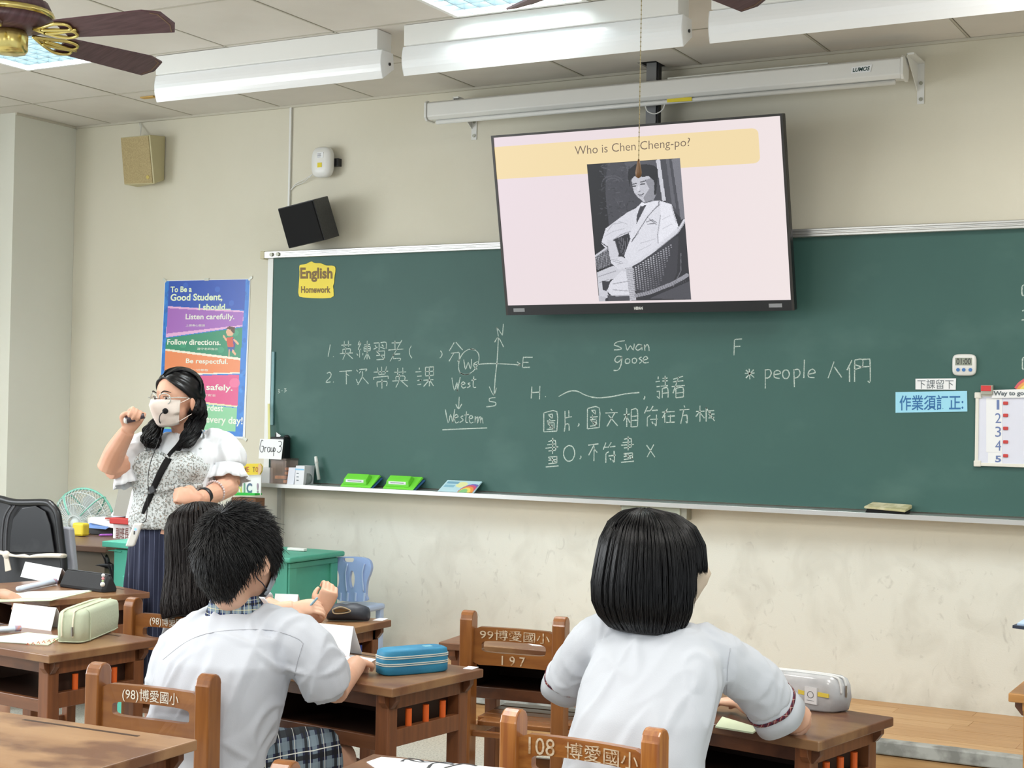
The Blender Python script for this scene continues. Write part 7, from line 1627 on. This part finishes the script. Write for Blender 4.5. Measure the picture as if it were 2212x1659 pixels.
# blue folding chair
BLC = mat('periwinkle_plastic', '#93abd9', .3, coat=.3); BLC2 = mat('pale_blue_plastic', '#a9bfe0', .35)
cy_ = -.46; zf = PF_Z
t = thing('folding_chair', 'small light blue plastic folding chair on the platform', 'chair', (HY(760,1300,cy_).x, cy_, zf))
def CB(x, y, l=0): return HY(300+x/3.687, 1050+y/3.687, cy_-.07+l)
outl = [(1528,640),(1560,575),(1640,562),(1780,566),(1840,590),(1858,640),(1850,690),(1825,760),(1815,860),(1810,915),(1600,905),(1530,800)]
oc_ = [CB(*q) for q in outl]
oc_ = catmull(oc_+[oc_[0]], 4)[:-1]
def holes_plate(outer, holes, th, m, parent, name):
    me = bpy.data.meshes.new(name); cu = bpy.data.curves.new(name, 'CURVE'); cu.dimensions = '2D'; cu.fill_mode = 'BOTH'; cu.extrude = th/2
    for lp in [outer]+holes:
        sp = cu.splines.new('POLY'); sp.points.add(len(lp)-1); sp.use_cyclic_u = True
        for p_, q in zip(sp.points, lp): p_.co = (q.x, q.z, 0, 1)
    o = bpy.data.objects.new(name, cu); COL.objects.link(o); dg = bpy.context.evaluated_depsgraph_get(); me = bpy.data.meshes.new_from_object(o.evaluated_get(dg)); bpy.data.objects.remove(o)
    mb = MB(); mb.v = [Vector((v.co.x, outer[0].y-v.co.z, v.co.y)) for v in me.vertices]; mb.f = [tuple(p.vertices) for p in me.polygons]; return mb
def elp(cx, cy, rx, ry, n=20): return [CB(cx+rx*math.cos(a), cy+ry*math.sin(a)) for a in np.linspace(0, 2*math.pi, n, endpoint=False)]
hl_ = [[CB(*q) for q in ((1635,572),(1720,572),(1722,590),(1710,606),(1645,604),(1632,590))], elp(1583,740,20,75), elp(1706,742,21,72)]
mb = holes_plate(oc_, hl_, .018, BLC, t, 'backrest'); mb.build('backrest', BLC, t, bevel=.004)
for x in (1655, 1790):
    s = MB(); s.tube(catmull([CB(x+8,620,-.012), CB(x-10,700,-.013), CB(x,840,-.012)], 5), .004, 6); s.build('backrest_rib', BLC2, t, smooth=True)
for x in (1610, 1665, 1728, 1798):
    s = MB(); s.tube([CB(x,850,-.012), CB(x-4,915,-.012)], .006, 6); s.build('hinge_bar', BLC2, t)
a, b = CB(1560,925), CB(1828,930); s = MB(); s.b2((a.x,cy_-.10,a.z-.035),(b.x,cy_+.08,a.z-.005)); s.build('seat', BLC2, t, bevel=.01)
for x in (a.x+.01, b.x-.035):
    for y in (cy_-.085, cy_+.045): s = MB(); s.hexa([(x,y,zf),(x+.03,y,zf),(x+.03,y+.03,zf),(x,y+.03,zf),(x,y,a.z-.03),(x+.03,y,a.z-.03),(x+.03,y+.03,a.z-.03),(x,y+.03,a.z-.03)]); s.build('leg', BLC2, t, bevel=.004)
# ======================= back left corner: office desk, fan, chair =======================
cZ = 5.531; k1 = lambda x, y: (x/cZ, 1020+y/cZ)
M_odesk = mat('brown_office_top', '#6f5546', .4); dt = .74
e0 = HZ(*k1(870,865), dt); e1 = HZ(*k1(1265,892), dt)
t = thing('office_desk', 'brown office desk cluttered with boxes behind the teacher', 'desk', ((e0.x+e1.x)/2, e0.y+.3, 0))
dx_ = (e1-e0).normalized(); dy_ = Vector((-dx_.y, dx_.x, 0)); A = e0-dx_*.7; Bq = e1; 
s = MB(); z0 = Vector((0,0,-.03)); q = [A, Bq, Bq+dy_*.62, A+dy_*.62]; s.hexa([p_+z0 for p_ in q]+q); s.build('desk_top', M_odesk, t, bevel=.004)
mdir = dx_
s = MB(); q = [Bq-dx_*.30+dy_*.03, Bq-dx_*.03+dy_*.03, Bq-dx_*.03+dy_*.58, Bq-dx_*.30+dy_*.58]; s.hexa([Vector((p_.x,p_.y,.02)) for p_ in q]+[Vector((p_.x,p_.y,dt-.031)) for p_ in q]); s.build('drawer_unit', mat('taupe_panel', '#85796a', .5), t)
s = MB(); q = [A+dx_*.05+dy_*.03, A+dx_*.08+dy_*.03, A+dx_*.08+dy_*.58, A+dx_*.05+dy_*.58]; s.hexa([Vector((p_.x,p_.y,0)) for p_ in q]+[Vector((p_.x,p_.y,dt-.031)) for p_ in q]); s.build('side_panel', _m['taupe_panel'], t)
def on_desk(px, py): return HZ(*k1(px, py), dt)
def obox(name, pl, pr2, ztop, dep, m, label, cat, **k):
    a = on_desk(*pl); b = on_desk(*pr2); zt = HY(*k1((pl[0]+pr2[0])/2, ztop), (a.y+b.y)/2).z; u_ = Vector((0,dep,0)); s = MB()
    s.hexa([a, b, b+u_, a+u_]+[Vector((p_.x,p_.y,zt)) for p_ in (a, b, b+u_, a+u_)]); return single(s, name, m, label, cat, **k), a, b, zt
o, a, b, zt = obox('paper_tray', (930,740), (1335,755), 645, .16, mat('dark_grey_tray', '#4a4c52', .5), 'dark grey tray of blue and white papers on the office desk', 'tray', bevel=.004)
s = MB(); s.hexa([(a.x+.02,a.y+.01,zt-.01),(a.x+.18,a.y+.01,zt-.01),(a.x+.24,a.y+.08,zt+.045),(a.x+.10,a.y+.08,zt+.03),(a.x+.02,a.y+.015,zt),(a.x+.18,a.y+.015,zt),(a.x+.24,a.y+.085,zt+.055),(a.x+.10,a.y+.085,zt+.04)]); s.build('blue_folder', mat('blue_folder', '#6f92cc', .5), o)
s = MB(); s.box((a.x+.16,a.y+.07,zt+.018), (.20,.10,.03), rot=Matrix.Rotation(.12, 3, 'Y')); s.build('white_packet', M_paper, o, bevel=.004)
s = MB(); s.ell((a.x+.19,a.y+.11,zt+.055), (.065,.03,.03)); s.build('crumpled_bag', mat('thin_white_plastic', '#dfe3e6', .35), o, smooth=True)
s = MB(); s.tube([(a.x+.03,a.y+.06,zt-.01),(a.x+.03,a.y+.06,zt+.04)], .016, 12); s.build('roll', M_white, o)
s = MB(); s.box((a.x+.27,a.y+.04,zt+.04), (.22,.03,.008), rot=Matrix.Rotation(.03, 3, 'Y')); s.build('red_ruler', mat('dull_red', '#b85048', .5), o)
o, a, b, zt = obox('plastic_basket', (1345,795), (1560,805), 590, .13, mat('white_basket', '#e6e6e8', .45), 'white basket with red rim and characters on the office desk', 'basket', bevel=.004)
s = MB(); s.b2((a.x-.016,a.y-.010,zt-.012),(b.x+.014,a.y+.14,zt+.018)); s.build('red_rim', mat('red_rim', '#bf2f2a', .4), o, bevel=.004)
text_on('副班長', quadP((a.x+.012,a.y-.0015,zt-.03),(b.x-.01,b.y-.0015,zt-.03),(b.x-.01,b.y-.0015,zt-.085),(a.x+.012,a.y-.0015,zt-.085)), .1,0,1,1, mat('maroon_ink', '#7a4440', .6), o, (0,-1,0), 'basket_lettering', bold=.01)['kind'] = 'stuff'
s = MB(); a = on_desk(850,765); s.box((a.x+.035,a.y+.03,dt+.035), (.075,.05,.065)); single(s, 'tape_cutter', mat('yellow_plastic', '#e3cf3a', .4), 'yellow tape cutter at the left of the office desk', 'dispenser', bevel=.01)
a, b = on_desk(1180,772), on_desk(1340,768); s = MB(); s.tube([a+Vector((0,0,.008)), a.lerp(b,.15)+Vector((0,0,.008)), b+Vector((0,0,.008))], [.002,.006,.006], 8); single(s, 'pink_marker', mat('magenta_plastic', '#b46ad0', .4), 'magenta marker lying on the office desk', 'pen')
a, b = on_desk(950,740), on_desk(1075,752); s = MB(); s.tube([a+Vector((0,0,.006)), b+Vector((0,0,.006))], .004, 8); single(s, 'brown_pencil', mat('brown_pencil', '#6a5038', .5), 'brown pencil lying beside the yellow tape cutter', 'pencil')
# grey cabinet behind teacher, with paper
a = HY(*k1(1380,500), -.9)
cy0 = -.75
tl, tr, br, bl = HY(262,1040,cy0), HY(300,1030,cy0), HY(300,1120,cy0-.1), HY(246,1110,cy0-.1)
s = MB(); q = [HY(*k1(1430,120),cy0), HY(*k1(1760,60),cy0), HY(*k1(1760,540),cy0-.12), HY(*k1(1345,520),cy0-.12)]; s.hexa(q+[p_+Vector((.02,.12,0)) for p_ in q])
o = single(s, 'tilted_display_board', mat('taupe_grey_board', '#8f8d86', .5), 'tilted grey display board behind the teacher\'s waist', 'board', bevel=.003)
s = MB(); q = [HY(*k1(1580,200),cy0-.14), HY(*k1(1690,205),cy0-.14), HY(*k1(1690,560),cy0-.16), HY(*k1(1500,545),cy0-.16)]; s.hexa(q+[p_+Vector((0,.002,0)) for p_ in q]); single(s, 'notice_sheet', M_paper, 'white printed sheet standing on the office desk behind the teacher', 'paper')
# mint wooden easel stand
my = e1.y-.12; mx0, mx1 = HY(*k1(1365,850), my).x, HY(*k1(1555,850), my).x
t = thing('mint_stand', 'mint painted wooden stand left of the teacher', 'stand', ((mx0+mx1)/2, my, 0))
zt = HY(*k1(1400,830), my).z; s = MB(); s.b2((HY(*k1(1255,830),my).x, my-.02, HY(*k1(1300,890),my).z),(HY(*k1(1620,830),my).x, my+.25, zt)); s.build('top_board', TEAL2, t, bevel=.003)
zl = HY(*k1(1400,945), my).z; s = MB(); s.b2((HY(*k1(1310,900),my).x, my-.01, zl),(mx0+.05, my+.03, zt-.04)); s.build('bracket_block', TEAL2, t, bevel=.006)
s = MB(); s.b2((mx0, my, 0),(mx0+.075, my+.035, zt-.035)); s.build('leg', TEAL2, t, bevel=.003)
s = MB(); s.b2((mx0+.09, my+.03, 0),(mx1, my+.065, zt-.035)); s.build('leg', TEAL2, t, bevel=.003)
zz = HY(*k1(1500,1240), my).z; s = MB(); s.b2((mx0+.06, my-.01, zz-.11),(mx1, my+.02, zz)); s.build('foot_block', TEAL2, t, bevel=.003)
# standing fan (mint ribs)
fy = -.35; fc_ = HY(180,1128, fy); FR = .185
t = thing('floor_fan', 'white wire-caged floor fan with mint bands behind the office desk', 'fan', (fc_.x, fy, 0))
F_ = Fr(fc_, yaw=.25)
MW = mat('pale_wire', '#d9e2e2', .4); MM = mat('mint_plastic', '#8edcc8', .4)
def cage_pt(u, v): return F_.p(FR*math.sin(v)*math.cos(u), -.10*math.cos(v) if v < math.pi/2 else -.10*math.cos(v)*.9, FR*math.sin(v)*math.sin(u))
s = MB()
for k in range(56):
    u = 2*math.pi*k/56; s.tube([cage_pt(u+.5*(math.pi/2-abs(v-math.pi/2)) if False else u, v) for v in np.linspace(.22, math.pi-.22, 12)], .0018, 4)
for v in (.22,.6,1.1,math.pi/2,2.0,2.5,math.pi-.22): s.tube([cage_pt(u, v) for u in np.linspace(0, 2*math.pi, 33)], .0026, 4)
cg = s.build('wire_cage', MW, t); cg['kind'] = 'stuff'
for u in (math.pi*.5+.6, math.pi*.5-.7):
    s = MB(); s.tube([cage_pt(u, v)+F_.v(0,0,0) for v in np.linspace(.3, math.pi-.3, 12)], .008, 6, sq=.4); s.build('mint_band', MM, t, smooth=True)
s = MB(); s.tube([F_.p(FR*math.cos(a), 0, FR*math.sin(a)) for a in np.linspace(.3, 2.84, 20)], .007, 6); s.build('mint_rim', MM, t, smooth=True)
for k in range(5):
    a = 2*math.pi*k/5; s = MB(); s.prism([F_.p(r_*math.cos(a+w_), -.01+.03*w_, r_*math.sin(a+w_)) for r_, w_ in ((.03,-.3),(.09,-.42),(.15,-.30),(.16,.1),(.13,.36),(.07,.40),(.03,.3))], F_.v(0,.003,0)); s.build('blade', mat('milky_blade', '#c9cfcf', .3, alpha=.85), t)
s = MB(); s.ell(F_.p(0,-.05,0), (.045,.05,.045), F_.R); s.build('hub', MW, t, smooth=True)
s = MB(); s.tube([F_.p(0,.05,-.02), Vector((fc_.x, fy+.04, fc_.z-.3)), Vector((fc_.x, fy+.04, .03))], [.03,.022,.022], 12); s.build('pole', MW, t, smooth=True)
s = MB(); s.lathe([(.20,0.001),(.19,.02),(.05,.035),(.03,.06)], 28, (fc_.x, fy+.04, 0)); s.build('base', MW, t, smooth=True)
# lower second fan seen below the desk
f2y = -.62; f2 = HY(176,1195,f2y); t = thing('small_fan', 'small white fan partly visible below the office desk', 'fan', (f2.x, f2y, 0)); F2 = Fr(f2, yaw=.4)
s = MB()
for k in range(26):
    u = 2*math.pi*k/26; s.tube([F2.p(.075*math.sin(v)*math.cos(u), -.05*math.cos(v), .075*math.sin(v)*math.sin(u)) for v in np.linspace(.3, math.pi-.3, 8)], .0013, 4)
for v in (.3,.8,math.pi/2): s.tube([F2.p(.075*math.sin(v)*math.cos(u), -.05*math.cos(v), .075*math.sin(v)*math.sin(u)) for u in np.linspace(0, 2*math.pi, 25)], .002, 4)
s.build('wire_cage', MW, t)['kind'] = 'stuff'
for k in range(4):
    a = 2*math.pi*k/4; s = MB(); s.prism([F2.p(r_*math.cos(a+w_), 0, r_*math.sin(a+w_)) for r_, w_ in ((.01,-.3),(.06,-.5),(.065,.3),(.02,.4))], F2.v(0,.002,0)); s.build('blade', MW, t)
s = MB(); s.tube([F2.p(0,.02,-.06), (f2.x,f2y+.02,.03)], .02, 10); s.build('pole', MW, t); s = MB(); s.lathe([(.10,.001),(.09,.02),(.03,.03)], 20, (f2.x,f2y+.02,0)); s.build('base', MW, t)
# office chair
oc = -1.62; k2_ = lambda x, y, l=0: HY(x/cZ, 1020+y/cZ, oc+l)
t = thing('office_chair', 'black mesh office chair with a pale cloth tied round its back', 'chair', (k2_(350,1000).x, oc+.1, 0))
fr_pts = [k2_(*q) for q in ((-380,300),(-150,290),(10,320),(200,362),(540,362),(620,400),(680,480),(705,600),(740,900),(765,1110),(760,1400))]
s = MB(); fp = catmull(fr_pts, 5); s.tube(fp, .016, 8); s.build('back_frame', M_black, t, smooth=True)
bp_ = [(-380,330),(10,345),(200,380),(530,380),(610,420),(665,500),(690,620),(722,900),(745,1100),(740,1420),(-380,1420)]
s = MB(); s.prism([tuple(k2_(*q, .01)) for q in bp_], (0,.006,0)); s.build('mesh_back', mat('black_mesh', '#17181c', .5, noise_c='#2b2c31', nscale=5, lo=.45, hi=.7), t)
s = MB(); s.prism([tuple(k2_(*q, -.004)) for q in ((120,760),(150,560),(260,430),(420,400),(540,470),(600,640),(640,900),(650,960),(110,960))], (0,.008,0)); s.build('lumbar_pad', mat('satin_black', '#1b1c20', .3, noise_c='#4a4b4e', nscale=3.2, lo=.55, hi=.8), t, bevel=.003)
for x in (40, 90):
    s = MB(); s.tube(catmull([k2_(x+90,400,-.008), k2_(x+20,520,-.008), k2_(x-10,700,-.008), k2_(x-20,960,-.008)], 5), .005, 6); s.build('back_rib', mat('grey_rib', '#4a4b50', .4), t, smooth=True)
s = MB(); pts = [k2_(*q, -.022) for q in ((-60,940),(60,975),(180,1000),(280,1000),(350,1010),(450,1000),(600,995),(765,1000))]; s.tube(catmull(pts, 5), lerp_list([.016,.018,.010,.018,.010,.018,.020,.020], 36), 10, sq=.5); s.build('tied_cloth', mat('ivory_cloth', '#d8cfc2', .85), t, smooth=True)
s = MB(); q = [k2_(*p_, -.03) for p_ in ((40,1000),(95,1010),(130,1170),(60,1190))]; s.hexa(q+[p_+Vector((0,.006,0)) for p_ in q]); s.ell(k2_(75,985,-.03), (.022,.012,.018)); s.build('cloth_knot', _m['ivory_cloth'], t, bevel=.002)
q = [k2_(*p_, .03) for p_ in ((725,650),(835,665),(885,1180),(770,1170))]; s = MB(); s.hexa(q+[p_+Vector((0,.03,0)) for p_ in q]); single(s, 'grey_cushion', mat('grey_felt', '#9da0aa', .9), 'grey cloth cushion standing beside the black office chair', 'cushion', bevel=.008)
cx_ = k2_(200,1000).x; s = MB(); s.b2((cx_-.25,oc+.05,.42),(cx_+.25,oc+.5,.50)); s.build('seat', M_blackm, t, bevel=.02)
s = MB(); s.tube([(cx_,oc+.25,.42),(cx_,oc+.25,.10)], .03, 12); s.build('gas_column', M_black, t)
for k in range(5):
    a = 2*math.pi*k/5+.3; s = MB(); e = Vector((cx_+.28*math.cos(a), oc+.25+.28*math.sin(a), .07)); s.tube([(cx_,oc+.25,.11), e], [.025,.014], 8); b_ = s.build('leg', M_black, t); s = MB(); s.ell(e+Vector((0,0,-.035)), (.025,.025,.03)); s.build('caster', M_black, b_, smooth=True)
ay = oc+.42; s = MB(); s.tube(catmull([HY(*k1(930,1165),ay), HY(*k1(1060,1120),ay), HY(*k1(1250,1110),ay), HY(*k1(1340,1150),ay), HY(*k1(1350,1400),ay)], 5), .016, 8); a2_ = s.build('armrest', M_black, t, smooth=True)
s = MB(); s.tube(catmull([HY(*k1(1150,905),ay), HY(*k1(1220,950),ay), HY(*k1(1270,1040),ay), HY(*k1(1285,1110),ay)], 5), .014, 8); s.build('curved_support', M_black, t, smooth=True)
# ======================= right edge =======================
a = HY(2190,1352,-2.3); s = MB(); s.hexa([(a.x,-2.32,a.z-.004),(a.x+.28,-2.36,a.z-.01),(a.x+.28,-2.14,a.z-.01),(a.x+.02,-2.14,a.z-.002),(a.x,-2.32,a.z+.004),(a.x+.28,-2.36,a.z-.002),(a.x+.28,-2.14,a.z-.002),(a.x+.02,-2.14,a.z+.006)]); o = single(s, 'blue_folder', mat('navy_cover', '#2b3344', .4), 'dark folder with a pale blue sheet poking in at the right edge', 'folder')
s = MB(); s.b2((a.x+.01,-2.31,a.z+.004),(a.x+.25,-2.16,a.z+.009)); s.build('pale_sheet', mat('pale_blue_sheet', '#b9d0ea', .5), o)
s = MB(); s.b2((a.x+.09,-2.33,.6801),(a.x+.26,-2.17,a.z-.011)); single(s, 'added_folder_support', mat('tan_support_block', '#b89a78', .6), 'added block holding up the dark folder, out of view past the right edge', 'support block', bevel=.003)  # added block outside the view, only there to hold up the folder
bpy.context.view_layer.update()
